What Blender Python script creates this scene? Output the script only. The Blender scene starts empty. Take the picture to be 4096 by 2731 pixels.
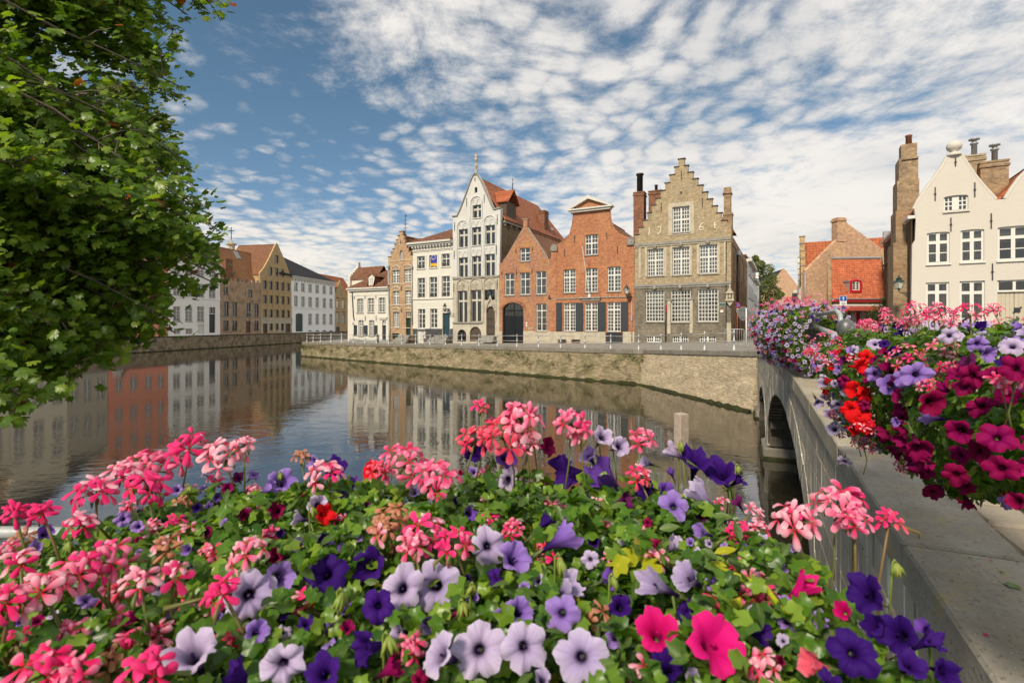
import bpy, bmesh, math, random
from mathutils import Vector, Matrix, geometry, noise as mnoise
R = math.radians
random.seed(7)
sc = bpy.context.scene
COL = sc.collection
# ------------------------------------------------------------------ camera, world, sun, exposure
F = 2030.0; HOR = 1297.0; CX = 2048.0; CAMZ = 4.3        # focal length in photo pixels, horizon row, eye height above the water
cam_d = bpy.data.cameras.new('camera')
cam = bpy.data.objects.new('camera', cam_d); COL.objects.link(cam); sc.camera = cam
cam.location = (0, 0, CAMZ); cam.rotation_euler = (R(90), 0, 0)
cam_d.sensor_width = 36; cam_d.lens = F / 4096 * 36; cam_d.shift_y = -(1365.5 - HOR) / 4096
cam_d.clip_start = 0.05; cam_d.clip_end = 3000
cam_d.dof.use_dof = True; cam_d.dof.focus_distance = 7.0; cam_d.dof.aperture_fstop = 7.5
SUN_EL, SUN_AZ = 41.0, 213.0       # the sun stands behind the camera's left shoulder (azimuth clockwise from +Y)
sun_d = bpy.data.lights.new('sun', 'SUN'); sun_d.energy = 2.45; sun_d.angle = R(9); sun_d.color = (1, 0.88, 0.70)
sun = bpy.data.objects.new('sun', sun_d); COL.objects.link(sun)
_sd = Vector((math.sin(R(SUN_AZ)) * math.cos(R(SUN_EL)), math.cos(R(SUN_AZ)) * math.cos(R(SUN_EL)), math.sin(R(SUN_EL))))
sun.rotation_euler = _sd.to_track_quat('Z', 'Y').to_euler(); sun.location = _sd * 300
sc.view_settings.view_transform = 'Standard'; sc.view_settings.look = 'None'
sc.view_settings.exposure = 0.88; sc.view_settings.gamma = 1; sc.view_settings.use_curve_mapping = False
world = bpy.data.worlds.new('World'); sc.world = world; world.use_nodes = True
sc.cycles.max_bounces = 4; sc.cycles.diffuse_bounces = 2; sc.cycles.glossy_bounces = 3; sc.cycles.transmission_bounces = 3
sc.cycles.transparent_max_bounces = 8; sc.cycles.use_adaptive_sampling = True; sc.cycles.adaptive_threshold = 0.04; sc.cycles.caustics_reflective = False; sc.cycles.caustics_refractive = False
sc.cycles.use_denoising = True

class G:
    """small node-graph helper"""
    def __init__(s, nt): s.nt = nt; s.t = nt.nodes; s.t.clear()
    def n(s, typ, props=None, **ins):
        nd = s.t.new(typ)
        for k, v in (props or {}).items(): setattr(nd, k, v)
        for k, v in ins.items():
            key = int(k[1:]) if k[0] == 'i' and k[1:].isdigit() else k.replace('_', ' ')
            s.set(nd.inputs[key], v)
        return nd
    def set(s, sock, v):
        if isinstance(v, bpy.types.NodeSocket): s.nt.links.new(v, sock)
        elif isinstance(v, bpy.types.Node): s.nt.links.new(v.outputs[0], sock)
        else:
            if hasattr(sock.default_value, '__len__') and not hasattr(v, '__len__'): v = (v,) * len(sock.default_value)
            if sock.type == 'RGBA' and len(v) == 3: v = (*v, 1)
            sock.default_value = v
    def m(s, op, a, b=0.0, c=None):
        nd = s.t.new('ShaderNodeMath'); nd.operation = op
        s.set(nd.inputs[0], a); s.set(nd.inputs[1], b)
        if c is not None: s.set(nd.inputs[2], c)
        return nd.outputs[0]
    def mix(s, f, a, b, mode='MIX'):
        nd = s.t.new('ShaderNodeMix'); nd.data_type = 'RGBA'; nd.blend_type = mode
        s.set(nd.inputs[0], f); s.set(nd.inputs[6], a); s.set(nd.inputs[7], b)
        return nd.outputs[2]
    def noise(s, vec, scale, detail=3, rough=0.55, dist=0.0, out=0, dim='3D'):
        nd = s.n('ShaderNodeTexNoise', {'noise_dimensions': dim}, Scale=scale, Detail=detail, Roughness=rough, Distortion=dist)
        if vec is not None: s.set(nd.inputs['Vector'], vec)
        return nd.outputs[out]
    def ramp(s, f, lo, hi, a=0.0, b=1.0, smooth=True):
        nd = s.n('ShaderNodeMapRange', {'interpolation_type': 'SMOOTHSTEP' if smooth else 'LINEAR'}, From_Min=lo, From_Max=hi, To_Min=a, To_Max=b)
        s.set(nd.inputs[0], f); return nd.outputs[0]
    def vmul(s, vec, sx, sy, sz):
        nd = s.t.new('ShaderNodeVectorMath'); nd.operation = 'MULTIPLY'
        s.set(nd.inputs[0], vec); nd.inputs[1].default_value = (sx, sy, sz); return nd.outputs[0]
    def vadd(s, vec, v):
        nd = s.t.new('ShaderNodeVectorMath'); nd.operation = 'ADD'
        s.set(nd.inputs[0], vec); s.set(nd.inputs[1], v); return nd.outputs[0]
    def xyz(s, vec):
        nd = s.t.new('ShaderNodeSeparateXYZ'); s.set(nd.inputs[0], vec); return nd.outputs
    def comb(s, x, y, z=0.0):
        nd = s.t.new('ShaderNodeCombineXYZ')
        for i, v in enumerate((x, y, z)): s.set(nd.inputs[i], v)
        return nd.outputs[0]
    def bump(s, h, strength, dist=0.02):
        nd = s.n('ShaderNodeBump', Strength=strength, Distance=dist); s.set(nd.inputs['Height'], h); return nd.outputs[0]

def sky_nodes():
    g = G(world.node_tree)
    tc = g.n('ShaderNodeTexCoord')
    sky = g.n('ShaderNodeTexSky', {'sky_type': 'NISHITA', 'sun_disc': False, 'sun_elevation': R(SUN_EL), 'sun_rotation': R(SUN_AZ),
                                   'air_density': 1.0, 'dust_density': 1.0, 'ozone_density': 1.6, 'altitude': 0})
    x, y, z = g.xyz(tc.outputs['Generated'])
    zz = g.m('ADD', g.m('MAXIMUM', z, 0.0), 0.11)
    p = g.comb(g.m('DIVIDE', x, zz), g.m('DIVIDE', y, zz), 0.0)          # the cloud sheet seen in perspective
    wob = g.noise(p, 1.6, 1, 0.5, 0.0, 1, '2D')
    pw = g.vadd(p, g.vmul(wob, 0.16, 0.16, 0))
    big = g.noise(g.vadd(p, (SKYX, SKYY, 0)), 0.55, 2, 0.55, 0.0, 0, '2D')
    az = g.m('DIVIDE', x, g.m('ADD', g.m('ABSOLUTE', y), 0.35))
    cover = g.m('ADD', g.m('MULTIPLY', g.m('SUBTRACT', big, 0.5), 1.0), g.m('MULTIPLY', az, 0.35))
    dx = g.m('SUBTRACT', x, -0.42); dz = g.m('SUBTRACT', z, 0.40)       # the clear field high on the left
    hole = g.ramp(g.m('ADD', g.m('MULTIPLY', dx, dx), g.m('MULTIPLY', g.m('MULTIPLY', dz, dz), 0.7)), 0.0, 0.055, 0.24, 0.0)
    cover = g.m('SUBTRACT', cover, hole)
    cover = g.m('ADD', cover, g.ramp(z, 0.0, 0.36, 0.20, 0.03))          # the sheet closes up towards the horizon
    cell = g.n('ShaderNodeTexVoronoi', {'feature': 'F1', 'voronoi_dimensions': '2D'}, Scale=7.0, Randomness=1.0)
    fine = g.noise(pw, 9.0, 5, 0.72, 0.0, 0, '2D')
    g.set(cell.inputs['Vector'], g.vadd(g.vmul(pw, 1.25, 1.0, 1), g.vmul(g.noise(p, 10, 1, .6, 0, 1, '2D'), .07, .07, 0)))
    cells = g.ramp(cell.outputs['Distance'], 0.08, 0.75, 0.5, -0.5)
    streak = g.noise(g.vmul(pw, 0.85, 2.3, 1), 1.5, 4, 0.62, 0.0, 0, '2D')
    shade = g.noise(g.vadd(pw, (9, 4, 0)), 1.1, 2, 0.6, 0.0, 0, '2D')
    soft = g.m('MULTIPLY', g.ramp(shade, 0.34, 0.60, 0.25, 1.15), g.ramp(az, -0.1, 0.9, 1.0, 0.30))                                # the puffs melt together towards the right
    d = g.m('ADD', cover, g.m('MULTIPLY', g.m('MULTIPLY', cells, 0.50), soft))
    d = g.m('ADD', d, g.m('MULTIPLY', g.m('SUBTRACT', streak, 0.5), 0.85))
    d = g.m('ADD', d, g.m('MULTIPLY', g.m('SUBTRACT', fine, 0.5), 0.95))
    dens = g.ramp(d, -0.48, 0.36)
    sh = g.m('ADD', g.m('MULTIPLY', g.m('SUBTRACT', shade, 0.5), 1.5), g.m('MULTIPLY', g.m('SUBTRACT', 0.35, d), 0.35))
    cl = g.mix(g.ramp(sh, -0.30, 0.45), CLOUD_LIT, CLOUD_SHADE)
    cl = g.mix(g.ramp(z, 0.02, 0.28, 0.6, 0.0), cl, CLOUD_LOW)
    blue = g.mix(1.0, sky.outputs[0], g.mix(g.ramp(z, 0.0, 0.42), (0.46, 0.52, 0.60, 1), SKY_TINT), 'MULTIPLY')
    col = g.mix(g.m('MULTIPLY', dens, 0.95), blue, cl)
    bg = g.n('ShaderNodeBackground', Strength=0.10); g.set(bg.inputs[0], col)
    out = g.n('ShaderNodeOutputWorld'); g.set(out.inputs[0], bg.outputs[0])
    world.cycles.sampling_method = 'MANUAL'; world.cycles.sample_map_resolution = 256
CLOUD_LIT, CLOUD_SHADE, CLOUD_LOW, SKY_TINT = (5.2, 4.95, 4.65, 1), (3.9, 3.85, 3.8, 1), (5.2, 4.75, 4.1, 1), (0.48, 0.57, 0.55, 1)
SKYX, SKYY = 1.3, 0.55
sky_nodes()

# ------------------------------------------------------------------ materials
MATS = {}
def mat(name):
    m = bpy.data.materials.new(name); m.use_nodes = True; MATS[name] = m
    return m, G(m.node_tree)
def finish(g, bsdf):
    o = g.n('ShaderNodeOutputMaterial'); g.set(o.inputs[0], bsdf.outputs[0] if isinstance(bsdf, bpy.types.Node) else bsdf)
def objc(g): return g.n('ShaderNodeTexCoord').outputs['Object']
def geoc(g): return g.n('ShaderNodeNewGeometry').outputs['Position']

def m_paint(name, c, rough=0.5, var=0.08, metal=0.0, grime=0.0, scale=3.0):
    m, g = mat(name); co = objc(g)
    n = g.noise(co, scale, 4); n2 = g.noise(co, scale * 12, 3)
    col = g.mix(g.m('MULTIPLY', n, 1.0), tuple(x * (1 - var * 1.6) for x in c), tuple(min(1, x * (1 + var)) for x in c))
    if grime: col = g.mix(g.ramp(g.noise(co, scale * .7, 6, .7), .5, .75, 0, grime), col, (.07, .06, .045, 1))
    b = g.n('ShaderNodeBsdfPrincipled', Roughness=rough, Metallic=metal); g.set(b.inputs['Base Color'], col)
    g.set(b.inputs['Normal'], g.bump(n2, .15, .01)); finish(g, b); return m
def m_brick(name, c1, c2, mortar, bw=.23, rh=.068, ms=.009, stain=(.05, .045, .035), stain_amt=.5, tint=None, rough=.9, bump=.5, warp=0.0, mo=(3.2, 5.5, .52, 1.5)):
    m, g = mat(name); co = objc(g); x, y, z = g.xyz(co)
    v = g.comb(g.m('ADD', x, y), z, 0)
    if warp: v = g.vadd(v, g.vmul(g.noise(co, 2.5, 3, .6, 0, 1), warp, warp, 0))
    br = g.n('ShaderNodeTexBrick', {'offset': .5}, Color1=c1, Color2=c2, Mortar=mortar, Scale=1.0, Mortar_Size=ms, Mortar_Smooth=.3, Brick_Width=bw, Row_Height=rh, Bias=0.0)
    g.set(br.inputs['Vector'], v)
    blot = g.noise(co, 1.1, 6, .65); blot2 = g.noise(g.vmul(co, 5, 5, 9), 1.0, 4, .7)
    col = g.mix(g.ramp(blot2, .32, .72, .0, .6), br.outputs[0], tuple(x * .55 for x in c1))
    if tint: col = g.mix(g.ramp(g.noise(g.vadd(co, (3, 5, 1)), .8, 5, .6), .42, .66, 0, .75), col, tint)
    col = g.mix(g.ramp(blot, .48, .78, 0, stain_amt), col, stain)
    mott = g.ramp(g.noise(g.vmul(co, mo[0], mo[0], mo[1]), 1.0, 5, .8), .28, .72, mo[2], mo[3], False)
    col = g.mix(1.0, col, g.comb(mott, mott, mott), 'MULTIPLY')
    b = g.n('ShaderNodeBsdfPrincipled', Roughness=rough); g.set(b.inputs['Base Color'], col); b.inputs['Specular IOR Level'].default_value = .25
    h = g.m('ADD', g.m('MULTIPLY', br.outputs['Fac'], -1.0), g.m('MULTIPLY', blot2, .8))
    g.set(b.inputs['Normal'], g.bump(h, bump, .02)); finish(g, b); return m
def m_plaster(name, c, dirt=(.30, .27, .22), amt=.35, bumpy=.25, streak=.4):
    m, g = mat(name); co = objc(g)
    n = g.noise(co, .9, 6, .65); st = g.noise(g.vmul(co, 3, 3, .35), 1.6, 5, .7); f = g.noise(co, 14, 4, .7)
    col = g.mix(g.ramp(n, .45, .8, 0, amt), c, tuple(a * .55 + b * .45 for a, b in zip(c, dirt)))
    col = g.mix(g.ramp(st, .55, .85, 0, streak), col, tuple(a * .6 + b * .4 for a, b in zip(c, dirt)))
    col = g.mix(g.ramp(f, .3, .7, 0, .12), col, tuple(x * .7 for x in c))
    b = g.n('ShaderNodeBsdfPrincipled', Roughness=.85); g.set(b.inputs['Base Color'], col); b.inputs['Specular IOR Level'].default_value = .25
    x, y, z = g.xyz(co)
    g.set(b.inputs['Normal'], g.bump(g.noise(g.vmul(co, 5, 5, 14), 1.0, 4, .6), bumpy, .03)); finish(g, b); return m
def m_tiles(name, c1, c2, axis='x', pan=True, w=.24, r=.30, lichen=None, dark=(.03, .022, .018)):
    m, g = mat(name); co = objc(g); x, y, z = g.xyz(co)
    a = {'x': x, 'y': y}[axis]
    br = g.n('ShaderNodeTexBrick', {'offset': 0.0 if pan else .5}, Color1=c1, Color2=c2, Mortar=dark, Scale=1.0, Mortar_Size=.018 if pan else .012, Mortar_Smooth=.6, Brick_Width=w, Row_Height=r * .72)
    g.set(br.inputs['Vector'], g.comb(a, z, 0))
    wave = g.m('SINE', g.m('MULTIPLY', a, 2 * math.pi / w))
    n = g.noise(co, 1.2, 6, .7); n2 = g.noise(co, 7, 4, .7)
    col = g.mix(g.ramp(n2, .35, .7, 0, .65), br.outputs[0], tuple(v * .45 for v in c1))
    col = g.mix(g.ramp(n, .48, .72, 0, .6), col, lichen or tuple(v * .5 for v in c2))
    mott = g.ramp(g.noise(g.vmul(co, 3, 3, 4), 1.0, 4, .8), .3, .7, .6, 1.45, False)
    col = g.mix(1.0, col, g.comb(mott, mott, mott), 'MULTIPLY')
    b = g.n('ShaderNodeBsdfPrincipled', Roughness=.8); g.set(b.inputs['Base Color'], col); b.inputs['Specular IOR Level'].default_value = .25
    saw = g.m('FRACT', g.m('DIVIDE', z, r * .72))
    h = g.m('ADD', g.m('MULTIPLY', saw, -.6), g.m('MULTIPLY', wave, .5 if pan else 0.02))
    g.set(b.inputs['Normal'], g.bump(h, .7, .05)); finish(g, b); return m
def m_stone(name, c, c2, scale=2.0, streak=.0, rough=.85, speck=.3, bump=.4, rnd=.25):
    m, g = mat(name); co = geoc(g)
    oi = g.n('ShaderNodeObjectInfo').outputs['Random']
    n = g.noise(co, scale, 6, .65); n2 = g.noise(co, scale * 14, 4, .7)
    col = g.mix(g.ramp(n, .35, .7), c, c2)
    col = g.mix(g.m('MULTIPLY', oi, rnd), col, tuple(x * .55 for x in c))
    if streak:
        st = g.noise(g.vmul(co, 9, 9, .5), 1.0, 4, .6)
        col = g.mix(g.ramp(st, .56, .7, 0, streak), col, tuple(min(1, x * 1.9 + .08) for x in c))
        col = g.mix(g.ramp(st, .42, .25, 0, streak), col, tuple(x * .45 for x in c))
    col = g.mix(g.ramp(n2, .55, .75, 0, speck), col, tuple(x * .4 for x in c))
    b = g.n('ShaderNodeBsdfPrincipled', Roughness=rough); g.set(b.inputs['Base Color'], col); b.inputs['Specular IOR Level'].default_value = .3
    g.set(b.inputs['Normal'], g.bump(g.m('ADD', n2, n), bump, .02)); finish(g, b); return m
def m_glass(name, tint=.55, spec=.10):
    m, g = mat(name); co = geoc(g)
    lw = g.n('ShaderNodeFresnel', IOR=1.5); nz = g.noise(co, 2.2, 2)
    nrm = g.bump(nz, .12, .05)
    tr = g.n('ShaderNodeBsdfTransparent', Color=(tint, tint * 1.02, tint * 1.0, 1))
    gl = g.n('ShaderNodeBsdfGlossy', Color=(1, 1, 1, 1), Roughness=.03, Normal=nrm)
    mx = g.n('ShaderNodeMixShader'); g.set(mx.inputs[0], g.m('ADD', g.m('MULTIPLY', lw.outputs[0], 1.2), spec))
    g.set(mx.inputs[1], tr.outputs[0]); g.set(mx.inputs[2], gl.outputs[0]); finish(g, mx); return m
def m_leaf(name, cs, tr=.35, rough=.42, yellow=None):
    """cs: list of base colours picked per leaf; translucent so light glows through"""
    m, g = mat(name)
    isl = g.n('ShaderNodeNewGeometry').outputs['Random Per Island']
    oi = g.n('ShaderNodeObjectInfo').outputs['Random']
    r = g.m('FRACT', g.m('ADD', isl, oi))
    col = g.mix(g.ramp(r, 0, .5, smooth=False), cs[0], cs[1]); col = g.mix(g.ramp(r, .5, .95, smooth=False), col, cs[2])
    if yellow: col = g.mix(g.m('GREATER_THAN', r, .992), col, yellow)
    at = g.n('ShaderNodeAttribute', {'attribute_name': 'rad'})
    vein = g.ramp(at.outputs['Fac'], 0, .25, .35, 0)
    col = g.mix(vein, col, tuple(min(1, x * 1.7 + .02) for x in cs[1]))
    b = g.n('ShaderNodeBsdfPrincipled', Roughness=rough); g.set(b.inputs['Base Color'], col)
    b.inputs['Specular IOR Level'].default_value = .35
    t = g.n('ShaderNodeBsdfTranslucent'); g.set(t.inputs[0], g.mix(1.0, col, (1.5, 1.6, .5, 1), 'MULTIPLY'))
    mx = g.n('ShaderNodeMixShader', Fac=tr); g.set(mx.inputs[1], b.outputs[0]); g.set(mx.inputs[2], t.outputs[0]); finish(g, mx); return m
def m_petal(name, edge, throat, pale=None, veins=.5, t0=.18, t1=.48, tr=.3, var=None):
    m, g = mat(name)
    rad = g.n('ShaderNodeAttribute', {'attribute_name': 'rad'}).outputs['Fac']
    ang = g.n('ShaderNodeAttribute', {'attribute_name': 'ang'}).outputs['Fac']
    oi = g.n('ShaderNodeObjectInfo').outputs['Random']
    v = g.noise(g.comb(g.m('MULTIPLY', ang, 9.0), g.m('MULTIPLY', rad, .6), oi), 3.0, 4, .7)
    e = g.mix(oi, edge, var or tuple(min(1, x * 1.25) for x in edge))
    if pale: e = g.mix(g.ramp(rad, .55, 1.0, 0, .8), e, pale)
    e = g.mix(g.ramp(v, .5, .72, 0, veins), e, tuple(a * .45 + b * .4 for a, b in zip(edge, throat)))
    col = g.mix(g.ramp(g.m('ADD', rad, g.m('MULTIPLY', g.m('SUBTRACT', v, .5), .35)), t0, t1), throat, e)
    b = g.n('ShaderNodeBsdfPrincipled', Roughness=.7); g.set(b.inputs['Base Color'], col); b.inputs['Specular IOR Level'].default_value = .12
    t = g.n('ShaderNodeBsdfTranslucent'); g.set(t.inputs[0], col)
    mx = g.n('ShaderNodeMixShader', Fac=tr); g.set(mx.inputs[1], b.outputs[0]); g.set(mx.inputs[2], t.outputs[0]); finish(g, mx); return m
# ------------------------------------------------------------------ mesh helpers
class MB:
    def __init__(s): s.v = []; s.f = []; s.a = {}; s.mi = []
    def add(s, verts, faces, mi=0):
        o = len(s.v); s.v += [tuple(p) for p in verts]; s.f += [tuple(o + i for i in f) for f in faces]; s.mi += [mi] * len(faces); return s
    def box(s, x0, x1, y0, y1, z0, z1, mi=0):
        return s.add([(x0, y0, z0), (x1, y0, z0), (x1, y1, z0), (x0, y1, z0), (x0, y0, z1), (x1, y0, z1), (x1, y1, z1), (x0, y1, z1)],
                     [(0, 3, 2, 1), (4, 5, 6, 7), (0, 1, 5, 4), (1, 2, 6, 5), (2, 3, 7, 6), (3, 0, 4, 7)], mi)
    def rbox(s, x0, x1, y0, y1, z0, z1, c=.02, jit=0.0, rng=random):
        """box with chamfered top/vertical edges on all sides: 8 corners cut"""
        xs = (x0, x0 + c, x1 - c, x1); ys = (y0, y0 + c, y1 - c, y1)
        ring = [(xs[1], ys[0]), (xs[2], ys[0]), (xs[3], ys[1]), (xs[3], ys[2]), (xs[2], ys[3]), (xs[1], ys[3]), (xs[0], ys[2]), (xs[0], ys[1])]
        mid = ((x0 + x1) / 2, (y0 + y1) / 2)
        def sh(p, k): return (mid[0] + (p[0] - mid[0]) * k[0], mid[1] + (p[1] - mid[1]) * k[1])
        k = (max(.1, 1 - 2 * c / max(1e-6, x1 - x0)), max(.1, 1 - 2 * c / max(1e-6, y1 - y0)))
        V = [(*p, z0) for p in ring] + [(*p, z1 - c) for p in ring] + [(*sh(p, k), z1) for p in ring]
        if jit: V = [tuple(q + rng.uniform(-jit, jit) for q in p) for p in V]
        Fc = [tuple(range(7, -1, -1)), tuple(range(16, 24))]
        for a in (0, 8): Fc += [(a + i, a + (i + 1) % 8, a + 8 + (i + 1) % 8, a + 8 + i) for i in range(8)]
        return s.add(V, Fc)
    def prism(s, poly, y0, y1, mi=0):
        """poly in (x,z), anticlockwise seen from -y; extruded along y"""
        n = len(poly); V = [(x, y0, z) for x, z in poly] + [(x, y1, z) for x, z in poly]
        tri = geometry.tessellate_polygon([[Vector((x, z, 0)) for x, z in poly]])
        Fc = [t for t in tri] + [tuple(i + n for i in reversed(t)) for t in tri]
        Fc += [(i, i + n, (i + 1) % n + n, (i + 1) % n) for i in range(n)]
        return s.add(V, Fc, mi)
    def tube(s, pts, r, n=8, cap=True, mi=0):
        pts = [Vector(p) for p in pts]; rs = r if isinstance(r, (list, tuple)) else [r] * len(pts)
        V = []; prev = None
        for i, p in enumerate(pts):
            d = (pts[min(i + 1, len(pts) - 1)] - pts[max(i - 1, 0)]).normalized()
            if prev is None: a = d.orthogonal().normalized()
            else: a = (prev - d * prev.dot(d)); a = a.normalized() if a.length > 1e-6 else d.orthogonal().normalized()
            prev = a; b = d.cross(a)
            V += [p + (a * math.cos(2 * math.pi * k / n) + b * math.sin(2 * math.pi * k / n)) * rs[i] for k in range(n)]
        Fc = []
        for i in range(len(pts) - 1):
            Fc += [(i * n + k, i * n + (k + 1) % n, (i + 1) * n + (k + 1) % n, (i + 1) * n + k) for k in range(n)]
        if cap: Fc += [tuple(range(n - 1, -1, -1)), tuple((len(pts) - 1) * n + k for k in range(n))]
        return s.add(V, Fc, mi)
    def lathe(s, prof, n=14, o=(0, 0, 0), mi=0):
        V = []
        for r, z in prof: V += [(o[0] + r * math.cos(2 * math.pi * k / n), o[1] + r * math.sin(2 * math.pi * k / n), o[2] + z) for k in range(n)]
        Fc = []
        for i in range(len(prof) - 1):
            Fc += [(i * n + k, i * n + (k + 1) % n, (i + 1) * n + (k + 1) % n, (i + 1) * n + k) for k in range(n)]
        Fc += [tuple(range(n - 1, -1, -1)), tuple((len(prof) - 1) * n + k for k in range(n))]
        return s.add(V, Fc, mi)
    def ball(s, c, r, n=10, m=7, sq=(1, 1, 1)):
        V = []
        for i in range(m + 1):
            a = math.pi * i / m
            V += [(c[0] + sq[0] * r * math.sin(a) * math.cos(2 * math.pi * k / n), c[1] + sq[1] * r * math.sin(a) * math.sin(2 * math.pi * k / n), c[2] - sq[2] * r * math.cos(a)) for k in range(n)]
        return s.add(V, [(i * n + k, i * n + (k + 1) % n, (i + 1) * n + (k + 1) % n, (i + 1) * n + k) for i in range(m) for k in range(n)])
    def mesh(s, name, mats, smooth=False):
        me = bpy.data.meshes.new(name); me.from_pydata(s.v, [], s.f)
        for m in (mats if isinstance(mats, (list, tuple)) else [mats]): me.materials.append(m)
        if any(s.mi): me.polygons.foreach_set('material_index', s.mi)
        for k, vals in s.a.items():
            at = me.attributes.new(k, 'FLOAT', 'POINT'); at.data.foreach_set('value', vals)
        if smooth: me.polygons.foreach_set('use_smooth', [True] * len(me.polygons))
        me.update(); return me
    def build(s, name, mats, parent=None, smooth=False):
        return link(name, s.mesh(name, mats, smooth), parent)
def link(name, data, parent=None, loc=None, rot=None, scale=None):
    o = bpy.data.objects.new(name, data); COL.objects.link(o)
    if parent: o.parent = parent
    if loc is not None: o.location = loc
    if rot is not None: o.rotation_euler = rot
    if scale is not None: o.scale = scale
    return o
def tag(o, label=None, cat=None, group=None, kind=None):
    for k, v in (('label', label), ('category', cat), ('group', group), ('kind', kind)):
        if v: o[k] = v
    return o
def empty(name, loc=(0, 0, 0), rz=0): return link(name, None, None, loc, (0, 0, rz))
def clear_edge(o, w=.01, seg=1):
    b = o.modifiers.new('bevel', 'BEVEL'); b.width = w; b.segments = seg; b.limit_method = 'ANGLE'; return o
def at(px, py, Y): return Vector(((px - CX) / F * Y, Y, CAMZ - (py - HOR) / F * Y))

# ------------------------------------------------------------------ the colours and stuffs of this place
WHITE = m_paint('white_window_paint', (.68, .66, .60), .45, .05)
GLASS = m_glass('window_glass', .55, .07); GLASS2 = m_glass('dark_window_glass', .4, .05)
CURT = m_paint('curtain_cloth', (.46, .46, .40), .9, .15)
SHEER = m_paint('sheer_cloth', (.60, .62, .53), .9, .08)
IRON = m_paint('black_iron', (.018, .018, .02), .5, .1)
SILL = m_stone('sill_stone', (.33, .31, .27), (.24, .22, .19), 3)
STEEL = m_paint('grey_metal_paint', (.43, .44, .44), .42, .08, .25, .35, 9)
DARKST = m_paint('dark_grey_metal_paint', (.10, .105, .11), .42, .1, .25, .2, 9)
ZINC = m_paint('zinc', (.34, .35, .36), .5, .1, .3)
TEAL = m_paint('teal_door_paint', (.020, .052, .068), .38, .1)
GREEN = m_paint('dark_green_paint', (.010, .040, .028), .38, .1)
CHAR = m_paint('charcoal_shutter_paint', (.030, .035, .040), .42, .1)
BLACK = m_paint('black_gate_paint', (.006, .006, .008), .3, .1)
BROWNW = m_paint('weathered_oak', (.085, .058, .036), .7, .35, 0, .3, 6)
REDP = m_paint('red_paint', (.50, .018, .022), .4, .08)
BONE = m_stone('pale_limestone', (.52, .46, .35), (.40, .34, .25), 2.2, 0, .9, .2)
CORN = m_paint('off_white_cornice_paint', (.60, .575, .51), .6, .08, 0, .15)

def spread(poly_holes, y):  # tessellate polygons with holes lying in the xz plane at depth y
    loops = [[Vector((x, z, 0)) for x, z in l] for l in poly_holes]
    tri = geometry.tessellate_polygon(loops)
    V = [(x, y, z) for l in poly_holes for x, z in l]
    out = []
    for t in tri:
        a, b, c = (Vector((V[i][0], V[i][2])) for i in t)
        cr = (b - a).cross(c - a)
        if abs(cr) < 1e-9: continue
        out.append(tuple(t) if cr > 0 else tuple(reversed(t)))
    return V, out

# ------------------------------------------------------------------ the setting: water, land, quays, bridge
def m_water():
    m, g = mat('canal_water'); co = geoc(g)
    far = g.n('ShaderNodeVectorMath', {'operation': 'LENGTH'}); g.set(far.inputs[0], g.vmul(co, 1, 1, 0))
    L = far.outputs['Value']
    w = g.vadd(co, g.vmul(g.noise(co, .12, 2, .5, 0, 1), 5, 5, 0))
    a = g.noise(g.vmul(w, .8, 1.5, 1), .9, 3, .55, .6)
    b = g.noise(g.vmul(w, 1.3, 2.4, 1), 2.4, 3, .5, .4)
    c = g.noise(co, .16, 3, .6)
    h = g.m('ADD', g.m('MULTIPLY', a, .85), g.m('MULTIPLY', b, .22))
    calm = g.m('MULTIPLY', g.ramp(c, .36, .66, .35, 1.0), g.ramp(L, 5, 45, 1.7, .62))
    bump = g.n('ShaderNodeBump', Distance=.013); g.set(bump.inputs['Height'], h); g.set(bump.inputs['Strength'], g.m('MULTIPLY', calm, 1.0))
    murk = g.mix(g.ramp(g.noise(co, .3, 4), .3, .7), (.022, .019, .012, 1), (.032, .028, .017, 1))
    bs = g.n('ShaderNodeBsdfPrincipled', Roughness=.02, IOR=2.8); g.set(bs.inputs['Base Color'], murk); g.set(bs.inputs['Normal'], bump.outputs[0])
    finish(g, bs); return m
wat = MB().add([(-75, -30, 0), (60, -30, 0), (60, 260, 0), (-75, 260, 0)], [(0, 1, 2, 3)]).build('canal_water', m_water()); tag(wat, kind='structure')

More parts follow.
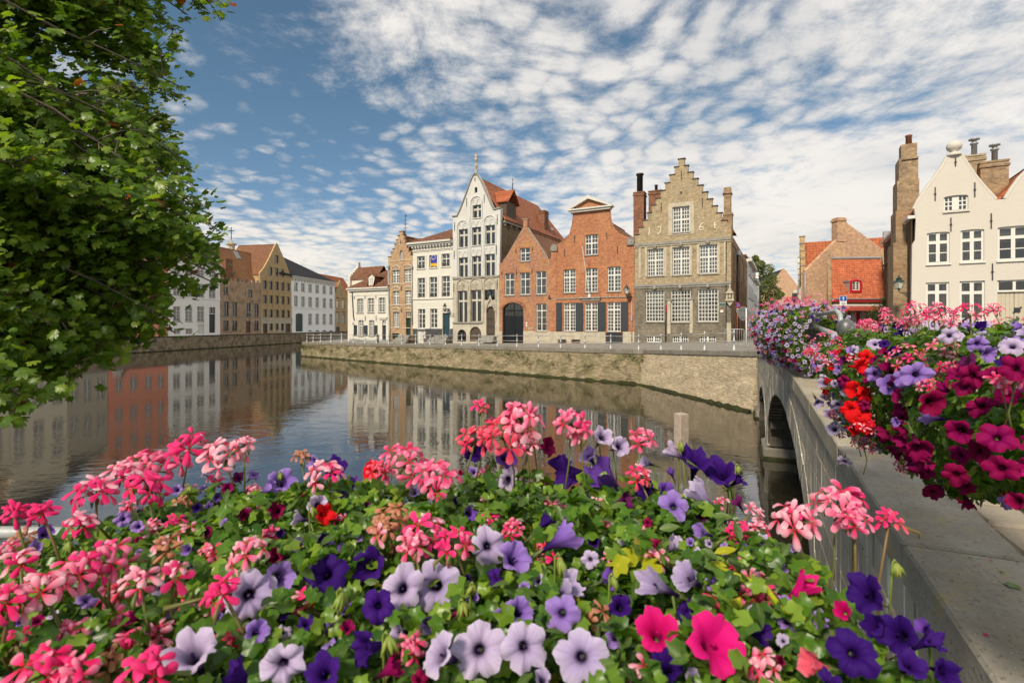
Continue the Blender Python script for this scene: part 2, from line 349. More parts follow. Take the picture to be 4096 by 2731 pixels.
# main quay: corner points of the top edge (x, y, z) and the plan directions of the rows of houses
Q0, Q1, Q2 = Vector((-28.4, 68.7, 1.93)), Vector((9.4, 36.2, 2.48)), Vector((12.0, 24.8, 3.0))
E1 = Vector((.882, -.472)); M1 = Vector((.472, .882)); RC = Vector((18.08, 42.0))     # along the main row, inward, its right corner
def street_z(x, y):
    t = (Vector((x, y)) - RC).dot(E1)
    zr = 2.14 + .60 * max(0, min(1, (t + 43) / 40)) + .26 * max(0, min(1, (t + 6) / 12))
    return zr
PAV = m_stone('street_setts', (.30, .28, .25), (.22, .20, .18), 1.5, 0, .9, .5, .5)
def land():
    b = MB()
    # the street of the main block follows the quay edge on one side and runs under the houses on the other
    edge = [Q0.lerp(Q1, i / 12) for i in range(13)] + [Q1.lerp(Q2, i / 4) for i in range(1, 5)]
    cols = 14; rows = len(edge); far = []
    for i, q in enumerate(edge):
        p = Vector((q.x, q.y)); tgt = p + M1 * 40 + (E1 * 26 * (i / (rows - 1)))
        for j in range(cols + 1):
            k = (j / cols) ** 1.5; w = p.lerp(tgt, k)
            z = q.z + (street_z(w.x, w.y) - q.z) * min(1, k * 5) - .03
            far.append((w.x, w.y, z))
    b.add(far, [(i * (cols + 1) + j, (i + 1) * (cols + 1) + j, (i + 1) * (cols + 1) + j + 1, i * (cols + 1) + j + 1) for i in range(rows - 1) for j in range(cols)])
    o = b.build('street', PAV); tag(o, kind='structure')
    g = MB()     # land beyond: one sheet to the horizon, open over the canal
    g.add([(12.0, 24.8, 2.96), (60, 24.8, 2.96), (900, 24.8, 2.9), (900, 1500, 2.2), (26, 130, 2.2), (50, 66, 2.7), (38, 50, 2.94)], [(0, 1, 2, 3, 4, 5, 6)])
    g.add([(26, 130, 2.0), (900, 1500, 2.0), (-900, 1500, 1.7), (-40, 210, 1.7), (-12, 112, 2.0)], [(0, 1, 2, 3, 4)])
    tag(g.build('ground', PAV), kind='structure')
land()

MOSS = m_stone('mossy_footing', (.020, .022, .009), (.055, .058, .012), 5.0, 0, .95, .5, .8)
QWALL = m_brick('old_quay_masonry', (.46, .36, .21), (.22, .17, .10), (.36, .31, .23), .30, .10, .018, (.045, .036, .022), .85, (.17, .155, .07), .95, .9, .06, (2.6, 11, .38, 1.6))
QBRICK = m_brick('yellow_quay_brick', (.62, .48, .29), (.34, .25, .15), (.66, .58, .46), .30, .095, .018, (.12, .10, .06), .35, None, .92, .7, .015, (4, 11, .55, 1.4))
COPE = m_stone('coping_stone', (.25, .225, .18), (.17, .15, .12), 1.6, .25, .85, .45, .5)
GREENW = m_leaf('wall_plant_leaf', [(.10, .11, .03), (.07, .09, .02), (.12, .085, .03)], .25)

def quay(name, label, A, B, zb, wmat, cat='quay wall', batter=.25, cope_h=.30, stone=2.6, outn=None, seed=1, rows=6, rough=.05):
    """a quay wall from A to B (top edge points): battered body, mossy footing and separate coping stones"""
    rng = random.Random(seed)
    d = Vector((B.x - A.x, B.y - A.y)); L = d.length; d /= L; n = Vector((d.y, -d.x)) if outn is None else outn
    root = empty(name, (A.x, A.y, 0), math.atan2(d.y, d.x)); tag(root, label, cat)
    # local frame: x along, y = inward (left of d), so outward is -y when n is right of d
    b = MB(); nx = max(2, int(L / .7)); V = []
    for i in range(nx + 1):
        x = L * i / nx; zt = A.z + (B.z - A.z) * i / nx - cope_h
        for j in range(rows + 1):
            k = j / rows; z = -.4 + (zt + .4) * k
            y = -batter * (1 - k) + (rng.uniform(-rough, rough) if 0 < j < rows else 0)
            V.append((x, y, z))
    b.add(V, [(i * (rows + 1) + j, (i + 1) * (rows + 1) + j, (i + 1) * (rows + 1) + j + 1, i * (rows + 1) + j + 1) for i in range(nx) for j in range(rows)])
    k = len(b.v); b.add([(0, .5, -.4), (L, .5, -.4), (L, .5, B.z - cope_h), (0, .5, A.z - cope_h), (0, -batter, -.4), (0, 0, A.z - cope_h), (L, -batter, -.4), (L, 0, B.z - cope_h)], [(0, 3, 2, 1), (0, 4, 5, 3), (1, 2, 7, 6), (3, 5, 7, 2)])
    b.build('wall_face', wmat, root, False)
    ft = MB(); V = []
    for i in range(nx * 2 + 1):
        x = L * i / (nx * 2); h = .09 + rng.uniform(-.05, .08)
        V += [(x, -batter - .16 + rng.uniform(-.03, .03), -.4), (x, -batter - .13 + rng.uniform(-.03, .03), h * .8), (x, -batter + .03, h + .05)]
    ft.add(V, [(i * 3 + j, i * 3 + 3 + j, i * 3 + 4 + j, i * 3 + 1 + j) for i in range(nx * 2) for j in (0, 1)]); ft.build('footing', MOSS, root, True)
    x = 0
    while x < L - .05:
        w = min(L - x, stone * rng.uniform(.75, 1.2))
        if L - x - w < .6: w = L - x
        z0 = A.z + (B.z - A.z) * x / L; z1 = A.z + (B.z - A.z) * (x + w) / L; o = -.07 + rng.uniform(-.012, .012)
        c = MB().rbox(0, w - .014, o, .50, -cope_h, 0, .02)
        c.v = [(vx, vy, vz + (z1 - z0) * vx / w) for vx, vy, vz in c.v]
        so = c.build('coping_stone', COPE, root); so.location = (x, 0, z0 + rng.uniform(-.006, .006)); x += w
    return root
NQ = Vector((Q1.y - Q0.y, -(Q1.x - Q0.x)))
quayL = quay('quay_wall', 'long weathered masonry quay wall below the old houses, with tufts of plants', Q0, Q1, 0, QWALL, seed=2, rough=.07)
quayR = quay('quay_wall', 'pale yellow brick quay wall running up to the stone bridge', Q1, Q2, 0, QBRICK, seed=3, cope_h=.26, stone=2.2, batter=.35)
# the end of the main quay turning into the side canal
quayE = quay('quay_wall', 'short pale masonry quay end at the corner under the first railing posts', Vector((-20, 92, 1.93)), Q0, 0, QBRICK, seed=4)
# far quay on the left: low parapet with a dark coping
LP = Vector((-55.7, 80.8)); EL = Vector((.168, .986)); ML = Vector((-.986, .168))
def far_quay():
    A = LP - EL * 70; B = LP + EL * 120
    r = quay('quay_wall', 'far brown brick quay wall with dark coping across the canal', Vector((A.x, A.y, 2.37)), Vector((B.x, B.y, 2.37)), 0,
         m_brick('far_quay_brick', (.42, .32, .20), (.24, .18, .115), (.36, .31, .23), .24, .075, .012, (.035, .03, .02), .8, (.10, .08, .05), .95, .8, .04), seed=5, cope_h=.16, stone=5.0)
    for c in r.children:
        if c.name.startswith('coping'): c.data.materials[0] = DARKC
DARKC = m_stone('dark_coping_stone', (.055, .05, .045), (.035, .032, .03), 2)
far_quay()
g = MB(); P0 = LP - EL * 70 + ML * .4; P1 = LP + EL * 120 + ML * .4
g.add([(P0.x, P0.y, 2.12), (P1.x, P1.y, 2.12), (-900, 1500, 2.1), (-900, -200, 2.1)], [(0, 1, 2, 3)])
tag(g.build('street', PAV), kind='structure')
# near bank, on which the camera stands
nb = MB(); NBE = 1.6
nb.add([(-120, -40, 2.93), (60, -40, 2.93), (60, -3, 2.93), (7.0, -2.45, 2.93), (1.06, .21, 2.93), (1.0, NBE - .1, 2.93), (-120, NBE - .1, 2.93)], [(0, 1, 2, 3, 4, 5, 6)])
tag(nb.build('pavement', PAV), kind='structure')
quay('quay_wall', 'near quay wall of old masonry under the foreground flowers', Vector((1.2, NBE, 2.96)), Vector((-90, NBE, 2.96)), 0, QWALL, seed=6, batter=.15)

# ------------------------------------------------------------------ the bridge
BA, BB = Vector((1.05, .20)), Vector((12.0, 24.8)); BD = (BB - BA).normalized(); BL = (BB - BA).length
BN = Vector((-BD.y, BD.x))                                              # outward: to the canal on the left
def hump(x):                                                            # coping height along the bridge
    k = x / BL; return 2.98 + .56 * math.sin(math.pi * min(1, max(0, k * 1.0))) ** 1.5
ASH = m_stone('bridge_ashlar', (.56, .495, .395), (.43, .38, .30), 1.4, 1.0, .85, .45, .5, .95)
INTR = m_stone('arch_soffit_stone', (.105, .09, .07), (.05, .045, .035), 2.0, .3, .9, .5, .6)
def m_coping():
    m, g = mat('bridge_coping'); co = geoc(g)
    n = g.noise(co, 2.2, 5, .65); sp = g.noise(co, 38, 3, .7); li = g.noise(co, 5, 5, .75); big = g.noise(co, .8, 3)
    col = g.mix(g.ramp(n, .32, .7), (.40, .36, .295, 1), (.27, .235, .185, 1))
    col = g.mix(g.ramp(g.m('ADD', li, g.m('MULTIPLY', big, .25)), .60, .80, 0, .75), col, (.42, .33, .15, 1))
    col = g.mix(g.ramp(sp, .56, .68, 0, .7), col, (.12, .10, .075, 1)); col = g.mix(g.ramp(g.noise(g.vadd(co, (4, 1, 2)), 60, 2, .6), .68, .74, 0, .8), col, (.62, .58, .5, 1))
    b = g.n('ShaderNodeBsdfPrincipled', Roughness=.8, Normal=g.bump(g.m('ADD', sp, li), .5, .01)); g.set(b.inputs['Base Color'], col); finish(g, b); return m
BCOPE = m_coping()
JOINT = m_stone('sandy_mortar', (.62, .52, .37), (.34, .27, .18), 3)
def bridge():
    rng = random.Random(11)
    root = empty('stone_bridge', (BA.x, BA.y, 0), math.atan2(BD.y, BD.x))       # local x along the bridge, y = outward (left of it)
    tag(root, 'grey stone arched bridge with flat coping running along the right of the canal', 'bridge')
    sx = lambda Y: (Y - BA.y) / BD.y
    arches = [(sx(6.3), sx(16.3), 2.62), (sx(17.6), sx(22.8), 1.78), (sx(.6), sx(5.0), 1.8)]
    spring = .42
    def soff(x, grow=0.0):
        for a, b, h in arches:
            c, r = (a + b) / 2, (b - a) / 2 + grow
            if abs(x - c) < r: return spring + (h - spring + grow) * math.sqrt(max(0, 1 - ((x - c) / r) ** 2))
        return -9
    # backing wall behind the blocks, pierced by the arches
    bk = MB(); N = 150
    xs = [BL * i / N for i in range(N + 1)]
    for i in range(N):
        x0, x1 = xs[i], xs[i + 1]; z0, z1 = max(-.4, soff(x0) + .003), max(-.4, soff(x1) + .003)
        bk.add([(x0, -.002, z0), (x1, -.002, z1), (x1, -.002, hump(x1) - .2), (x0, -.002, hump(x0) - .2)], [(0, 3, 2, 1)])
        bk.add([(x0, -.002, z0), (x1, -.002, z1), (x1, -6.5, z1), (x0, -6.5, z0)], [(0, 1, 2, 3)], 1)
        bk.add([(x0, -6.5, z0), (x1, -6.5, z1), (x1, -6.5, hump(x1) - .2), (x0, -6.5, hump(x0) - .2)], [(0, 1, 2, 3)])
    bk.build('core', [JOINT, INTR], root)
    # inside of the arches: courses of big blocks low on the piers
    for a, b, h in arches[:2]:
        for side in (a, b):
            s = 1 if side == a else -1; z = -.2; c = 0
            while z < spring + .9:
                y = -.05 - (.4 if c % 2 else 0)
                while y > -6.3:
                    w = rng.uniform(.7, 1.0); x = side + s * (0 if z < spring else (lambda t: ((b - a) / 2) * (1 - math.sqrt(max(0, 1 - t * t))))((z + .15 - spring) / (h - spring)))
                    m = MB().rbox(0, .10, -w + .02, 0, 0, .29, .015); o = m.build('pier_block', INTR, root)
                    o.location = (x + (0 if s > 0 else -.10) + s * rng.uniform(-.02, .0), y, z); y -= w
                z += .31; c += 1
    # starling footings at the pier
    for px, pw in ((sx(16.95), sx(17.6) - sx(16.3)), (sx(23.9), 1.6), (sx(5.65), sx(6.3) - sx(5.0))):
        m = MB().rbox(-pw / 2 - .12, pw / 2 + .12, -6.2, .14, -.4, .36, .05); m.build('pier_footing', COPE, root).location = (px, 0, 0)
        m = MB().rbox(-pw / 2 - .16, pw / 2 + .16, -6.2, .22, -.4, .09, .03); m.build('pier_footing', MOSS, root).location = (px, 0, 0)
    # voussoirs: long stones fanned round each arch
    def ring(a, b, h, nst, t):
        c, r = (a + b) / 2, (b - a) / 2
        for i in range(nst):
            a0, a1 = math.pi * i / nst, math.pi * (i + 1) / nst; pts = []
            for k in (0, .5, 1):
                an = a0 + (a1 - a0) * k; pts.append((c - r * math.cos(an), spring + (h - spring) * math.sin(an)))
            out = []
            for k in (1, .5, 0):
                an = a0 + (a1 - a0) * k; out.append((c - (r + t) * math.cos(an), min(hump(c) - .3, spring + (h - spring + t) * math.sin(an))))
            poly = pts + out; cx, cz = sum(p[0] for p in poly) / 6, sum(p[1] for p in poly) / 6
            poly = [(cx + (p[0] - cx) * .985 - 0, cz + (p[1] - cz) * .985) for p in poly]
            m = MB().prism([(x, z) for x, z in poly], .012 + rng.uniform(0, .012), -.35); m.build('voussoir', ASH, root)
    for (a, b, h), n, t in zip(arches, (25, 15, 15), (.52, .34, .34)): ring(a, b, h, n, t)
    # spandrel blocks in courses that follow the coping
    z_off = .22; ci = 0
    while z_off < 3.3:
        ch = rng.choice((.30, .33, .36)); x = -rng.uniform(0, .5)
        while x < BL:
            w = rng.uniform(.65, 1.25); xa, xb = max(0, x) + .013, min(BL, x + w) - .013; x += w
            if xb - xa < .08: continue
            n = 7; run = []
            def flush(run):
                if len(run) < 2: return
                top = [(u, t) for u, t, l in run]; low = [(u, l) for u, t, l in run]
                m = MB().prism(low + top[::-1], rng.uniform(.004, .013), -.3)
                m.build('ashlar_block', ASH, root)
            for k in range(n):
                u = xa + (xb - xa) * k / (n - 1); t = hump(u) - z_off - .011; l = hump(u) - z_off - ch + .011
                best = -9
                for (a, b, h), tt in zip(arches, (.52, .34, .34)):
                    c, r = (a + b) / 2, (b - a) / 2 + tt
                    if abs(u - c) < r: best = max(best, spring + (h - spring + tt) * math.sqrt(max(0, 1 - ((u - c) / r) ** 2)) + .01)
                l2 = max(l, best, -.35)
                if t - l2 > .03: run.append((u, t, l2))
                else: flush(run); run = []
            flush(run)
        z_off += ch; ci += 1
    # coping stones
    x = 0
    for w in [1.15, 1.72] + [2.0] * 20:
        w = min(w, BL - x)
        if w < .2: break
        nseg = 3; m = MB().rbox(0, w - .03, -.50, .045, -.21, 0, .014)
        z0, z1 = hump(x), hump(x + w); m.v = [(a, b_, c + z0 + (z1 - z0) * a / w) for a, b_, c in m.v]
        m.build('coping_stone', BCOPE, root).location = (x, 0, 0); x += w
    # far side parapet, out of sight from here, closes the deck
    dk = MB(); N = 24
    V = []
    for i in range(N + 1):
        u = BL * i / N; V += [(u, -.45, hump(u) - .09), (u, -6.6, hump(u) - .06)]
    dk.add(V, [(2 * i, 2 * i + 1, 2 * i + 3, 2 * i + 2) for i in range(N)]); dk.build('deck_bed', JOINT, root)
    # paving flags on the deck: rows across, uneven
    fl = m_stone('paving_flag', (.33, .29, .225), (.235, .20, .155), 2.5, 0, .9, .35, .5, .4)
    x = 0
    while x < BL - .2:
        w = rng.uniform(.34, .52); y = -.53
        while y > -4.2:
            l = rng.uniform(.5, .95); m = MB().rbox(.012, w - .012, -l + .012, -.012, -.07, 0, .02, .004, rng)
            o = m.build('paving_flag', fl, root); o.location = (x, y, hump(x + w / 2) - .055 + rng.uniform(-.006, .006)); y -= l
            if x > 14: y -= 0
        x += w
    return root
BR = bridge()
# ------------------------------------------------------------------ houses
PANE = MB().add([(0, 0, 0), (1, 0, 0), (1, 0, 1), (0, 0, 1)], [(0, 1, 2, 3)]).mesh('pane', GLASS)
PANED = MB().add([(0, 0, 0), (1, 0, 0), (1, 0, 1), (0, 0, 1)], [(0, 1, 2, 3)]).mesh('pane', GLASS2)
C2 = (650, 900, 2.614); C3 = (1350, 900, 3.136); C4 = (1780, 620, 2.0109); C5 = (1960, 760, 2.45); C6 = (2480, 600, 1.912)
C7 = (2900, 800, 2.4125); C8 = (3480, 500, 1.844); CS = (0, 0, 1)
class House:
    """a house front given by its plan line; measures are read from the photograph and laid onto that plane"""
    def __init__(s, name, label, P, e, zb, crop, cat='house', group=None):
        s.P, s.e, s.m, s.zb, s.c = Vector(P), Vector(e).normalized(), None, zb, crop
        s.m = Vector((-s.e.y, s.e.x)); s.holes = []
        s.root = empty(name, (s.P.x, s.P.y, zb), math.atan2(s.e.y, s.e.x)); tag(s.root, label, cat, group)
    def k(s, cx): return (s.c[0] + cx / s.c[2] - CX) / F
    def u(s, cx): k = s.k(cx); return (k * s.P.y - s.P.x) / (s.e.x - k * s.e.y)
    def v(s, cx, cy):
        Y = s.P.y + s.u(cx) * s.e.y; return CAMZ - (s.c[1] + cy / s.c[2] - HOR) * Y / F - s.zb
    def uv(s, p): return (s.u(p[0]), s.v(*p))
    def deep(s, u, cx):                                    # how far behind local u a column of the photograph lies
        k = s.k(cx); a = s.P + s.e * u; return (k * a.y - a.x) / (s.m.x - k * s.m.y)
    def vd(s, u, w, cy):                                   # height of a photo row at plan point (u, w)
        Y = (s.P + s.e * u + s.m * w).y; return CAMZ - (s.c[1] + cy / s.c[2] - HOR) * Y / F - s.zb
    def rect(s, x0, x1, y0, y1):
        xm = (x0 + x1) / 2; return s.u(x0), s.u(x1), s.v(xm, y1), s.v(xm, y0)
    def hole(s, u0, u1, v0, v1, arch=0.0, n=8):
        if arch <= 0: s.holes.append([(u0, v0), (u1, v0), (u1, v1), (u0, v1)]); return
        w = (u1 - u0) / 2; c = (u0 + u1) / 2; a = min(arch, w)
        pts = [(u0, v0), (u1, v0)] + [(c + w * math.cos(math.pi * i / n), v1 - a + a * math.sin(math.pi * i / n)) for i in range(n + 1)]
        s.holes.append(pts)
    def wall(s, outline, mt, th=.35, name='front_wall', raw=False, y=0.0):
        out = outline if raw else [s.uv(p) for p in outline]
        area = sum(out[i][0] * out[(i + 1) % len(out)][1] - out[(i + 1) % len(out)][0] * out[i][1] for i in range(len(out)))
        if area < 0: out = out[::-1]
        V, Fc = spread([out] + s.holes, y); b = MB().add(V, Fc)
        for lp in [out] + s.holes:
            n = len(lp); b.add([(x, y, z) for x, z in lp] + [(x, y + th, z) for x, z in lp], [(i, (i + 1) % n, (i + 1) % n + n, i + n) for i in range(n)])
        V, Fc = spread([out] + s.holes, y + th); b.add(V, [tuple(reversed(f)) for f in Fc])
        s.holes = []; return b.build(name, mt, s.root)
    def win(s, x0, x1, y0, y1, cols=2, rows=4, tr=None, arch=0, mt=None, raw=False, rec=.13, bar=.035, fr=.075, mull=.09, curt=None, sill=True, glass=PANE, hole=True, name='window'):
        u0, u1, v0, v1 = (x0, x1, y0, y1) if raw else s.rect(x0, x1, y0, y1)
        mt = mt or WHITE
        if hole: s.hole(u0, u1, v0, v1, arch)
        b = MB(); y0_, y1_ = rec, rec + .07
        b.box(u0, u0 + fr, y0_, y1_, v0, v1); b.box(u1 - fr, u1, y0_, y1_, v0, v1)
        b.box(u0 + fr, u1 - fr, y0_, y1_, v0, v0 + fr); b.box(u0 + fr, u1 - fr, y0_, y1_, v1 - fr, v1)
        a0, a1, b0, b1 = u0 + fr, u1 - fr, v0 + fr, v1 - fr
        us = [(a0, a1)]
        if cols > 1 and mull: c = (u0 + u1) / 2; b.box(c - mull / 2, c + mull / 2, y0_ - .012, y1_, b0, b1); us = [(a0, c - mull / 2), (c + mull / 2, a1)]
        vs = [(b0, b1, rows)]
        if tr:                                             # transom bar at a fraction from the top, rows split in proportion
            t = v1 - (v1 - v0) * tr; up = max(1, round(rows * tr)); lo = max(1, rows - up)
            for a, c in us: b.box(a, c, y0_ - .008, y1_, t - mull / 2, t + mull / 2)
            vs = [(b0, t - mull / 2, lo), (t + mull / 2, b1, up)]
        cells = []; per = max(1, cols // len(us))
        for a, c in us:
            for lo, hi, nr in vs:
                for i in range(1, per): x = a + (c - a) * i / per; b.box(x - bar / 2, x + bar / 2, y0_ + .02, y1_ - .01, lo, hi)
                for j in range(1, nr):
                    z = lo + (hi - lo) * j / nr
                    for i in range(per):
                        p0 = a + (c - a) * i / per + (bar / 2 if i else 0); p1 = a + (c - a) * (i + 1) / per - (bar / 2 if i < per - 1 else 0)
                        b.box(p0, p1, y0_ + .02, y1_ - .01, z - bar / 2, z + bar / 2)
                for i in range(per):
                    for j in range(nr):
                        cells.append((a + (c - a) * i / per, a + (c - a) * (i + 1) / per, lo + (hi - lo) * j / nr, lo + (hi - lo) * (j + 1) / nr))
        w = b.build(name, mt, s.root)
        for a, c, lo, hi in cells: link('pane', glass, w, (a, y0_ + .04, lo), None, (c - a, 1, hi - lo))
        if curt:
            cb = MB(); W = u1 - u0; yb = rec + .18
            def cloth(a, c, lo, hi):
                n = max(4, int((c - a) / .07)); V = []
                for i in range(n + 1): x = a + (c - a) * i / n; q = yb + .025 * math.sin(i * 2.1); V += [(x, q, lo), (x, q, hi)]
                cb.add(V, [(2 * i, 2 * i + 2, 2 * i + 3, 2 * i + 1) for i in range(n)])
            if curt == 'drape': cloth(u0, u0 + W * .24, v0, v1); cloth(u1 - W * .24, u1, v0, v1)
            elif curt == 'side': cloth(u0, u0 + W * .3, v0, v1)
            elif curt == 'sheer': cloth(u0, u1, v0, v1)
            elif curt == 'top': cloth(u0, u1, v0 + (v1 - v0) * .55, v1)
            elif curt == 'low': cloth(u0, u1, v0, v0 + (v1 - v0) * .55)
            cb.build('curtain', SHEER if curt in ('sheer', 'top', 'low') else CURT, w, True)
        if sill: MB().box(u0 - .06, u1 + .06, -.09, rec, v0 - .09, v0).build('sill', SILL if sill is True else sill, w)
        return w
    def trim(s, x0, x1, y0, y1, mt, out=.08, name='string_course', raw=False, inn=.02):
        u0, u1, v0, v1 = (x0, x1, y0, y1) if raw else s.rect(x0, x1, y0, y1)
        return MB().box(u0, u1, -out, inn, v0, v1).build(name, mt, s.root)
    def plate(s, x0, x1, y0, y1, mt, out=.05, name='panel'): return s.trim(x0, x1, y0, y1, mt, out, name)
    def anchor(s, cx, y0, y1):
        u = s.u(cx); a, b = s.v(cx, y1), s.v(cx, y0); m = MB().box(u - .025, u + .025, -.05, -.003, a, b); m.box(u - .05, u + .05, -.06, -.004, (a + b) / 2 - .03, (a + b) / 2 + .03)
        m.build('wall_anchor', IRON, s.root)
    def surround(s, x0, x1, y0, y1, mt, w=.14, out=.05):
        u0, u1, v0, v1 = s.rect(x0, x1, y0, y1); b = MB()
        b.box(u0 - w, u0, -out, .01, v0 - w * .6, v1 + w); b.box(u1, u1 + w, -out, .01, v0 - w * .6, v1 + w); b.box(u0, u1, -out, .01, v1, v1 + w); b.box(u0, u1, -out, .01, v0 - w * .6, v0)
        b.build('window_surround', mt, s.root)
    def door(s, x0, x1, y0, y1, mt, leaves=1, rows=2, arch=0, raw=False, rec=.16, hole=True, boards=False, name='door'):
        u0, u1, v0, v1 = (x0, x1, y0, y1) if raw else s.rect(x0, x1, y0, y1)
        if hole: s.hole(u0, u1, v0, v1, arch)
        b = MB(); W = (u1 - u0) / leaves
        for i in range(leaves):
            a, c = u0 + W * i + .008, u0 + W * (i + 1) - .008; b.box(a, c, rec + .03, rec + .09, v0, v1)
            if boards:
                n = max(3, int((c - a) / .16))
                for q in range(n): b.box(a + (c - a) * q / n + .008, a + (c - a) * (q + 1) / n - .008, rec + .005, rec + .029, v0 + .02, v1 - .01)
            else:
                st = min(.12, (c - a) * .16)
                b.box(a, a + st, rec, rec + .029, v0, v1); b.box(c - st, c, rec, rec + .029, v0, v1)
                for j in range(rows + 1):
                    z = v0 + (v1 - v0 - st) * j / rows; b.box(a + st, c - st, rec, rec + .029, z, z + st)
                for j in range(rows):
                    z0 = v0 + (v1 - v0 - st) * j / rows + st * 1.7; z1 = v0 + (v1 - v0 - st) * (j + 1) / rows - st * .7
                    if z1 > z0: b.box(a + st * 1.7, c - st * 1.7, rec + .008, rec + .0295, z0, z1)
        d = b.build(name, mt, s.root)
        hx = u1 - .14 if leaves == 1 else (u0 + u1) / 2 + .1
        MB().ball((hx, rec - .04, min(v0 + 1.05, (v0 + v1) / 2)), .035).build('handle', IRON, d, True)
        return d
    def shutter(s, x0, x1, y0, y1, mt):
        u0, u1, v0, v1 = s.rect(x0, x1, y0, y1); b = MB(); b.box(u0, u1, -.05, -.006, v0, v1)
        t = .07
        b.box(u0, u0 + t, -.065, -.051, v0, v1); b.box(u1 - t, u1, -.065, -.051, v0, v1)
        for z in (v0, v0 + (v1 - v0) * .12, v1 - t): b.box(u0 + t, u1 - t, -.065, -.051, z, z + t)
        b.build('shutter', mt, s.root)
    def body(s, u0, u1, w1, ve, mt, vr=None, ur=None, w0=.3, name='side_wall'):
        b = MB(); ur = (u0 + u1) / 2 if ur is None else ur
        b.add([(u0, w0, -1), (u0, w1, -1), (u0, w1, ve), (u0, w0, ve)], [(0, 3, 2, 1)])
        b.add([(u1, w0, -1), (u1, w1, -1), (u1, w1, ve), (u1, w0, ve)], [(0, 1, 2, 3)])
        back = [(u0, w1, -1), (u1, w1, -1), (u1, w1, ve)] + ([(ur, w1, vr)] if vr else []) + [(u0, w1, ve)]
        b.add(back, [tuple(range(len(back)))[::-1]]); return b.build(name, mt, s.root)
    def roof(s, polys, mt, th=.14, name='roof'):
        b = MB()
        for p in polys: b.add(p, [tuple(range(len(p)))])
        o = b.build(name, mt, s.root); md = o.modifiers.new('thick', 'SOLIDIFY'); md.thickness = th; md.offset = -1; return o
    def gable_roof(s, u0, u1, w0, w1, ve, vr, mt, ur=None, ov=.15):
        ur = (u0 + u1) / 2 if ur is None else ur; k = (vr - ve)
        o = s.roof([[(u0 - ov, w0, ve - ov * k / (ur - u0)), (ur, w0, vr), (ur, w1 + .2, vr), (u0 - ov, w1 + .2, ve - ov * k / (ur - u0))],
                    [(ur, w0, vr), (u1 + ov, w0, ve - ov * k / (u1 - ur)), (u1 + ov, w1 + .2, ve - ov * k / (u1 - ur)), (ur, w1 + .2, vr)]], mt)
        s.ridge((ur, w0, vr), (ur, w1 + .2, vr), mt, o); return o
    def ridge(s, a, b, mt, par):
        a, b = Vector(a), Vector(b); n = max(2, int((b - a).length / .45)); m = MB()
        for i in range(n): p, q = a.lerp(b, i / n), a.lerp(b, (i + .93) / n); m.tube([p, q], [.12, .10], 7)
        m.build('ridge_tiles', mt, par)
    def chimney(s, u, w, v0, v1, su, sw, mt, pots=0, cap=True, potm=None):
        b = MB(); b.box(u - su / 2, u + su / 2, w - sw / 2, w + sw / 2, v0, v1)
        if cap: b.box(u - su / 2 - .06, u + su / 2 + .06, w - sw / 2 - .06, w + sw / 2 + .06, v1 - .34, v1 - .2); b.box(u - su / 2 - .04, u + su / 2 + .04, w - sw / 2 - .04, w + sw / 2 + .04, v1 - .08, v1 + .02)
        o = b.build('chimney', mt, s.root)
        for i in range(pots):
            MB().lathe([(.14, 0), (.13, .5), (.16, .52), (.16, .58), (.11, .6)], 10, (u + (i - (pots - 1) / 2) * .35, w, v1 + .015)).build('chimney_pot', potm or IRON, o, True)
        return o
    def pipe(s, pts, mt, r=.06, name='drainpipe'):
        MB().tube([(s.u(x), -.08, s.v(x, y)) for x, y in pts], r, 8).build(name, mt, s.root, True)
    def steps(s, x0, x1, ytop, n, mt, depth=.32, vbase=0.0):
        u0, u1 = s.u(x0), s.u(x1); vt = s.v((x0 + x1) / 2, ytop); root = None
        for i in range(n):
            b = MB().rbox(u0 - .10 * i, u1 + .10 * i, -depth * (i + 1) - .25, -.02 if i == 0 else -depth * i - .25 + .0, vbase, vt - (vt - vbase) * i / n, .02)
            b.build('step', mt, s.root)
    def stepped(s, left, right, base_l, base_r):
        """stepped gable outline from lists of (x, y_top) rising from the left and falling to the right"""
        pts = [base_l]
        yprev = None
        for x, y in left:
            if yprev is None: pts.append((x, y))
            else: pts += [(x, yprev), (x, y)]
            yprev = y
        pts += [(right[0][0], yprev)]
        for i, (x, y) in enumerate(right[1:], 1):
            pts += [(right[i - 1][0], y), (x, y)]
        pts.append(base_r); return pts
    def caps(s, pts, mt, th=.06, out=.06, name='step_cap'):
        for i in range(len(pts) - 1):
            (xa, ya), (xb, yb) = pts[i], pts[i + 1]
            if abs(yb - ya) < 1.5 and xb > xa:
                a, b_ = s.uv(pts[i]), s.uv(pts[i + 1]); v = (a[1] + b_[1]) / 2
                MB().box(a[0] - out, b_[0] + out, -out, .40, v + .003, v + th).build(name, mt, s.root)

TILE_R = m_tiles('red_brown_pantiles', (.27, .115, .062), (.16, .07, .042), 'x', True, .26, .36)
TILE_RY = m_tiles('red_brown_pantiles_side', (.30, .14, .072), (.20, .09, .05), 'y', True, .26, .36)
TILE_O = m_tiles('orange_pantiles', (.52, .17, .06), (.40, .12, .045), 'x', True, .26, .36, (.35, .12, .05))
TILE_OY = m_tiles('orange_pantiles_side', (.50, .15, .06), (.38, .10, .045), 'y', True, .26, .36, (.33, .11, .05))
TILE_M = m_tiles('plain_red_tiles', (.42, .15, .07), (.30, .10, .055), 'y', False, .18, .17, (.26, .12, .05))
TILE_B = m_tiles('plain_brown_tiles', (.22, .095, .042), (.155, .065, .033), 'y', False, .2, .2, (.14, .06, .03))
TILE_D = m_tiles('plain_red_tiles_front', (.60, .165, .07), (.44, .115, .055), 'x', False, .20, .26, (.40, .13, .06))
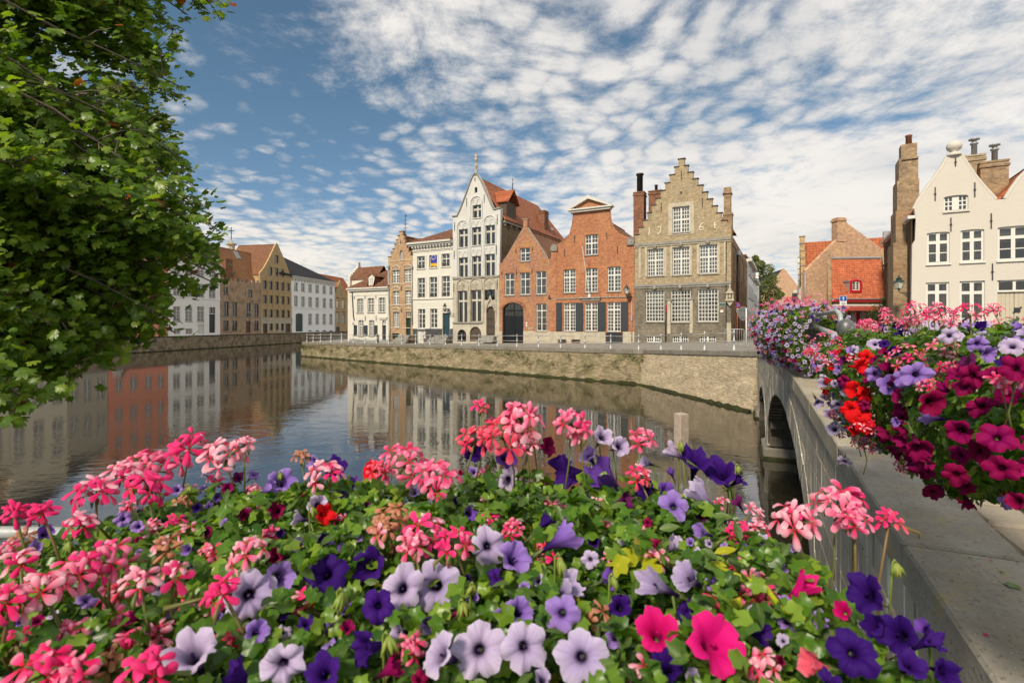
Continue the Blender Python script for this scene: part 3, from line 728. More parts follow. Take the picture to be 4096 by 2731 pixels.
SLATE = m_tiles('dark_glazed_tiles', (.045, .045, .052), (.028, .028, .034), 'y', True, .26, .34, (.03, .03, .035))
SLATEX = m_tiles('dark_glazed_tiles_front', (.045, .045, .052), (.028, .028, .034), 'x', True, .26, .34, (.03, .03, .035))
P_CREAM = m_plaster('warm_white_limewash', (.66, .62, .535), (.36, .32, .25), .45, .3, .5)
P_WHITE = m_plaster('white_stucco', (.66, .63, .55), (.36, .32, .26), .40, .15, .5)
P_GREY = m_plaster('grey_white_stucco', (.86, .85, .80), (.33, .31, .27), .25, .1, .25)
P_COOL = m_plaster('cool_white_stucco', (.90, .90, .88), (.4, .38, .34), .2, .1, .2)
P_PINK = m_plaster('salmon_stucco', (.72, .27, .18), (.3, .15, .1), .3, .1, .3)
P_BEIGE = m_plaster('beige_stucco', (.66, .60, .46), (.3, .27, .2), .3, .1, .3)
P_RIGHT = m_plaster('cream_painted_brick', (.60, .555, .485), (.40, .33, .24), .25, .5, .2)
P_MANS = m_plaster('flaking_white_limewash', (.60, .59, .555), (.30, .27, .22), .65, .3, .7)
S_MANS = m_stone('weathered_grey_limestone', (.50, .45, .36), (.36, .32, .25), 1.2, .3, .9, .35, .5, 0)
B_MANS = m_brick('soot_brown_brick', (.30, .225, .13), (.16, .12, .07), (.28, .24, .17), .22, .07, .01, (.03, .026, .02), .85)
B_NARROW = m_brick('pink_yellow_brick', (.52, .27, .16), (.42, .26, .14), (.46, .38, .27), .21, .065, .011, (.14, .10, .06), .35, (.50, .36, .20))
B_PURP = m_brick('mottled_purple_brick', (.50, .20, .10), (.27, .11, .085), (.42, .33, .25), .21, .066, .011, (.14, .08, .06), .4, (.48, .25, .10))
B_RED = m_brick('orange_red_brick', (.52, .185, .08), (.34, .115, .06), (.44, .31, .21), .21, .066, .009, (.16, .07, .05), .4, (.47, .23, .11))
B_YEL = m_brick('old_yellow_brick', (.49, .37, .21), (.31, .225, .125), (.43, .37, .28), .22, .068, .010, (.11, .09, .065), .6, (.37, .31, .21))
B_GREY = m_brick('sooty_grey_brick', (.21, .18, .135), (.13, .11, .08), (.22, .19, .15), .22, .068, .010, (.06, .05, .04), .5, (.26, .225, .165))
B_SIDE = m_brick('side_street_brick', (.42, .29, .165), (.26, .175, .10), (.40, .33, .24), .22, .068, .010, (.07, .055, .04), .6, (.34, .20, .11))
B_ORO = m_brick('ochre_brick', (.60, .42, .20), (.46, .32, .15), (.52, .43, .29), .22, .07, .008, (.10, .075, .04), .35)
B_BRN = m_brick('brown_mottled_brick', (.58, .39, .24), (.40, .26, .16), (.54, .44, .32), .22, .07, .010, (.18, .13, .09), .45, (.26, .17, .10))
B_CHIM = m_brick('red_chimney_brick', (.32, .12, .06), (.18, .07, .04), (.25, .19, .14), .22, .07, .012, (.05, .03, .025), .6)
B_GAB = m_brick('rosy_gable_brick', (.60, .35, .22), (.46, .26, .16), (.52, .40, .29), .22, .07, .011, (.24, .15, .09), .35, (.56, .36, .21))

def on_row(px): # foot of a photo column on the main row's plan line
    k = (px - CX) / F; t = (k * RC.y - RC.x) / (E1.x - k * E1.y); return RC + E1 * t
def base_z(px, py): p = on_row(px); return CAMZ - (py - HOR) * p.y / F

# --- 1: low white corner house with brown roof
def house1():
    h = House('corner_house', 'low white corner house with brown tiled roof, one dormer and grey shutters', on_row(1398), E1, 2.10, C3)
    for x0, x1, y0, y1 in ((245, 325, 922, 1098), (378, 460, 915, 1095), (515, 600, 908, 1092)): h.win(x0, x1, y0, y1, 4, 5, .42, .08, curt='sheer', sill=True, bar=.045)
    for x0, x1 in ((262, 328), (395, 462)): h.win(x0, x1, 1192, 1388, 4, 6, .38, .08, curt='sheer', bar=.045)
    h.door(560, 608, 1255, 1445, CHAR, 1, 3); h.win(560, 608, 1195, 1252, 4, 1, None, .2, sill=False, bar=.04)
    u0, u1 = h.u(150), h.u(655); ve = h.v(400, 800)
    h.wall([(150, 1500), (655, 1500), (655, 800), (150, 800)], P_CREAM)
    for x0, x1 in ((208, 246), (328, 378), (462, 503)): h.shutter(x0, x1, 1258, 1388, CHAR)
    h.trim(520, 628, 1155, 1168, P_CREAM, .18, 'door_hood'); h.trim(528, 620, 1168, 1186, P_CREAM, .10, 'door_hood')
    for x, a, b in ((347, 885, 930), (484, 880, 925), (350, 1140, 1205), (486, 1135, 1205), (212, 895, 930)): h.anchor(x, a, b)
    h.trim(150, 655, 1440, 1490, m_plaster('grey_plinth', (.28, .28, .27)), .04, 'plinth')
    MB().box(u0 - .25, u1, -.35, -.0, ve - .02, ve + .16).box(u0 - .18, u1, -.22, -.0, ve - .22, ve - .023).build('cornice', CORN, h.root)
    h.trim(150, 655, 872, 882, P_CREAM, .04)
    D = 9.0
    # the flank slants back from a cut corner towards the side canal
    uf = u0 - 3.3; S_ = [(u0, 0), (u0 - .6, .55), (uf, 3.3), (uf, D)]
    for (xa, ya), (xb, yb) in zip(S_, S_[1:]): MB().add([(xa, ya, -1), (xb, yb, -1), (xb, yb, ve), (xa, ya, ve)], [(0, 3, 2, 1)]).build('side_wall', P_CREAM, h.root)
    MB().add([(u1, .3, -1), (u1, D, -1), (u1, D, ve), (u1, .3, ve), (uf, D, -1), (uf, D, ve)], [(0, 1, 2, 3), (1, 4, 5, 2)]).build('side_wall', P_CREAM, h.root)
    wr = 4.2; ur = h.u(430); vr = h.vd(ur, wr, 520)
    r = h.roof([[(u0 - .25, -.35, ve + .17), (u1, -.35, ve + .17), (u1, wr, vr), (ur, wr, vr)], [(uf - .15, 3.2, ve + .17), (u0 - .25, -.35, ve + .17), (ur, wr, vr)], [(uf - .15, D, ve + .17), (uf - .15, 3.2, ve + .17), (ur, wr, vr)], [(u1, D, ve + .17), (uf - .15, D, ve + .17), (ur, wr, vr), (u1, wr, vr)]], TILE_R)
    h.ridge((ur, wr, vr), (u1, wr, vr), TILE_R, r)
    a, b, lo, hi = h.rect(390, 465, 640, 778); mid = (a + b) / 2; ap = h.v(427, 612)
    h.win(412, 446, 668, 772, 4, 4, None, 0, sill=False, raw=False, rec=.04, bar=.05)
    hs = h.holes; h.holes = []; h.holes = hs
    dv = .55; o = h.wall([(a, lo), (b, lo), (b, hi), (mid, ap), (a, hi)], P_WHITE, .12, 'dormer', True, .0)
    for c in [o] + [c for c in h.root.children if c.name.startswith('window')][-1:]: c.location.y = .0
    sl = (vr - ve - .17) / (wr + .35); back = lambda v: -.35 + (v - ve - .17) / sl
    MB().add([(a, .1, lo), (a, back(lo), lo), (a, back(hi), hi), (a, .1, hi)], [(0, 3, 2, 1)]).add([(b, .1, lo), (b, back(lo), lo), (b, back(hi), hi), (b, .1, hi)], [(0, 1, 2, 3)]).build('dormer_cheek', TILE_R, o)
    rr = MB().add([(a - .15, -.12, hi - .05), (mid, -.12, ap + .08), (mid, back(ap), ap + .08), (a - .15, back(hi), hi - .05)], [(0, 1, 2, 3)]).add([(mid, -.12, ap + .08), (b + .15, -.12, hi - .05), (b + .15, back(hi), hi - .05), (mid, back(ap), ap + .08)], [(0, 1, 2, 3)]).build('dormer_roof', TILE_RY, o)
    m = rr.modifiers.new('t', 'SOLIDIFY'); m.thickness = .08
    h.pipe([(188, 820), (190, 880), (205, 1150), (216, 1195)], IRON, .05)
    MB().tube([(h.u(205), -.15, h.v(205, 1245)), (h.u(238), -.45, h.v(238, 1225))], .07).build('lamp', ZINC, h.root)
    # taller rear wing with white crow-stepped end
    uw = uf + .2; we = 4.6; v1 = h.vd(uw, we, 520); wv = h.vd(uw, we, 655)
    w = MB(); w.box(uw - .2, uw + .2, we - 1.7, we + 1.7, 0, wv)
    for i in range(5): hh = 1.5 - .3 * i; w.box(uw - .2, uw + .2, we - hh, we + hh, wv + (v1 - wv) * i / 5, wv + (v1 - wv) * (i + 1) / 5)
    w.box(uw - .16, uw + .16, we - .2, we + .2, v1, h.vd(uw, we, 470)); w.build('wing_gable', P_CREAM, h.root)
    MB().add([(uw, we - 1.5, wv - .5), (uw + 4.5, we - 1.5, wv - .5), (uw + 4.5, we, v1 - .15), (uw, we, v1 - .15), (uw, we + 1.5, wv - .5), (uw + 4.5, we + 1.5, wv - .5)], [(0, 1, 2, 3), (3, 2, 5, 4)]).build('wing_roof', TILE_R, h.root)
    MB().box(uw + .2, uw + 4.3, we - 1.4, we + 1.4, 0, wv - .5).build('wing_wall', P_CREAM, h.root)
    h.chimney(h.u(565), wr, vr - .4, h.v(560, 455), .9, .6, B_CHIM, 1)
house1()

# --- 2: narrow brick house with crow-stepped gable
def house2():
    h = House('stepped_gable_house', 'narrow pink-yellow brick house with crow-stepped gable, green door and weathervane', on_row(1555), E1, 2.15, C3)
    DW = m_paint('pale_stone_frames', (.55, .47, .34), .8, .1)
    DG = m_paint('dark_window_paint', (.10, .10, .09), .5)
    for x0, x1, y0, y1 in ((688, 778, 565, 726), (836, 920, 552, 716), (693, 775, 830, 998), (848, 928, 822, 992)): h.win(x0, x1, y0, y1, 4, 5, .36, .0, WHITE, curt='drape', bar=.05, mull=.14, sill=DW)
    h.win(697, 775, 1092, 1280, 4, 6, .36, .0, WHITE, curt='sheer', bar=.05, sill=DW)
    h.win(782, 822, 318, 432, 2, 4, None, .32, WHITE, bar=.05, sill=DW)
    h.door(858, 918, 1162, 1385, GREEN, 1, 2); h.win(860, 918, 1092, 1158, 2, 1, None, 0, WHITE, sill=False)
    h.door(688, 775, 1358, 1490, GREEN, 2, 2, name='cellar_door')
    L = [(636, 310), (692, 300), (715, 240), (737, 187), (757, 135), (780, 82)]; Rr = [(820, 82), (838, 122), (851, 172), (873, 228), (895, 278), (920, 328), (945, 374)]
    o = [(636, 1500), (636, 400), (668, 400), (668, 345), (690, 345), (690, 300), (715, 300), (715, 242), (737, 242), (737, 188), (757, 188), (757, 135), (780, 135), (780, 82), (822, 82), (822, 124), (838, 124), (838, 175), (852, 175), (852, 228), (873, 228), (873, 280), (895, 280), (895, 328), (920, 328), (920, 376), (945, 376), (945, 1500)]
    h.wall(o, B_NARROW); h.caps(o, m_stone('dark_brick_cap', (.16, .12, .08), (.10, .08, .05), 4))
    for (x0, x1, y0) in ((682, 782, 560), (830, 926, 548), (688, 780, 822), (842, 932, 816), (690, 780, 1082), (852, 925, 1082)):
        u0, u1 = h.u(x0), h.u(x1); v = h.v((x0 + x1) / 2, y0); w = (u1 - u0) / 2; c = (u0 + u1) / 2; a = MB()
        a.tube([(c + w * math.cos(math.pi * i / 10), -.02, v + .12 + w * .62 * math.sin(math.pi * i / 10)) for i in range(11)], .07, 6)
        for i in (-1, 0, 1): a.tube([(c + i * w * .38, -.02, v + .16), (c + i * w * .38 + .12, -.02, v + .42)], .05, 5)
        a.build('relieving_arch', DW, h.root); h.trim(x0 - 4, x1 + 4, y0 - 6, y0 + 3, DW, .05, 'lintel')
    for y in (735, 440, 1000, 1285): h.trim(655, 940, y, y + 9, DW, .05)
    h.pipe([(643, 560), (646, 800), (660, 1260), (662, 1480)], ZINC, .07); h.pipe([(938, 520), (936, 900), (945, 1250)], ZINC, .07)
    for x in (643, 938): MB().box(h.u(x) - .15, h.u(x) + .15, -.22, -.01, h.v(x, 545), h.v(x, 515)).build('rain_hopper', ZINC, h.root)
    for x, a, b in ((795, 195, 240), (802, 765, 825), (802, 1040, 1095)): h.anchor(x, a, b)
    u0, u1 = h.u(640), h.u(945); ve = h.v(800, 400); vr = h.v(800, 130)
    h.body(u0, u1, 8, ve, B_SIDE, vr); h.gable_roof(u0, u1, .36, 8, ve, vr, TILE_RY)
    h.chimney(h.u(865), 2.5, ve, h.v(865, 140), .9, .9, B_CHIM, 0)
    w = MB(); x = h.u(836); v = h.v(836, 120); w.tube([(x, .2, v), (x, .2, v + 2.4)], .03, 6); 
    for i, q in enumerate((.8, 1.2, 1.7)): w.tube([(x - .35 + i * .08, .2, v + q), (x + .35 - i * .08, .2, v + q)], .02, 5)
    w.box(x, x + .22, .19, .21, v + 2.1, v + 2.2); w.build('weathervane', IRON, h.root)
    h.steps(795, 935, 1385, 4, SILL); 
    for x in (790, 930):
        rl = MB(); u = h.u(x); rl.tube([(u, -1.5, 0.1), (u, -1.5, 1.05), (u, -.1, h.v(x, 1385) + .95)], .02, 6)
        rl.build('hand_rail', IRON, h.root)
house2()

# --- 3: tall white classical house with the flag
def house3():
    h = House('classical_house', 'tall cream-white classical house with dentil cornice and a flag hung in one window', on_row(1651), E1, 2.25, C3)
    for x0, x1, y0, y1 in ((1002, 1098, 392, 548), (1154, 1252, 378, 535), (1308, 1410, 360, 522)): h.win(x0, x1, y0, y1, 2, 3, .38, 0, curt=None if x0 == 1154 else 'drape', sill=P_WHITE); h.surround(x0, x1, y0, y1, P_WHITE, .16, .05)
    for x0, x1, y0, y1 in ((1008, 1100, 664, 912), (1157, 1252, 652, 908), (1310, 1412, 640, 900)): h.win(x0, x1, y0, y1, 2, 4, .28, 0, curt='drape', sill=P_WHITE, bar=.045); h.surround(x0, x1, y0, y1, P_WHITE, .16, .05)
    for x0, x1, y0, y1 in ((1012, 1100, 1045, 1295), (1162, 1252, 1040, 1290)): h.win(x0, x1, y0, y1, 2, 4, .28, 0, curt='drape', sill=P_WHITE, bar=.045)
    h.door(1317, 1408, 1102, 1385, TEAL, 1, 3); h.win(1320, 1408, 1042, 1098, 2, 1, None, 0, sill=False)
    h.door(1000, 1108, 1322, 1490, WHITE, 2, 1, boards=True, name='cellar_door')
    h.win(1168, 1240, 1375, 1455, 4, 1, None, 0, IRON, bar=.03, sill=False)
    h.wall([(945, 1530), (1447, 1530), (1447, 200), (945, 262)], P_WHITE)
    pl = m_plaster('dark_grey_plinth', (.075, .075, .078), (.05, .05, .05))
    for a, b in ((945, 998), (1110, 1165), (1243, 1313), (1412, 1447)): h.trim(a, b, 1300, 1490, pl, .03, 'plinth')
    h.trim(1166, 1242, 1300, 1372, pl, .03, 'plinth'); h.trim(1000, 1108, 1300, 1318, pl, .03, 'plinth')
    u0, u1 = h.u(945), h.u(1447); vt = h.v(1200, 228)
    c = MB(); c.box(u0 - .5, u1, -.55, .0, vt, vt + .2); c.box(u0 - .35, u1, -.38, .0, vt - .2, vt - .003); c.box(u0 - .1, u1, -.12, 0, vt - .75, vt - .65)
    cr = c.build('cornice', CORN, h.root); dn = MB()
    n = int((u1 - u0) / .42)
    for i in range(n): MB().box(u0 + i * .42 + .05, u0 + i * .42 + .25, -.30, .0, vt - .42, vt - .203).build('dentil', CORN, cr)
    h.trim(945, 1447, 915, 930, P_WHITE, .1); h.trim(945, 1447, 318, 328, P_WHITE, .05)
    grv = m_plaster('groove_shadow_joint', (.55, .52, .45))
    for y in (960, 992, 1024, 1062, 1098, 1134, 1170, 1206, 1242, 1278):
        for a, b in ((945, 1008), (1104, 1158), (1256, 1312), (1412, 1447)) if y > 1040 else ((945, 1447),): h.trim(a, b, y, y + 26, P_WHITE, .018, 'rusticated_band')
    D = 9; vr = h.vd(u1, 4.5, 20) ; ur = h.u(1380)
    vr = h.vd(ur, 4.5, -15)
    h.body(u0, u1, D, vt, P_WHITE)
    r = h.roof([[(u0 - .5, -.5, vt + .2), (u1, -.5, vt + .2), (u1, 4.5, vr), (ur, 4.5, vr)], [(u0 - .5, D, vt + .2), (u0 - .5, -.5, vt + .2), (ur, 4.5, vr)], [(u1, D, vt + .2), (u0 - .5, D, vt + .2), (ur, 4.5, vr), (u1, 4.5, vr)]], TILE_R)
    h.roof([[(u0 - 2.5, 5, vt + .6), (u0 + 3, 5, vt + .6), (u0 + 3, 8, vt + 2.6), (u0 - 2.5, 8, vt + 2.6)]], TILE_R, name='rear_roof')
    h.steps(1245, 1420, 1385, 5, SILL)
    for x0, x1, y in ((1008, 1098, 545), (1312, 1408, 518), (1012, 1098, 908), (1160, 1250, 904), (1312, 1410, 895)):   # little iron window guards
        m = MB(); a, b = h.u(x0), h.u(x1); v = h.v((x0 + x1) / 2, y)
        for z in (.08, .42): m.tube([(a, -.03, v + z), (b, -.03, v + z)], .018, 5)
        for i in range(7): x = a + (b - a) * i / 6; m.tube([(x, -.03, v + .05), (x + .06 * (-1) ** i, -.03, v + .25), (x, -.03, v + .45)], .015, 5)
        m.build('window_guard', IRON, h.root)
    for x in (1190, 1360):
        rl = MB(); u = h.u(x); rl.tube([(u, -2.0, .1), (u, -2.0, 1.1), (u + .1, -.15, h.v(x, 1385) + .95)], .022, 6)
        for j in range(5): t = j / 5; rl.tube([(u + .1 * t, -2 + 1.85 * t, .1), (u + .1 * t, -2 + 1.85 * t, 1.1 + (h.v(x, 1385) - .15) * t)], .014, 5)
        rl.build('hand_rail', IRON, h.root)
    # flag in the middle window of the top floor: ring of stars on blue above blue and yellow
    a, b, lo, hi = h.rect(1166, 1248, 378, 516)
    FB = m_paint('flag_blue', (.035, .045, .30), .8, .1); FY = m_paint('flag_yellow', (.75, .42, .02), .8, .08); FW = m_paint('flag_white', (.7, .7, .72), .8)
    def cl(lo, hi, mt, nm, par):
        V = []; n = 10
        for i in range(n + 1): x = a + (b - a) * i / n; q = .02 + .03 * math.sin(i * 1.3); V += [(x, q, lo + .04 * math.sin(i * .6)), (x, q, hi)]
        m = MB().add(V, [(2 * i, 2 * i + 2, 2 * i + 3, 2 * i + 1) for i in range(n)]).build(nm, mt, par); md = m.modifiers.new('t', 'SOLIDIFY'); md.thickness = .01; return m
    fr = empty('flag', h.root.location, h.root.rotation_euler.z); tag(fr, 'blue and yellow flag with a ring of pale stars hanging in the white house window', 'flag')
    q = lo + (hi - lo) * .28; cl(q, hi, FB, 'blue_cloth', fr); cl(lo, q - .02, FY, 'yellow_cloth', fr)
    s = MB(); cx, cz, rr = (a + b) / 2, hi - (hi - lo) * .20, (b - a) * .27
    for i in range(12): t = i * math.pi / 6; s.lathe([(.05, 0), (.05, .012)], 5, (0, 0, 0)); n = len(s.v) - 10; s.v[n:] = [(cx + rr * math.cos(t) + p[0], -.03 - p[2], cz + rr * math.sin(t) + p[1]) for p in s.v[n:]]
    s.build('star_ring', FW, fr)
house3()

# --- 4: gothic white mansion
def arch_pts(c, w, v, n=10, k=1.0): return [(c + w * math.cos(math.pi * i / n), v + k * w * math.sin(math.pi * i / n)) for i in range(n + 1)]
def house4():
    h = House('gothic_mansion', 'tall white gothic stone mansion with pointed gable, traceried windows and finial', on_row(1811), E1, 2.45, C4)
    ST = m_paint('grey_white_stone_mullions', (.52, .49, .42), .8, .1)
    DGL = PANED
    def gw(x0, x1, y0, y1, tr=.32): return h.win(x0, x1, y0, y1, 2, 2, tr, 0, ST, rec=.22, fr=.05, mull=.20, glass=DGL, sill=P_MANS if y1 < 1000 else S_MANS)
    for r in ((110, 183, 596, 742), (217, 290, 580, 726), (324, 402, 564, 716), (110, 183, 824, 985), (217, 290, 812, 978), (322, 402, 796, 975), (222, 290, 402, 505)): gw(*r)
    up_holes, h.holes = h.holes, []
    for r in ((103, 180, 1092, 1346), (207, 290, 1085, 1340)): gw(*r)
    h.win(318, 402, 1082, 1166, 6, 4, None, 0, IRON, rec=.2, bar=.03, fr=.05, mull=.18, glass=DGL, sill=False)
    h.door(332, 402, 1218, 1455, BROWNW, 1, 2, .5, boards=True)
    h.win(99, 170, 1402, 1500, 4, 4, None, .75, IRON, rec=.2, bar=.04, sill=False, glass=DGL)
    h.door(199, 290, 1380, 1500, BROWNW, 2, 1, .85, boards=True, name='cellar_door')
    low = h.holes; h.holes = up_holes
    h.win(238, 260, 260, 304, 1, 1, None, 0, IRON, rec=.2, sill=False)
    gab = [(62, 980), (62, 500), (52, 497), (98, 490), (130, 420), (152, 360), (178, 290), (208, 205), (228, 165), (240, 148), (254, 148), (262, 160), (290, 205), (320, 275), (350, 345), (385, 425), (392, 438), (446, 425), (446, 520), (437, 975)]
    h.wall(gab, P_MANS, .5); h.holes = low
    h.wall([(62, 1540), (437, 1540), (437, 978), (62, 998)], S_MANS, .5, 'ground_storey_wall', y=.004)
    # gable edge mouldings, bay arches and blind tracery
    ed = MB()
    for pts in ([(60, 494), (98, 490), (130, 420), (152, 360), (178, 290), (208, 205), (228, 165), (242, 146)], [(252, 146), (262, 160), (290, 205), (320, 275), (350, 345), (385, 425), (392, 438), (448, 424)]):
        q = [h.uv(p) for p in pts]; ed.tube([(u, -.03, v) for u, v in q], .10, 6)
    ed.build('gable_moulding', SILL, h.root)
    def bay(x0, x1, ytop, ybot, mt):
        u0, u1 = h.u(x0), h.u(x1); w = (u1 - u0) / 2; c = (u0 + u1) / 2; vt = h.v((x0 + x1) / 2, ytop) - w; vb = h.v((x0 + x1) / 2, ybot)
        p = [(u1, -.03, vb)] + [(a, -.03, b) for a, b in arch_pts(c, w, vt)] + [(u0, -.03, vb)]; MB().tube(p, .075, 6).build('bay_moulding', mt, h.root)
        return c, w, vt
    def tracery(c, w, v, hgt, mt, round_top=True):
        t = MB()
        for s_ in (-.5, .5):
            q = arch_pts(c + s_ * w, w * .42, v + hgt * .35, 8, 1.25); t.tube([(q[0][0], -.01, v)] + [(a, -.01, b) for a, b in q] + [(q[-1][0], -.01, v)], .045, 5)
            q = arch_pts(c + s_ * w, w * .2, v + hgt * .30, 6, 1.4); t.tube([(a, -.005, b) for a, b in q], .03, 5)
        if round_top: t.tube([(c + w * .22 * math.cos(a * math.pi / 4), -.01, v + hgt * .98 + w * .22 * math.sin(a * math.pi / 4)) for a in range(9)], .04, 5)
        t.build('blind_tracery', mt, h.root)
    for (x0, x1, yt, yb) in ((98, 190, 527, 990), (206, 299, 332, 985), (312, 408, 486, 978)): bay(x0, x1, yt, yb, P_MANS)
    for (x0, x1, yt) in ((95, 186, 1000), (200, 298, 992), (311, 408, 984)): bay(x0, x1, yt, 1345, S_MANS)
    for x0, x1, v_, hh, mt, rt in ((104, 186, 592, 45, P_MANS, True), (211, 295, 577, 55, P_MANS, False), (317, 404, 560, 48, P_MANS, True), (104, 186, 820, 58, P_MANS, False), (211, 295, 808, 60, P_MANS, False), (317, 404, 792, 60, P_MANS, False), (214, 294, 398, 42, P_MANS, True),
                                   (100, 182, 1088, 52, S_MANS, True), (205, 294, 1082, 52, S_MANS, True), (315, 404, 1078, 52, S_MANS, True)):
        u0, u1 = h.u(x0), h.u(x1); vv = h.v((x0 + x1) / 2, v_); tracery((u0 + u1) / 2, (u1 - u0) / 2, vv, (hh / C4[2]) / F * 52, mt, rt)
    for x in (194, 303): h.trim(x - 6, x + 6, 505, 985, P_MANS, .06, 'pier')
    h.trim(62, 437, 975, 990, SILL, .12); h.trim(64, 300, 1342, 1354, SILL, .12)
    for x in (192, 304): h.trim(x - 5, x + 5, 1095, 1345, S_MANS, .07, 'pier')
    # ogee over the door with rosette
    c = (h.u(332) + h.u(402)) / 2; w = (h.u(402) - h.u(332)) / 2; v = h.v(367, 1236)
    og = MB(); og.tube([(c - w, -.08, v - .2), (c - w * .8, -.08, v + .35), (c - w * .3, -.08, v + .8), (c, -.08, v + 1.35)], .07, 6).tube([(c + w, -.08, v - .2), (c + w * .8, -.08, v + .35), (c + w * .3, -.08, v + .8), (c, -.08, v + 1.35)], .07, 6)
    og.tube([(c + .3 * math.cos(a * .7), -.05, v + .55 + .3 * math.sin(a * .7)) for a in range(10)], .05, 6); og.build('door_ogee', S_MANS, h.root)
    hg = MB()
    for q in (.5, 1.3, 2.1): hg.box(h.u(334), h.u(385), .12, .155, q + .3, q + .36)
    hg.build('strap_hinge', IRON, h.root)
    for x, a, b in ((78, 540, 610), (190, 528, 590), (303, 505, 575), (421, 480, 560), (75, 770, 838), (186, 755, 825), (294, 740, 810), (415, 728, 802), (175, 345, 415), (316, 318, 388), (242, 180, 212), (72, 1030, 1098), (186, 1018, 1085), (295, 1010, 1080), (421, 1000, 1085)): h.anchor(x, a, b)
    fu, fv = h.uv((247, 150)); f = MB().lathe([(.18, 0), (.13, .5), (.10, .9), (.20, 1.0), (.10, 1.15), (.09, 1.5), (.22, 1.62), (.22, 1.78), (.09, 1.9), (.2, 2.05), (.12, 2.25), (.02, 2.35)], 8, (fu, .1, fv - .2))
    f.build('finial', S_MANS, h.root, True)
    u0, u1 = h.u(64), h.u(446); ve = h.v(446, 520); ur = h.u(248); vr = h.v(248, 178)
    D = h.deep(ur, 740); 
    h.body(u0, u1, D + 1.5, ve, B_MANS, None)
    hip = 2.2
    r = h.roof([[(u0 - .2, .5, ve), (ur, .5, vr), (ur, D, vr), (u0 - .2, D + hip, ve)][::-1], [(ur, .5, vr), (u1 + .25, .5, ve + .02), (u1 + .25, D + hip, ve + .02), (ur, D, vr)][::-1], [(u0, D + hip, ve), (u1, D + hip, ve), (ur, D, vr)]], TILE_M)
    h.ridge((ur, .5, vr), (ur, D, vr), m_tiles('mossy_ridge_tiles', (.24, .15, .045), (.2, .1, .03), 'y'), r)
    g = MB().box(u1 + .02, u1 + .30, .5, D + hip, ve - .22, ve - .02).build('eaves_gutter', SILL, h.root)
    for i in range(14): MB().box(u1 + .003, u1 + .22, .7 + (D + 1) * i / 13, .9 + (D + 1) * i / 13, ve - .5, ve - .225).build('corbel', SILL, h.root)
    # hoist dormer on the roof flank
    du = u1 - .5; w0 = 1.2; w1 = 3.4; z0, z1, zr = ve - .1, ve + 2.2, ve + 3.6
    dm = MB().box(du - 1.6, du + .55, w0, w1, z0, z1).build('dormer', BROWNW, h.root)
    dr = MB().add([(du - 2.2, w0 - .25, z1 - .1), (du + .9, w0 - .25, z1 - .1), (du + .9, (w0 + w1) / 2, zr), (du - 2.2, (w0 + w1) / 2, zr), (du - 2.2, w1 + .25, z1 - .1), (du + .9, w1 + .25, z1 - .1)], [(0, 1, 2, 3), (3, 2, 5, 4)]).build('dormer_roof', TILE_OY, dm)
    dr.modifiers.new('t', 'SOLIDIFY').thickness = .1
    MB().lathe([(.05, 0), (.04, .5), (.09, .6), (.03, .65), (.02, 1.0), (.07, 1.05), (.01, 1.2)], 7, (du + .7, (w0 + w1) / 2, zr)).build('dormer_finial', IRON, dm, True)
    wc = h.deep(u1 - .6, 790); h.chimney(u1 - .6, wc, ve - .3, h.vd(u1 - .6, wc, 455), .9, 1.2, B_CHIM)
    sk = MB().box(u1 - .5, u1 - .45, wc + 2, wc + 2.8, ve + .5, ve + 1.6).build('skylight', WHITE, h.root)
    h.steps(310, 415, 1455, 3, SILL)
house4()

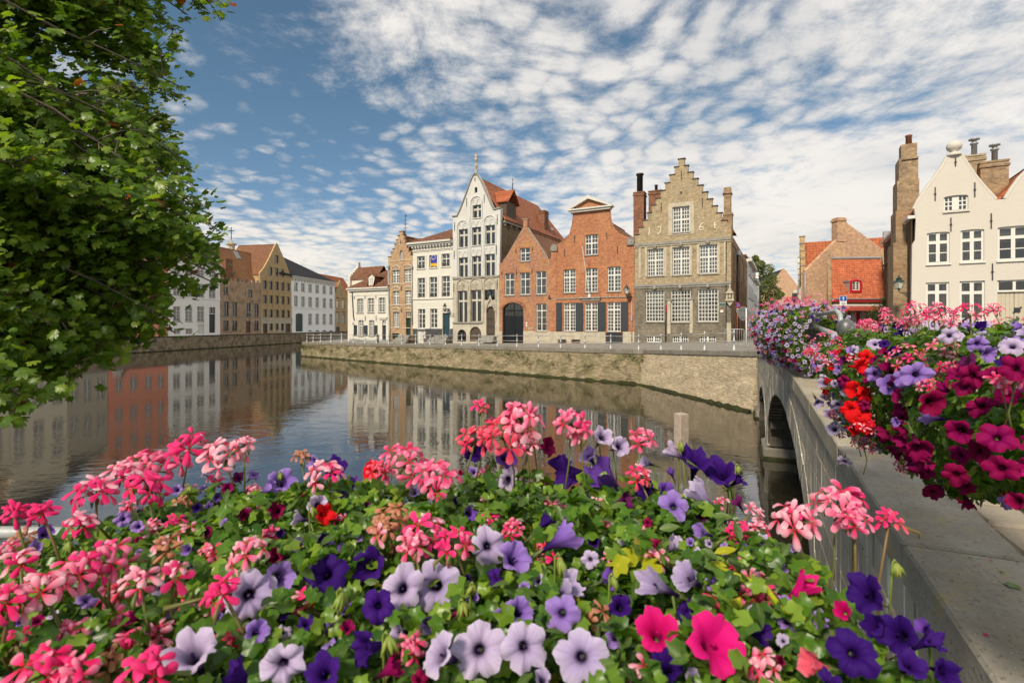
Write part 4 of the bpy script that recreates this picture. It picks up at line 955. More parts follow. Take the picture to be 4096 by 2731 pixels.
# --- 5: small brick house with black gate
def house5():
    h = House('brick_gable_house', 'mottled purple brick house with plain pointed gable and big black arched gate', on_row(1997), E1, 2.55, C5)
    h.win(295, 392, 568, 697, 2, 3, .38, .05, curt='drape')
    for x0, x1, y0, y1 in ((145, 238, 815, 1030), (294, 392, 808, 1025), (450, 552, 795, 1020)): h.win(x0, x1, y0, y1, 2, 3, .30, .05, curt='drape')
    h.win(452, 556, 1112, 1380, 2, 4, .26, .05, curt='drape')
    u0g, u1g, v0g, v1g = h.rect(122, 328, 1102, 1498); h.hole(u0g, u1g, -.3, v1g, .75)
    vt = h.v(225, 1180); vm = h.v(225, 1240)
    h.wall([(90, 1560), (600, 1560), (600, 670), (562, 672), (366, 372), (366, 288), (325, 288), (325, 372), (128, 712), (90, 714)], B_PURP)
    d = h.door(u0g, u1g, -.02, vm, BLACK, 2, 2, raw=True, hole=False, rec=.25, name='gate')
    h.win(u0g, u1g, vm, vt, 8, 1, None, 0, BLACK, True, .25, hole=False, sill=False, glass=PANED)
    h.win(u0g, u1g, vt, v1g, 6, 1, None, 0, BLACK, True, .25, hole=False, sill=False, glass=PANED)
    c = (u0g + u1g) / 2; w = (u1g - u0g) / 2
    for i in range(19):                                     # brick-on-end arch over the gate
        a = math.pi * (.02 + .96 * i / 18); p = (c + (w + .02) * math.cos(a), v1g - .75 + (.77) * math.sin(a)); q = (c + (w + .32) * math.cos(a), v1g - .75 + 1.07 * math.sin(a))
        MB().tube([(p[0], -.002, p[1]), (q[0], -.002, q[1])], .075, 4).build('arch_brick', B_RED, h.root)
    h.trim(328, 600, 1382, 1560, BONE, .05, 'plinth'); h.trim(90, 121, 1385, 1560, BONE, .05, 'plinth')
    for x0, x1, y in ((140, 242, 812), (288, 396, 805), (444, 558, 792), (288, 396, 566), (446, 560, 1110)): h.trim(x0, x1, y - 14, y, B_RED, .012, 'lintel')
    for x, a, b in ((118, 790, 835), (260, 780, 840), (412, 770, 830), (254, 570, 618), (415, 558, 605)): h.anchor(x, a, b)
    MB().box(h.u(322), h.u(370), -.05, .4, h.v(345, 290), h.v(345, 282)).build('finial_cap', SILL, h.root)
    cp = MB()
    for a, b in (((128, 712), (325, 372)), ((366, 372), (562, 672))): p, q = h.uv(a), h.uv(b); cp.tube([(p[0], .15, p[1]), (q[0], .15, q[1])], .11, 6)
    cp.build('gable_coping', SILL, h.root)
    for x, y in ((358, 1303), (358, 1328)): h.trim(x - 7, x + 7, y - 9, y + 9, WHITE, .03, 'name_plate')
    lb = h.trim(376, 414, 1347, 1366, BONE, .04, 'letter_box'); h.trim(384, 406, 1354, 1359, IRON, .045, 'letter_slot').parent = h.root
    u0, u1 = h.u(90), h.u(600); ve = h.v(345, 690); vr = h.v(345, 385)
    h.body(u0, u1, 9, ve, B_SIDE, vr, h.u(345)); h.gable_roof(u0, u1, .36, 9, ve, vr, TILE_RY, h.u(345))
    h.pipe([(585, 1030), (575, 1060), (600, 1062)], IRON, .05)
house5()

# --- 6: red house with curved gable and pediment
def house6():
    h = House('curved_gable_house', 'orange-red brick house with swept gable, white pediment and charcoal shutters', on_row(2205), E1, 2.62, C5)
    h.win(930, 1057, 437, 635, 4, 4, .42, .04, curt=None, bar=.045, mull=.13)
    for x0, x1, y0, y1 in ((720, 838, 778, 1005), (930, 1055, 765, 1000), (1150, 1283, 750, 992)): h.win(x0, x1, y0, y1, 4, 6, .34, .05, curt='drape', bar=.045, mull=.14)
    for x0, x1, y0, y1 in ((722, 838, 1105, 1380), (930, 1055, 1102, 1380), (1147, 1280, 1098, 1385)): h.win(x0, x1, y0, y1, 4, 8, .26, .05, curt='drape', bar=.045, mull=.14)
    h.door(1137, 1300, 1396, 1502, CHAR, 2, 1, rec=.05, boards=True, name='cellar_hatch')
    for x0, x1 in ((668, 748), (800, 885)): h.win(x0, x1, 1467, 1497, 10, 1, None, .06, IRON, rec=.1, fr=.03, mull=0, sill=False, glass=PANED)
    def bez(p0, p1, p2, n=9): return [((1 - t) ** 2 * p0[0] + 2 * t * (1 - t) * p1[0] + t * t * p2[0], (1 - t) ** 2 * p0[1] + 2 * t * (1 - t) * p1[1] + t * t * p2[1]) for t in [i / n for i in range(n + 1)]]
    lc = bez((658, 548), (812, 520), (824, 215)); rc = bez((1165, 190), (1162, 440), (1352, 482))
    h.wall([(600, 1560), (600, 592), (658, 590)] + lc + rc + [(1352, 530), (1415, 528), (1418, 1560)], B_RED)
    ed = MB()
    for cv in (lc, rc): ed.tube([(h.u(x), .12, h.v(x, y) + .02) for x, y in cv], .15, 6)
    ed.build('gable_edge', m_brick('gable_edge_brick', (.5, .2, .09), (.36, .13, .06), (.42, .3, .2), .1, .2), h.root)
    for a, b, y0, y1 in ((603, 660, 541, 592), (1350, 1412, 475, 532)):
        u0, u1, v0, v1 = h.rect(a, b, y0, y1); m = MB().box(u0, u1, -.12, .35, v0, v1 - .1); m.lathe([(.01, 0), (.33, 0), (.35, .05), (.28, .07), (.26, .02), (.14, .02), (.12, .07), (.01, .08)], 16, (0, 0, 0)); n = len(m.v) - 8 * 16
        m.v[n:] = [((u0 + u1) / 2 + p[0], -.14 - p[2], (v0 + v1) / 2 + p[1]) for p in m.v[n:]]; m.box(u0 - .08, u1 + .08, -.16, .36, v0 - .08, v0 - .003); m.build('volute_block', SILL, h.root)
    # pediment: base moulding, tympanum and raking cornices
    a, b = h.u(772), h.u(1206); ap = h.uv((972, 57)); vl = h.v(990, 190); m = MB()
    m.box(a + .2, b - .2, -.28, .36, vl - .18, vl - .0); m.box(a, b, -.42, .40, vl + .003, vl + .14)
    for x0, x1 in ((a, ap[0]), (b, ap[0])):
        d = Vector((x1 - x0, ap[1] - vl - .15)); n = Vector((-d.y, d.x)).normalized() * (.18 if x1 > x0 else -.18)
        poly = [(x0, vl + .145), (x1, ap[1]), (x1, ap[1] - .34), (x0 + (x1 - x0) * .14, vl + .145)]
        m.prism(poly, -.42, .40)
    m.build('pediment', CORN, h.root)
    MB().prism([(a + .4, vl + .145), (b - .4, vl + .145), (ap[0], ap[1] - .2)], -.1, .3).build('tympanum', B_RED, h.root)
    for x in (603, 1360): h.trim(x, x + 52, 600, 1375, B_RED, .05, 'pilaster')
    h.trim(630, 1095 - 215, 1058, 1068, SILL, .08); h.trim(1092, 1372, 1042, 1052, SILL, .08); h.trim(880, 1090, 1049, 1062, SILL, .22, 'ledge'); h.trim(900, 1078, 1063, 1085, SILL, .10, 'ledge')
    for x0, x1 in ((650, 708), (841, 915), (1058, 1135), (1283, 1355)): h.shutter(x0, x1, 1104 if x0 < 900 else 1096, 1384, CHAR)
    for a, b in ((600, 666), (750, 798), (887, 1133), (1303, 1415)): h.trim(a, b, 1388, 1560, BONE, .05, 'plinth')
    for a, b in ((667, 749), (799, 886)): h.trim(a, b, 1388, 1464, BONE, .05, 'plinth')
    for x, a, b in ((830, 442, 512), (1146, 412, 485), (732, 578, 655), (1250, 550, 628)): h.anchor(x, a, b)
    for x0, x1, y in ((714, 842, 776), (924, 1060, 763), (1144, 1288, 748), (924, 1062, 434)): h.trim(x0, x1, y - 16, y, m_brick('lintel_brick%d' % x0, (.56, .22, .09), (.42, .15, .065), (.45, .32, .2), .08, .3), .012, 'lintel')
    fp = MB(); p, q = h.uv((983, 1035)), h.uv((957, 570)); fp.tube([(p[0], -.25, p[1]), (q[0], -1.5, q[1])], [.05, .035], 8); fp.box(p[0] - .12, p[0] + .12, -.3, -.02, p[1] - .2, p[1] + .12); fp.build('flag_pole', WHITE, h.root, False)
    h.pipe([(1392, 1080), (1392, 1500)], ZINC, .045)
    MB().box(h.u(1385), h.u(1400), -.2, -.02, h.v(1390, 1280), h.v(1390, 1235)).build('meter_box', ZINC, h.root)
    u0, u1 = h.u(602), h.u(1416); ve = h.v(1000, 540); vr = h.v(1000, 215); ur = h.u(995)
    h.body(u0, u1, 11, ve, B_SIDE, vr, ur); h.gable_roof(u0, u1, .36, 11, ve, vr, TILE_RY, ur)
    h.chimney(h.u(716), 3.0, ve - 1, h.vd(h.u(716), 3, 452), .3, .3, m_paint('clay_pot', (.35, .09, .05), .7), 0)
    uc = h.u(1428); c = h.chimney(uc, 1.5, ve - 2.2, h.vd(uc, 1.5, 30), .95, .95, B_CHIM, 0)
    MB().lathe([(.28, 0), (.28, 1.6), (.36, 1.62), (.36, 1.75), (.2, 1.8)], 12, (uc, 1.5, h.vd(uc, 1.5, 30) + .02)).build('chimney_flue', IRON, c, True)
house6()
# --- 7: big yellow brick house with crow-stepped gable, dated
def house7():
    h = House('dated_stepped_house', 'large old yellow brick house with tall crow-stepped gable and four pale numerals', on_row(2537), E1, 2.72, C6)
    h.win(402, 533, 432, 630, 6, 6, .5, .04, curt='sheer', bar=.05, mull=.14)
    for x0, x1, y0, y1 in ((208, 333, 756, 962), (402, 533, 741, 955), (606, 748, 723, 945)): h.win(x0, x1, y0, y1, 6, 7, .42, .0, curt='sheer', bar=.05, mull=.14)
    top = h.holes; h.holes = []
    for x0, x1, y0, y1, c in ((197, 338, 1076, 1312, 'top'), (390, 540, 1070, 1315, None), (596, 752, 1063, 1312, None)): h.win(x0, x1, y0, y1, 6, 8, .5, .0, curt=c, bar=.05, mull=.05)
    for x0, x1 in ((205, 315), (402, 523), (608, 735)): h.win(x0, x1, 1422, 1470, 6, 2, None, .15, curt='sheer', rec=.08, bar=.05, mull=.16, sill=SILL)
    bot = h.holes; h.holes = top
    gl = [(112, 650), (145, 650), (145, 594), (178, 594), (178, 540), (210, 540), (210, 482), (242, 482), (242, 424), (275, 424), (275, 372), (310, 372), (310, 312), (345, 312), (345, 254), (380, 254), (380, 192), (418, 192), (418, 132), (447, 132), (447, 70), (493, 70),
          (493, 122), (520, 122), (520, 172), (558, 172), (558, 222), (595, 222), (595, 272), (632, 272), (632, 324), (668, 324), (668, 377), (706, 377), (706, 430), (742, 430), (742, 483), (778, 483), (778, 540), (818, 540), (818, 560), (868, 552), (850, 1022)]
    ys = h.v(480, 1036)
    ol = [h.uv(p) for p in gl[:-1]] ; ur_ = h.u(850); ol[-1] = (ur_, h.v(850, 570)); ol[0] = (h.u(112), ol[0][1])
    h.wall(ol + [(ur_, ys), (h.u(112), ys)], B_YEL, .4, raw=True); h.holes = bot
    h.wall([(h.u(112), -.6), (ur_, -.6), (ur_, ys - .002), (h.u(112), ys - .002)], B_GREY, .4, 'ground_storey_wall', True, .003)
    h.caps(gl[:-2], m_stone('dark_step_cap', (.13, .11, .085), (.08, .07, .05), 4), .07, .07)
    for r in ((402, 533, 432, 630),): h.surround(*r, BONE, .36, .04)
    for r in ((208, 333, 756, 962), (402, 533, 741, 955), (606, 748, 723, 945)): h.surround(*r, BONE, .10, .04)
    for x, y0, y1 in ((152, 745, 980), (200, 742, 965), (348, 742, 968), (392, 735, 965), (542, 730, 960), (596, 722, 950), (755, 712, 950), (802, 690, 950)): h.trim(x - 9, x + 9, y0, y1, BONE, .055, 'stone_strip')
    h.trim(112, 850, 690, 712, SILL, .14, 'cornice'); h.trim(112, 850, 712, 724, BONE, .08, 'cornice')
    h.trim(112, 850, 1018, 1036, SILL, .14); h.trim(112, 850, 1037, 1050, SILL, .07)
    for x, y in ((268, 742), (466, 726), (672, 708), (460, 1048), (265, 1055), (672, 1040)): 
        u, v = h.uv((x, y)); MB().ball((u, -.14, v), .16, 8, 6, (1, .7, 1.2)).build('carved_boss', SILL, h.root, True)
    for x, y0, y1 in ((375, 1150, 1405), (545, 1145, 1400)): h.trim(x - 12, x + 12, y0, y1, BONE, .06, 'stone_strip'); h.trim(x - 20, x + 20, y0 - 12, y0, SILL, .12, 'bracket')
    h.trim(808, 850, 1320, 1480, BONE, .05, 'corner_stone')
    for x, a, b in ((316, 405, 478), (630, 365, 440), (470, 160, 230)): h.anchor(x, a, b)
    # numerals painted pale on the brick
    NUM = m_paint('numeral_paint', (.72, .66, .52), .8)
    def stroke(pts, nm='numeral', r=.05):
        q = [h.uv(p) for p in pts]; MB().tube([(u, -.015, v) for u, v in q], r, 6).build(nm, NUM, h.root)
    stroke([(218, 602), (226, 596), (224, 640), (216, 652)]); stroke([(288, 594), (302, 588), (313, 586), (312, 612), (305, 636), (292, 647), (287, 640)])
    stroke([(640, 558), (622, 566), (608, 590), (608, 606), (618, 613), (634, 609), (640, 596), (630, 588), (614, 592)]); stroke([(725, 550), (726, 600)]); stroke([(716, 576), (740, 573)], r=.04)
    h.trim(461, 475, 318, 336, IRON, .01, 'vent_hole')
    # signs, niche, pipes
    h.trim(755, 810, 1170, 1191, WHITE, .05, 'street_sign'); h.trim(757, 808, 1172, 1189, m_paint('sign_green', (.015, .09, .06), .4), .056, 'street_sign_face')
    h.trim(764, 793, 1221, 1243, m_paint('notice_red', (.45, .12, .09), .5), .03, 'notice'); h.trim(767, 790, 1223, 1241, WHITE, .036, 'notice_face')
    h.pipe([(350, 1190), (350, 1478)], GREEN, .05); h.pipe([(812, 700), (812, 1475)], IRON, .03); 
    MB().box(h.u(349), h.u(357), -.14, -.03, h.v(353, 1240), h.v(353, 1185)).build('alarm_box', REDP, h.root)
    u0, v0 = h.uv((842, 1166)); v1 = h.v(842, 1070); n = MB()
    n.box(u0 - .28, u0 - .16, -.3, -.01, v0 + .3, v1 - .3); n.box(u0 + .16, u0 + .28, -.3, -.01, v0 + .3, v1 - .3); n.prism([(u0 - .36, v1 - .3), (u0 + .36, v1 - .3), (u0, v1 + .12)], -.4, -.01); n.box(u0 - .33, u0 + .33, -.38, -.01, v0 + .12, v0 + .29); n.prism([(u0 - .3, v0 + .11), (u0, v0 - .3), (u0 + .3, v0 + .11)], -.25, -.02)
    nn = n.build('niche', BONE, h.root); MB().box(u0 - .155, u0 + .155, -.06, -.012, v0 + .3, v1 - .31).build('niche_back', IRON, nn)
    MB().lathe([(.12, 0), (.13, .2), (.10, .45), (.13, .7), (.11, .85), (.05, .92), (.08, 1.0), (.08, 1.12), (.03, 1.2)], 10, (u0, -.2, v0 + .3)).build('statuette', BONE, nn, True)
    # long side wall on the street, roof and chimneys
    ul, ur = h.u(112), h.u(850); ve = h.v(850, 600); vr = h.v(470, 110); um = h.u(468)
    k = (2990 - CX) / F; sd = Vector((.533, 1)).normalized()
    D = 21
    h.body(ul, ur, D, ve - 1.2, B_SIDE, vr, um)
    h.gable_roof(ul + .3, ur - .3, .42, D, ve - 1.2, vr - .9, TILE_RY, um)
    MB().box(ur - .4, ur + .06, .41, D, ve - 1.2, ve - .55).build('side_parapet', B_SIDE, h.root)
    for i in range(6): MB().box(ur + .003, ur + .10, 2.5 + i * 3, 2.75 + i * 3, -.5, ve - 1.6 - (i % 2) * 2).build('buttress_strip', B_SIDE, h.root)
    MB().tube([(ur + .12, 5.2, -.2), (ur + .12, 5.2, ve - 1.5)], .09, 8).build('drainpipe', IRON, h.root, True); MB().box(ur + .01, ur + .35, 5.0, 5.4, ve - 1.6, ve - 1.2).build('rain_hopper', ZINC, h.root)
    u = h.u(235); h.chimney(u, 2.2, ve - 1, h.vd(u, 2.2, 318), 1.2, .9, B_CHIM, 1)
    for cx, w, yt in ((866, 4.0, 290),):
        u = ur - .45; w = 1.9; u = u + .3
        c = MB(); vt = h.vd(u, w, yt); c.box(u - .62, u + .1, w - .45, w + .45, ve - 1.4, vt - 2.2); c.box(u - .56, u - .02, w - .4, w + .4, vt - 2.2, vt); c.box(u - .66, u + .06, w - .5, w + .5, vt - .55, vt - .4); c.box(u - .62, u + .14, w - .5, w + .5, vt - 2.4, vt - 2.2); c.build('chimney', B_SIDE, h.root)
    u = h.u(775); MB().add([(u - .9, 2.2, ve), (u + .9, 2.2, ve), (u + .9, 4, ve), (u - .9, 4, ve), (u, 2.2, ve + 1.6), (u, 4, ve + 1.6)], [(0, 1, 4), (1, 2, 5, 4), (2, 3, 5), (3, 0, 4, 5)]).build('rear_dormer', TILE_RY, h.root)
house7()

# --- side street behind the dated house -------------------------------------------------
SD = Vector((.536, 1)).normalized()          # the side street runs this way
def row_house(name, label, P, width, depth, ve, vr, wmat, rmat, zb=2.9, wins=None, step=None, left=True, chim=None, cat='house', door=None):
    """a house along the side street: front along SD (local x), seen very obliquely. left: its front faces right"""
    e = -SD if left else SD
    r = empty(name, (P[0], P[1], zb), math.atan2(e.y, e.x) if not left else math.atan2(SD.y, SD.x)); tag(r, label, cat)
    s = 1 if left else -1                    # depth direction in local y: left-hand houses stand to the left (local +y)
    b = MB(); b.box(0, width, min(0, s * depth), max(0, s * depth), -.5, ve); b.build('wall', wmat, r)
    rf = MB()
    if step is None:
        rf.add([(-.1, -s * .3, ve), (width + .1, -s * .3, ve), (width + .1, s * depth / 2, vr), (-.1, s * depth / 2, vr), (-.1, s * depth, ve), (width + .1, s * depth, ve)], [(0, 1, 2, 3), (3, 2, 5, 4), (0, 3, 4), (1, 5, 2)])
        MB().box(-.15, width + .15, *sorted((-s * .45, -s * .003)), ve - .35, ve + .02).build('cornice', CORN, r)
    else:
        rf.add([(0, s * .3, ve), (width / 2, s * .3, vr - .5), (width, s * .3, ve), (0, s * depth, ve), (width / 2, s * depth, vr - .5), (width, s * depth, ve)], [(0, 1, 4, 3), (1, 2, 5, 4), (3, 4, 5), (0, 2, 1)])
        n = 6
        for i in range(n):
            w = width / 2 * (1 - i / n); g_ = MB().box(width / 2 - w, width / 2 + w, *sorted((-s * .02, s * .38)), ve + (vr - ve) * i / n, ve + (vr - ve) * (i + 1) / n); g_.build('gable_step', step, r)
            MB().box(width / 2 - w - .05, width / 2 - w + .5, *sorted((-s * .1, s * .43)), ve + (vr - ve) * (i + 1) / n, ve + (vr - ve) * (i + 1) / n + .07).build('step_cap', SILL, r)
    rf.build('roof', rmat, r)
    for (x0, x1, z0, z1) in wins or []:
        w = MB(); ya, yb = sorted((-s * .03, s * .05)); w.box(x0, x0 + .07, ya, yb, z0, z1); w.box(x1 - .07, x1, ya, yb, z0, z1); w.box(x0 + .07, x1 - .07, ya, yb, z0, z0 + .07); w.box(x0 + .07, x1 - .07, ya, yb, z1 - .07, z1); w.box((x0 + x1) / 2 - .04, (x0 + x1) / 2 + .04, ya, yb, z0 + .07, z1 - .07)
        wo = w.build('window', WHITE, r)
        for a, c in ((x0 + .07, (x0 + x1) / 2 - .04), ((x0 + x1) / 2 + .04, x1 - .07)): link('pane', PANEO, wo, (a, -s * .012, z0 + .07), None, (c - a, 1, z1 - z0 - .14))
        MB().box(x0 - .06, x1 + .06, *sorted((-s * .12, -s * .002)), z0 - .1, z0).build('sill', SILL, wo)
    for (x, y, z0, z1, q) in chim or []: MB().box(x - q / 2, x + q / 2, y * s - q / 2, y * s + q / 2, z0, z1).box(x - q / 2 - .06, x + q / 2 + .06, y * s - q / 2 - .06, y * s + q / 2 + .06, z1 - .3, z1 - .15).build('chimney', B_CHIM, r)
    return r
GLASSO = m_paint('dim_window_pane', (.035, .04, .045), .08, .2)
PANEO = MB().add([(0, 0, 0), (1, 0, 0), (1, 0, 1), (0, 0, 1)], [(0, 1, 2, 3)]).mesh('pane', GLASSO)
def on_line(P, d, px):
    k = (px - CX) / F; t = (k * P.y - P.x) / (d.x - k * d.y); return P + d * t, t
LS = RC + Vector((.12, .25))
def zat(px, py, Y): return CAMZ - (py - HOR) * Y / F
def side_street():
    S0 = RC + M1 * 20.5 + E1 * .15
    P, _ = S0.copy(), 0
    ws = [(1.2 + 2.4 * i, 2.1 + 2.4 * i, z, z + 1.7) for i in range(5) for z in (1.2, 4.6, 7.4)]
    row_house('town_house', 'white town house with projecting cornice in the side street left of the tree', P, 13, 8, 9.2, 11.8, P_COOL, SLATEX, wins=ws)
    P2 = P + SD * 13.3
    row_house('town_house', 'white town house with brick chimney farther along the side street', P2, 11, 8, 7.9, 10.2, P_COOL, TILE_RY, wins=[(1 + 2.3 * i, 1.9 + 2.3 * i, z, z + 1.6) for i in range(4) for z in (1, 4.2)], chim=[(4, 1.6, 8.5, 11.8, .9)])
    P3 = P2 + SD * 11.3
    row_house('town_house', 'narrow pale stepped house beyond the chimney in the side street', P3, 7, 8, 6.6, 10.0, P_COOL, TILE_RY, step=P_COOL, wins=[(1 + 2 * i, 1.9 + 2 * i, z, z + 1.5) for i in range(3) for z in (1, 4)])
    row_house('town_house', 'ochre stepped house at the left side of the far street, half behind the tree', P3 + SD * 7.3, 7, 8, 6.2, 8.9, B_ORO, TILE_RY, step=B_ORO, wins=[(1 + 2 * i, 1.9 + 2 * i, z, z + 1.5) for i in range(3) for z in (1, 4)])
    # right-hand side of the street
    T0 = Vector((24.4, 42.6))
    w3 = lambda n, zs: [(.8 + 1.9 * i, 1.7 + 1.9 * i, z, z + 1.5) for i in range(n) for z in zs]
    A, _ = T0 + SD * 4.4, 0
    row_house('stepped_street_house', 'ochre crow-stepped house seen edge-on beside the rosy brick gable', A, 6.2, 9, 5.3, 9.8, B_ORO, TILE_OY, step=B_ORO, wins=w3(3, (1, 3.4)), left=False)
    A2 = A + SD * 7.0
    row_house('stepped_street_house', 'white crow-stepped house seen edge-on in the side street', A2, 6, 9, 4.6, 8.6, P_COOL, TILE_RY, step=P_COOL, wins=w3(3, (1, 3.2)), left=False)
    A3 = A2 + SD * 7.5
    row_house('town_house', 'brown brick town house with cream cornice in the side street', A3, 9, 8, 5.4, 6.6, B_BRN, TILE_RY, wins=w3(4, (.8, 3.4)), left=False)
    row_house('town_house', 'dark red brick town house with stubby chimney far down the side street', A3 + SD * 9.6, 8, 8, 5.2, 7.2, B_PURP, SLATE, wins=w3(4, (.8, 3.2)), left=False, chim=[(2, 1.5, 6, 8.3, 1.0)])
    # gable closing the view at the street's end
    e = empty('far_gable_house', (68.5, 128, 2.5), R(-12)); tag(e, 'pink brick gabled house with dark roof closing the side street', 'house')
    MB().prism([(-5, 0), (5, 0), (5, 9), (.8, 15.0), (0, 16.0), (-5, 9)], 0, .5).build('gable_wall', B_GAB, e)
    MB().add([(0, .5, 15.8), (5.2, .5, 8.8), (5.2, 30, 8.8), (0, 30, 15.8), (-5.2, .5, 8.8), (-5.2, 30, 8.8)], [(0, 1, 2, 3), (0, 3, 5, 4)]).build('roof', SLATE, e)
    for x, z in ((-4, 2), (0, 2), (4, 2), (-3, 6), (3, 6)): MB().box(x - .6, x + .6, -.05, .1, z, z + 2).build('window', GLASSO, e)
side_street()

# --- rosy brick gable house and the red-roofed restaurant ------------------------------
def gable_right():
    h = House('rosy_brick_house', 'rosy brick house end with broad chimney rising along its gable', (.5783 * 42.6, 42.6), (1, .02), 2.95, C7)
    pts = [(772, 1200), (772, 690), (790, 672), (1082, 385), (1082, 190), (1170, 180), (1172, 225), (1530, 490), (1530, 1200)]
    h.wall(pts, B_GAB, .4)
    cp = MB()
    for a, b in (((775, 690), (1082, 388)), ((1172, 228), (1530, 492))): p, q = h.uv(a), h.uv(b); cp.tube([(p[0], .15, p[1] + .03), (q[0], .15, q[1] + .03)], .12, 6)
    cp.build('gable_coping', B_GAB, h.root)
    u0, u1, v0, v1 = h.rect(1078, 1160, 180, 400); MB().box(u0 + .02, u1, -.06, .7, v0, v1 + .1).box(u0 - .05, u1 + .08, -.12, .78, v1 - .2, v1 - .05).build('chimney', B_GAB, h.root)
    a, b = h.u(772), h.u(1530); p = h.uv((1126, 350))
    sh = .56; va, vb = h.v(772, 690), h.v(1530, 490); Dp = 4.3
    q = lambda u, w, v: (u + sh * w, w, v)                               # the house follows the slant of the side street
    h.roof([[q(a, .4, va), q(p[0], .4, p[1]), q(p[0], Dp, p[1]), q(a, Dp, va)], [q(p[0], .4, p[1]), q(b, .4, vb), q(b, Dp, vb), q(p[0], Dp, p[1])]], TILE_OY)
    MB().add([q(a, .3, -1), q(a, Dp, -1), q(a, Dp, va), q(a, .3, va), q(b, Dp, -1), q(b, Dp, vb), q(b, .3, -1), q(b, .3, vb), q(p[0], Dp, p[1])], [(0, 3, 2, 1), (1, 2, 8, 5, 4), (4, 5, 7, 6)]).build('side_wall', B_GAB, h.root)
    # roof of the neighbour behind, with its crow-stepped end
    w = 4.4; ua = h.u(790) + sh * w; vt = h.vd(ua, w, 440); vb2 = h.vd(ua, w, 650)
    h.roof([[(ua + .4, w, vb2 - 1.4), (ua + 9, w, vb2 - 1.4), (ua + 10.5, w + 3, vt), (ua + 2.0, w + 3, vt)]], TILE_O, name='rear_roof')
    h.pipe([(768, 700), (768, 1100)], ZINC, .06)
gable_right()
def restaurant():
    h = House('red_roofed_restaurant', 'low restaurant with red tiled roof, red dormer, red fascia and red doors', (.6217 * 39.6, 39.6), (1, .01), 2.95, C7)
    ue0, ue1 = h.u(1005), h.u(1530); ve = h.v(1270, 962)
    w = 2.6; vr = h.vd(h.u(1250), w, 570)
    # street front with red doors and white glazed screens
    DG = m_paint('dark_red_frames', (.42, .015, .02), .4)
    for x0, x1 in ((1075, 1185), (1390, 1500)): h.win(x0, x1, 1052, 1200, 4, 4, None, 0, WHITE, rec=.05, bar=.06, sill=False)
    for x0, x1 in ((1200, 1275), (1293, 1368)): h.win(x0, x1, 1062, 1225, 4, 4, None, .25, WHITE, rec=.05, bar=.06, fr=.09, sill=False, curt='drape', name='door')
    h.wall([(1005, 1300), (1530, 1300), (1530, 966), (1005, 970)], m_brick('restaurant_brick', (.42, .30, .18), (.3, .2, .12), (.4, .33, .24)))
    u0, u1, v0, v1 = h.rect(1188, 1380, 1060, 1250); cu = (u0 + u1) / 2; fr = MB()
    fr.box(u0, u0 + .12, -.06, .04, -.1, v1 - .2); fr.box(u1 - .12, u1, -.06, .04, -.1, v1 - .2); fr.box(cu - .12, cu + .12, -.06, .04, -.1, v1 - .15)
    for sgn in (-1, 1):
        c = cu + sgn * (u1 - u0) / 4; fr.tube([(c + (u1 - u0) / 4 * math.cos(math.pi * i / 8), -.01, v1 - .25 + .28 * math.sin(math.pi * i / 8)) for i in range(9)], .08, 5)
    fr.build('door_frame', DG, h.root)
    h.trim(1012, 1540, 962, 982, REDP, .35, 'fascia'); h.trim(1012, 1540, 950, 961, ZINC, .42, 'gutter')
    h.trim(1020, 1518, 1008, 1024, WHITE, .5, 'awning_case'); 
    a = MB(); u0, u1 = h.u(1028), h.u(1512); va, vb = h.v(1270, 1025), h.v(1270, 1046)
    a.add([(u0, -.3, va), (u1, -.3, va), (u1, -.95, vb), (u0, -.95, vb), (u1, -.95, vb - .2), (u0, -.95, vb - .2)], [(0, 1, 2, 3), (3, 2, 4, 5)]); o = a.build('awning', m_paint('faded_awning_red', (.40, .07, .045), .8, .15), h.root); o.modifiers.new('t', 'SOLIDIFY').thickness = .03
    q = lambda u, y, v: (u + .62 * (y + .3), y, v)                       # the lot slants like the side street
    h.roof([[q(ue0, -.3, ve), q(ue1, -.3, ve), q(ue1 - .1, w, vr), q(ue0 - .05, w, vr)]], TILE_D, .16)
    MB().tube([q(ue0 - .05, w, vr + .05), q(ue1 - .1, w, vr + .12)], .1, 6).build('ridge_flashing', ZINC, h.root)
    for x in (ue0 - .30, ue1 + .02):                                      # raised brick verges left and right
        MB().add([q(x, -.35, -.2), q(x + .30, -.35, -.2), q(x + .30, -.35, ve + .35), q(x, -.35, ve + .35), q(x, w + .2, vr + .45), q(x + .30, w + .2, vr + .45), q(x, w + .2, -.2), q(x + .30, w + .2, -.2)], [(0, 1, 2, 3), (3, 2, 5, 4), (0, 3, 4, 6), (1, 7, 5, 2), (6, 4, 5, 7)]).build('verge_wall', B_SIDE, h.root)
    # dormer
    a, b, lo, hi = h.rect(1218, 1330, 772, 890); sl = (vr - ve) / (w + .3); yy = -.3 + (lo - ve) / sl
    d = MB(); t = .16; d.box(a, a + t, yy - .1, yy + .06, lo, hi - .12); d.box(b - t, b, yy - .1, yy + .06, lo, hi - .12); d.box(a + t, b - t, yy - .1, yy + .06, lo, lo + t)
    d.tube([(a + (b - a) * i / 8, yy - .02, hi - .13 + .12 * math.sin(math.pi * i / 8)) for i in range(9)], .1, 6)
    do = d.build('dormer', REDP, h.root)
    MB().box(a - .02, a + .05, yy, yy + 1.6, lo, hi - .1).box(b - .05, b + .02, yy, yy + 1.6, lo, hi - .1).box(a - .1, b + .1, yy - .02, yy + 1.9, hi - .1, hi + .0).build('dormer_box', ZINC, do)
    h.win(a + t, b - t, lo + t, hi - .1, 2, 3, None, 0, WHITE, True, yy - .04, hole=False, sill=False, curt=None)
    MB().box(a + .05, b - .05, yy + .3, yy + .4, lo, hi).build('dormer_inside', CURT, do)
restaurant()

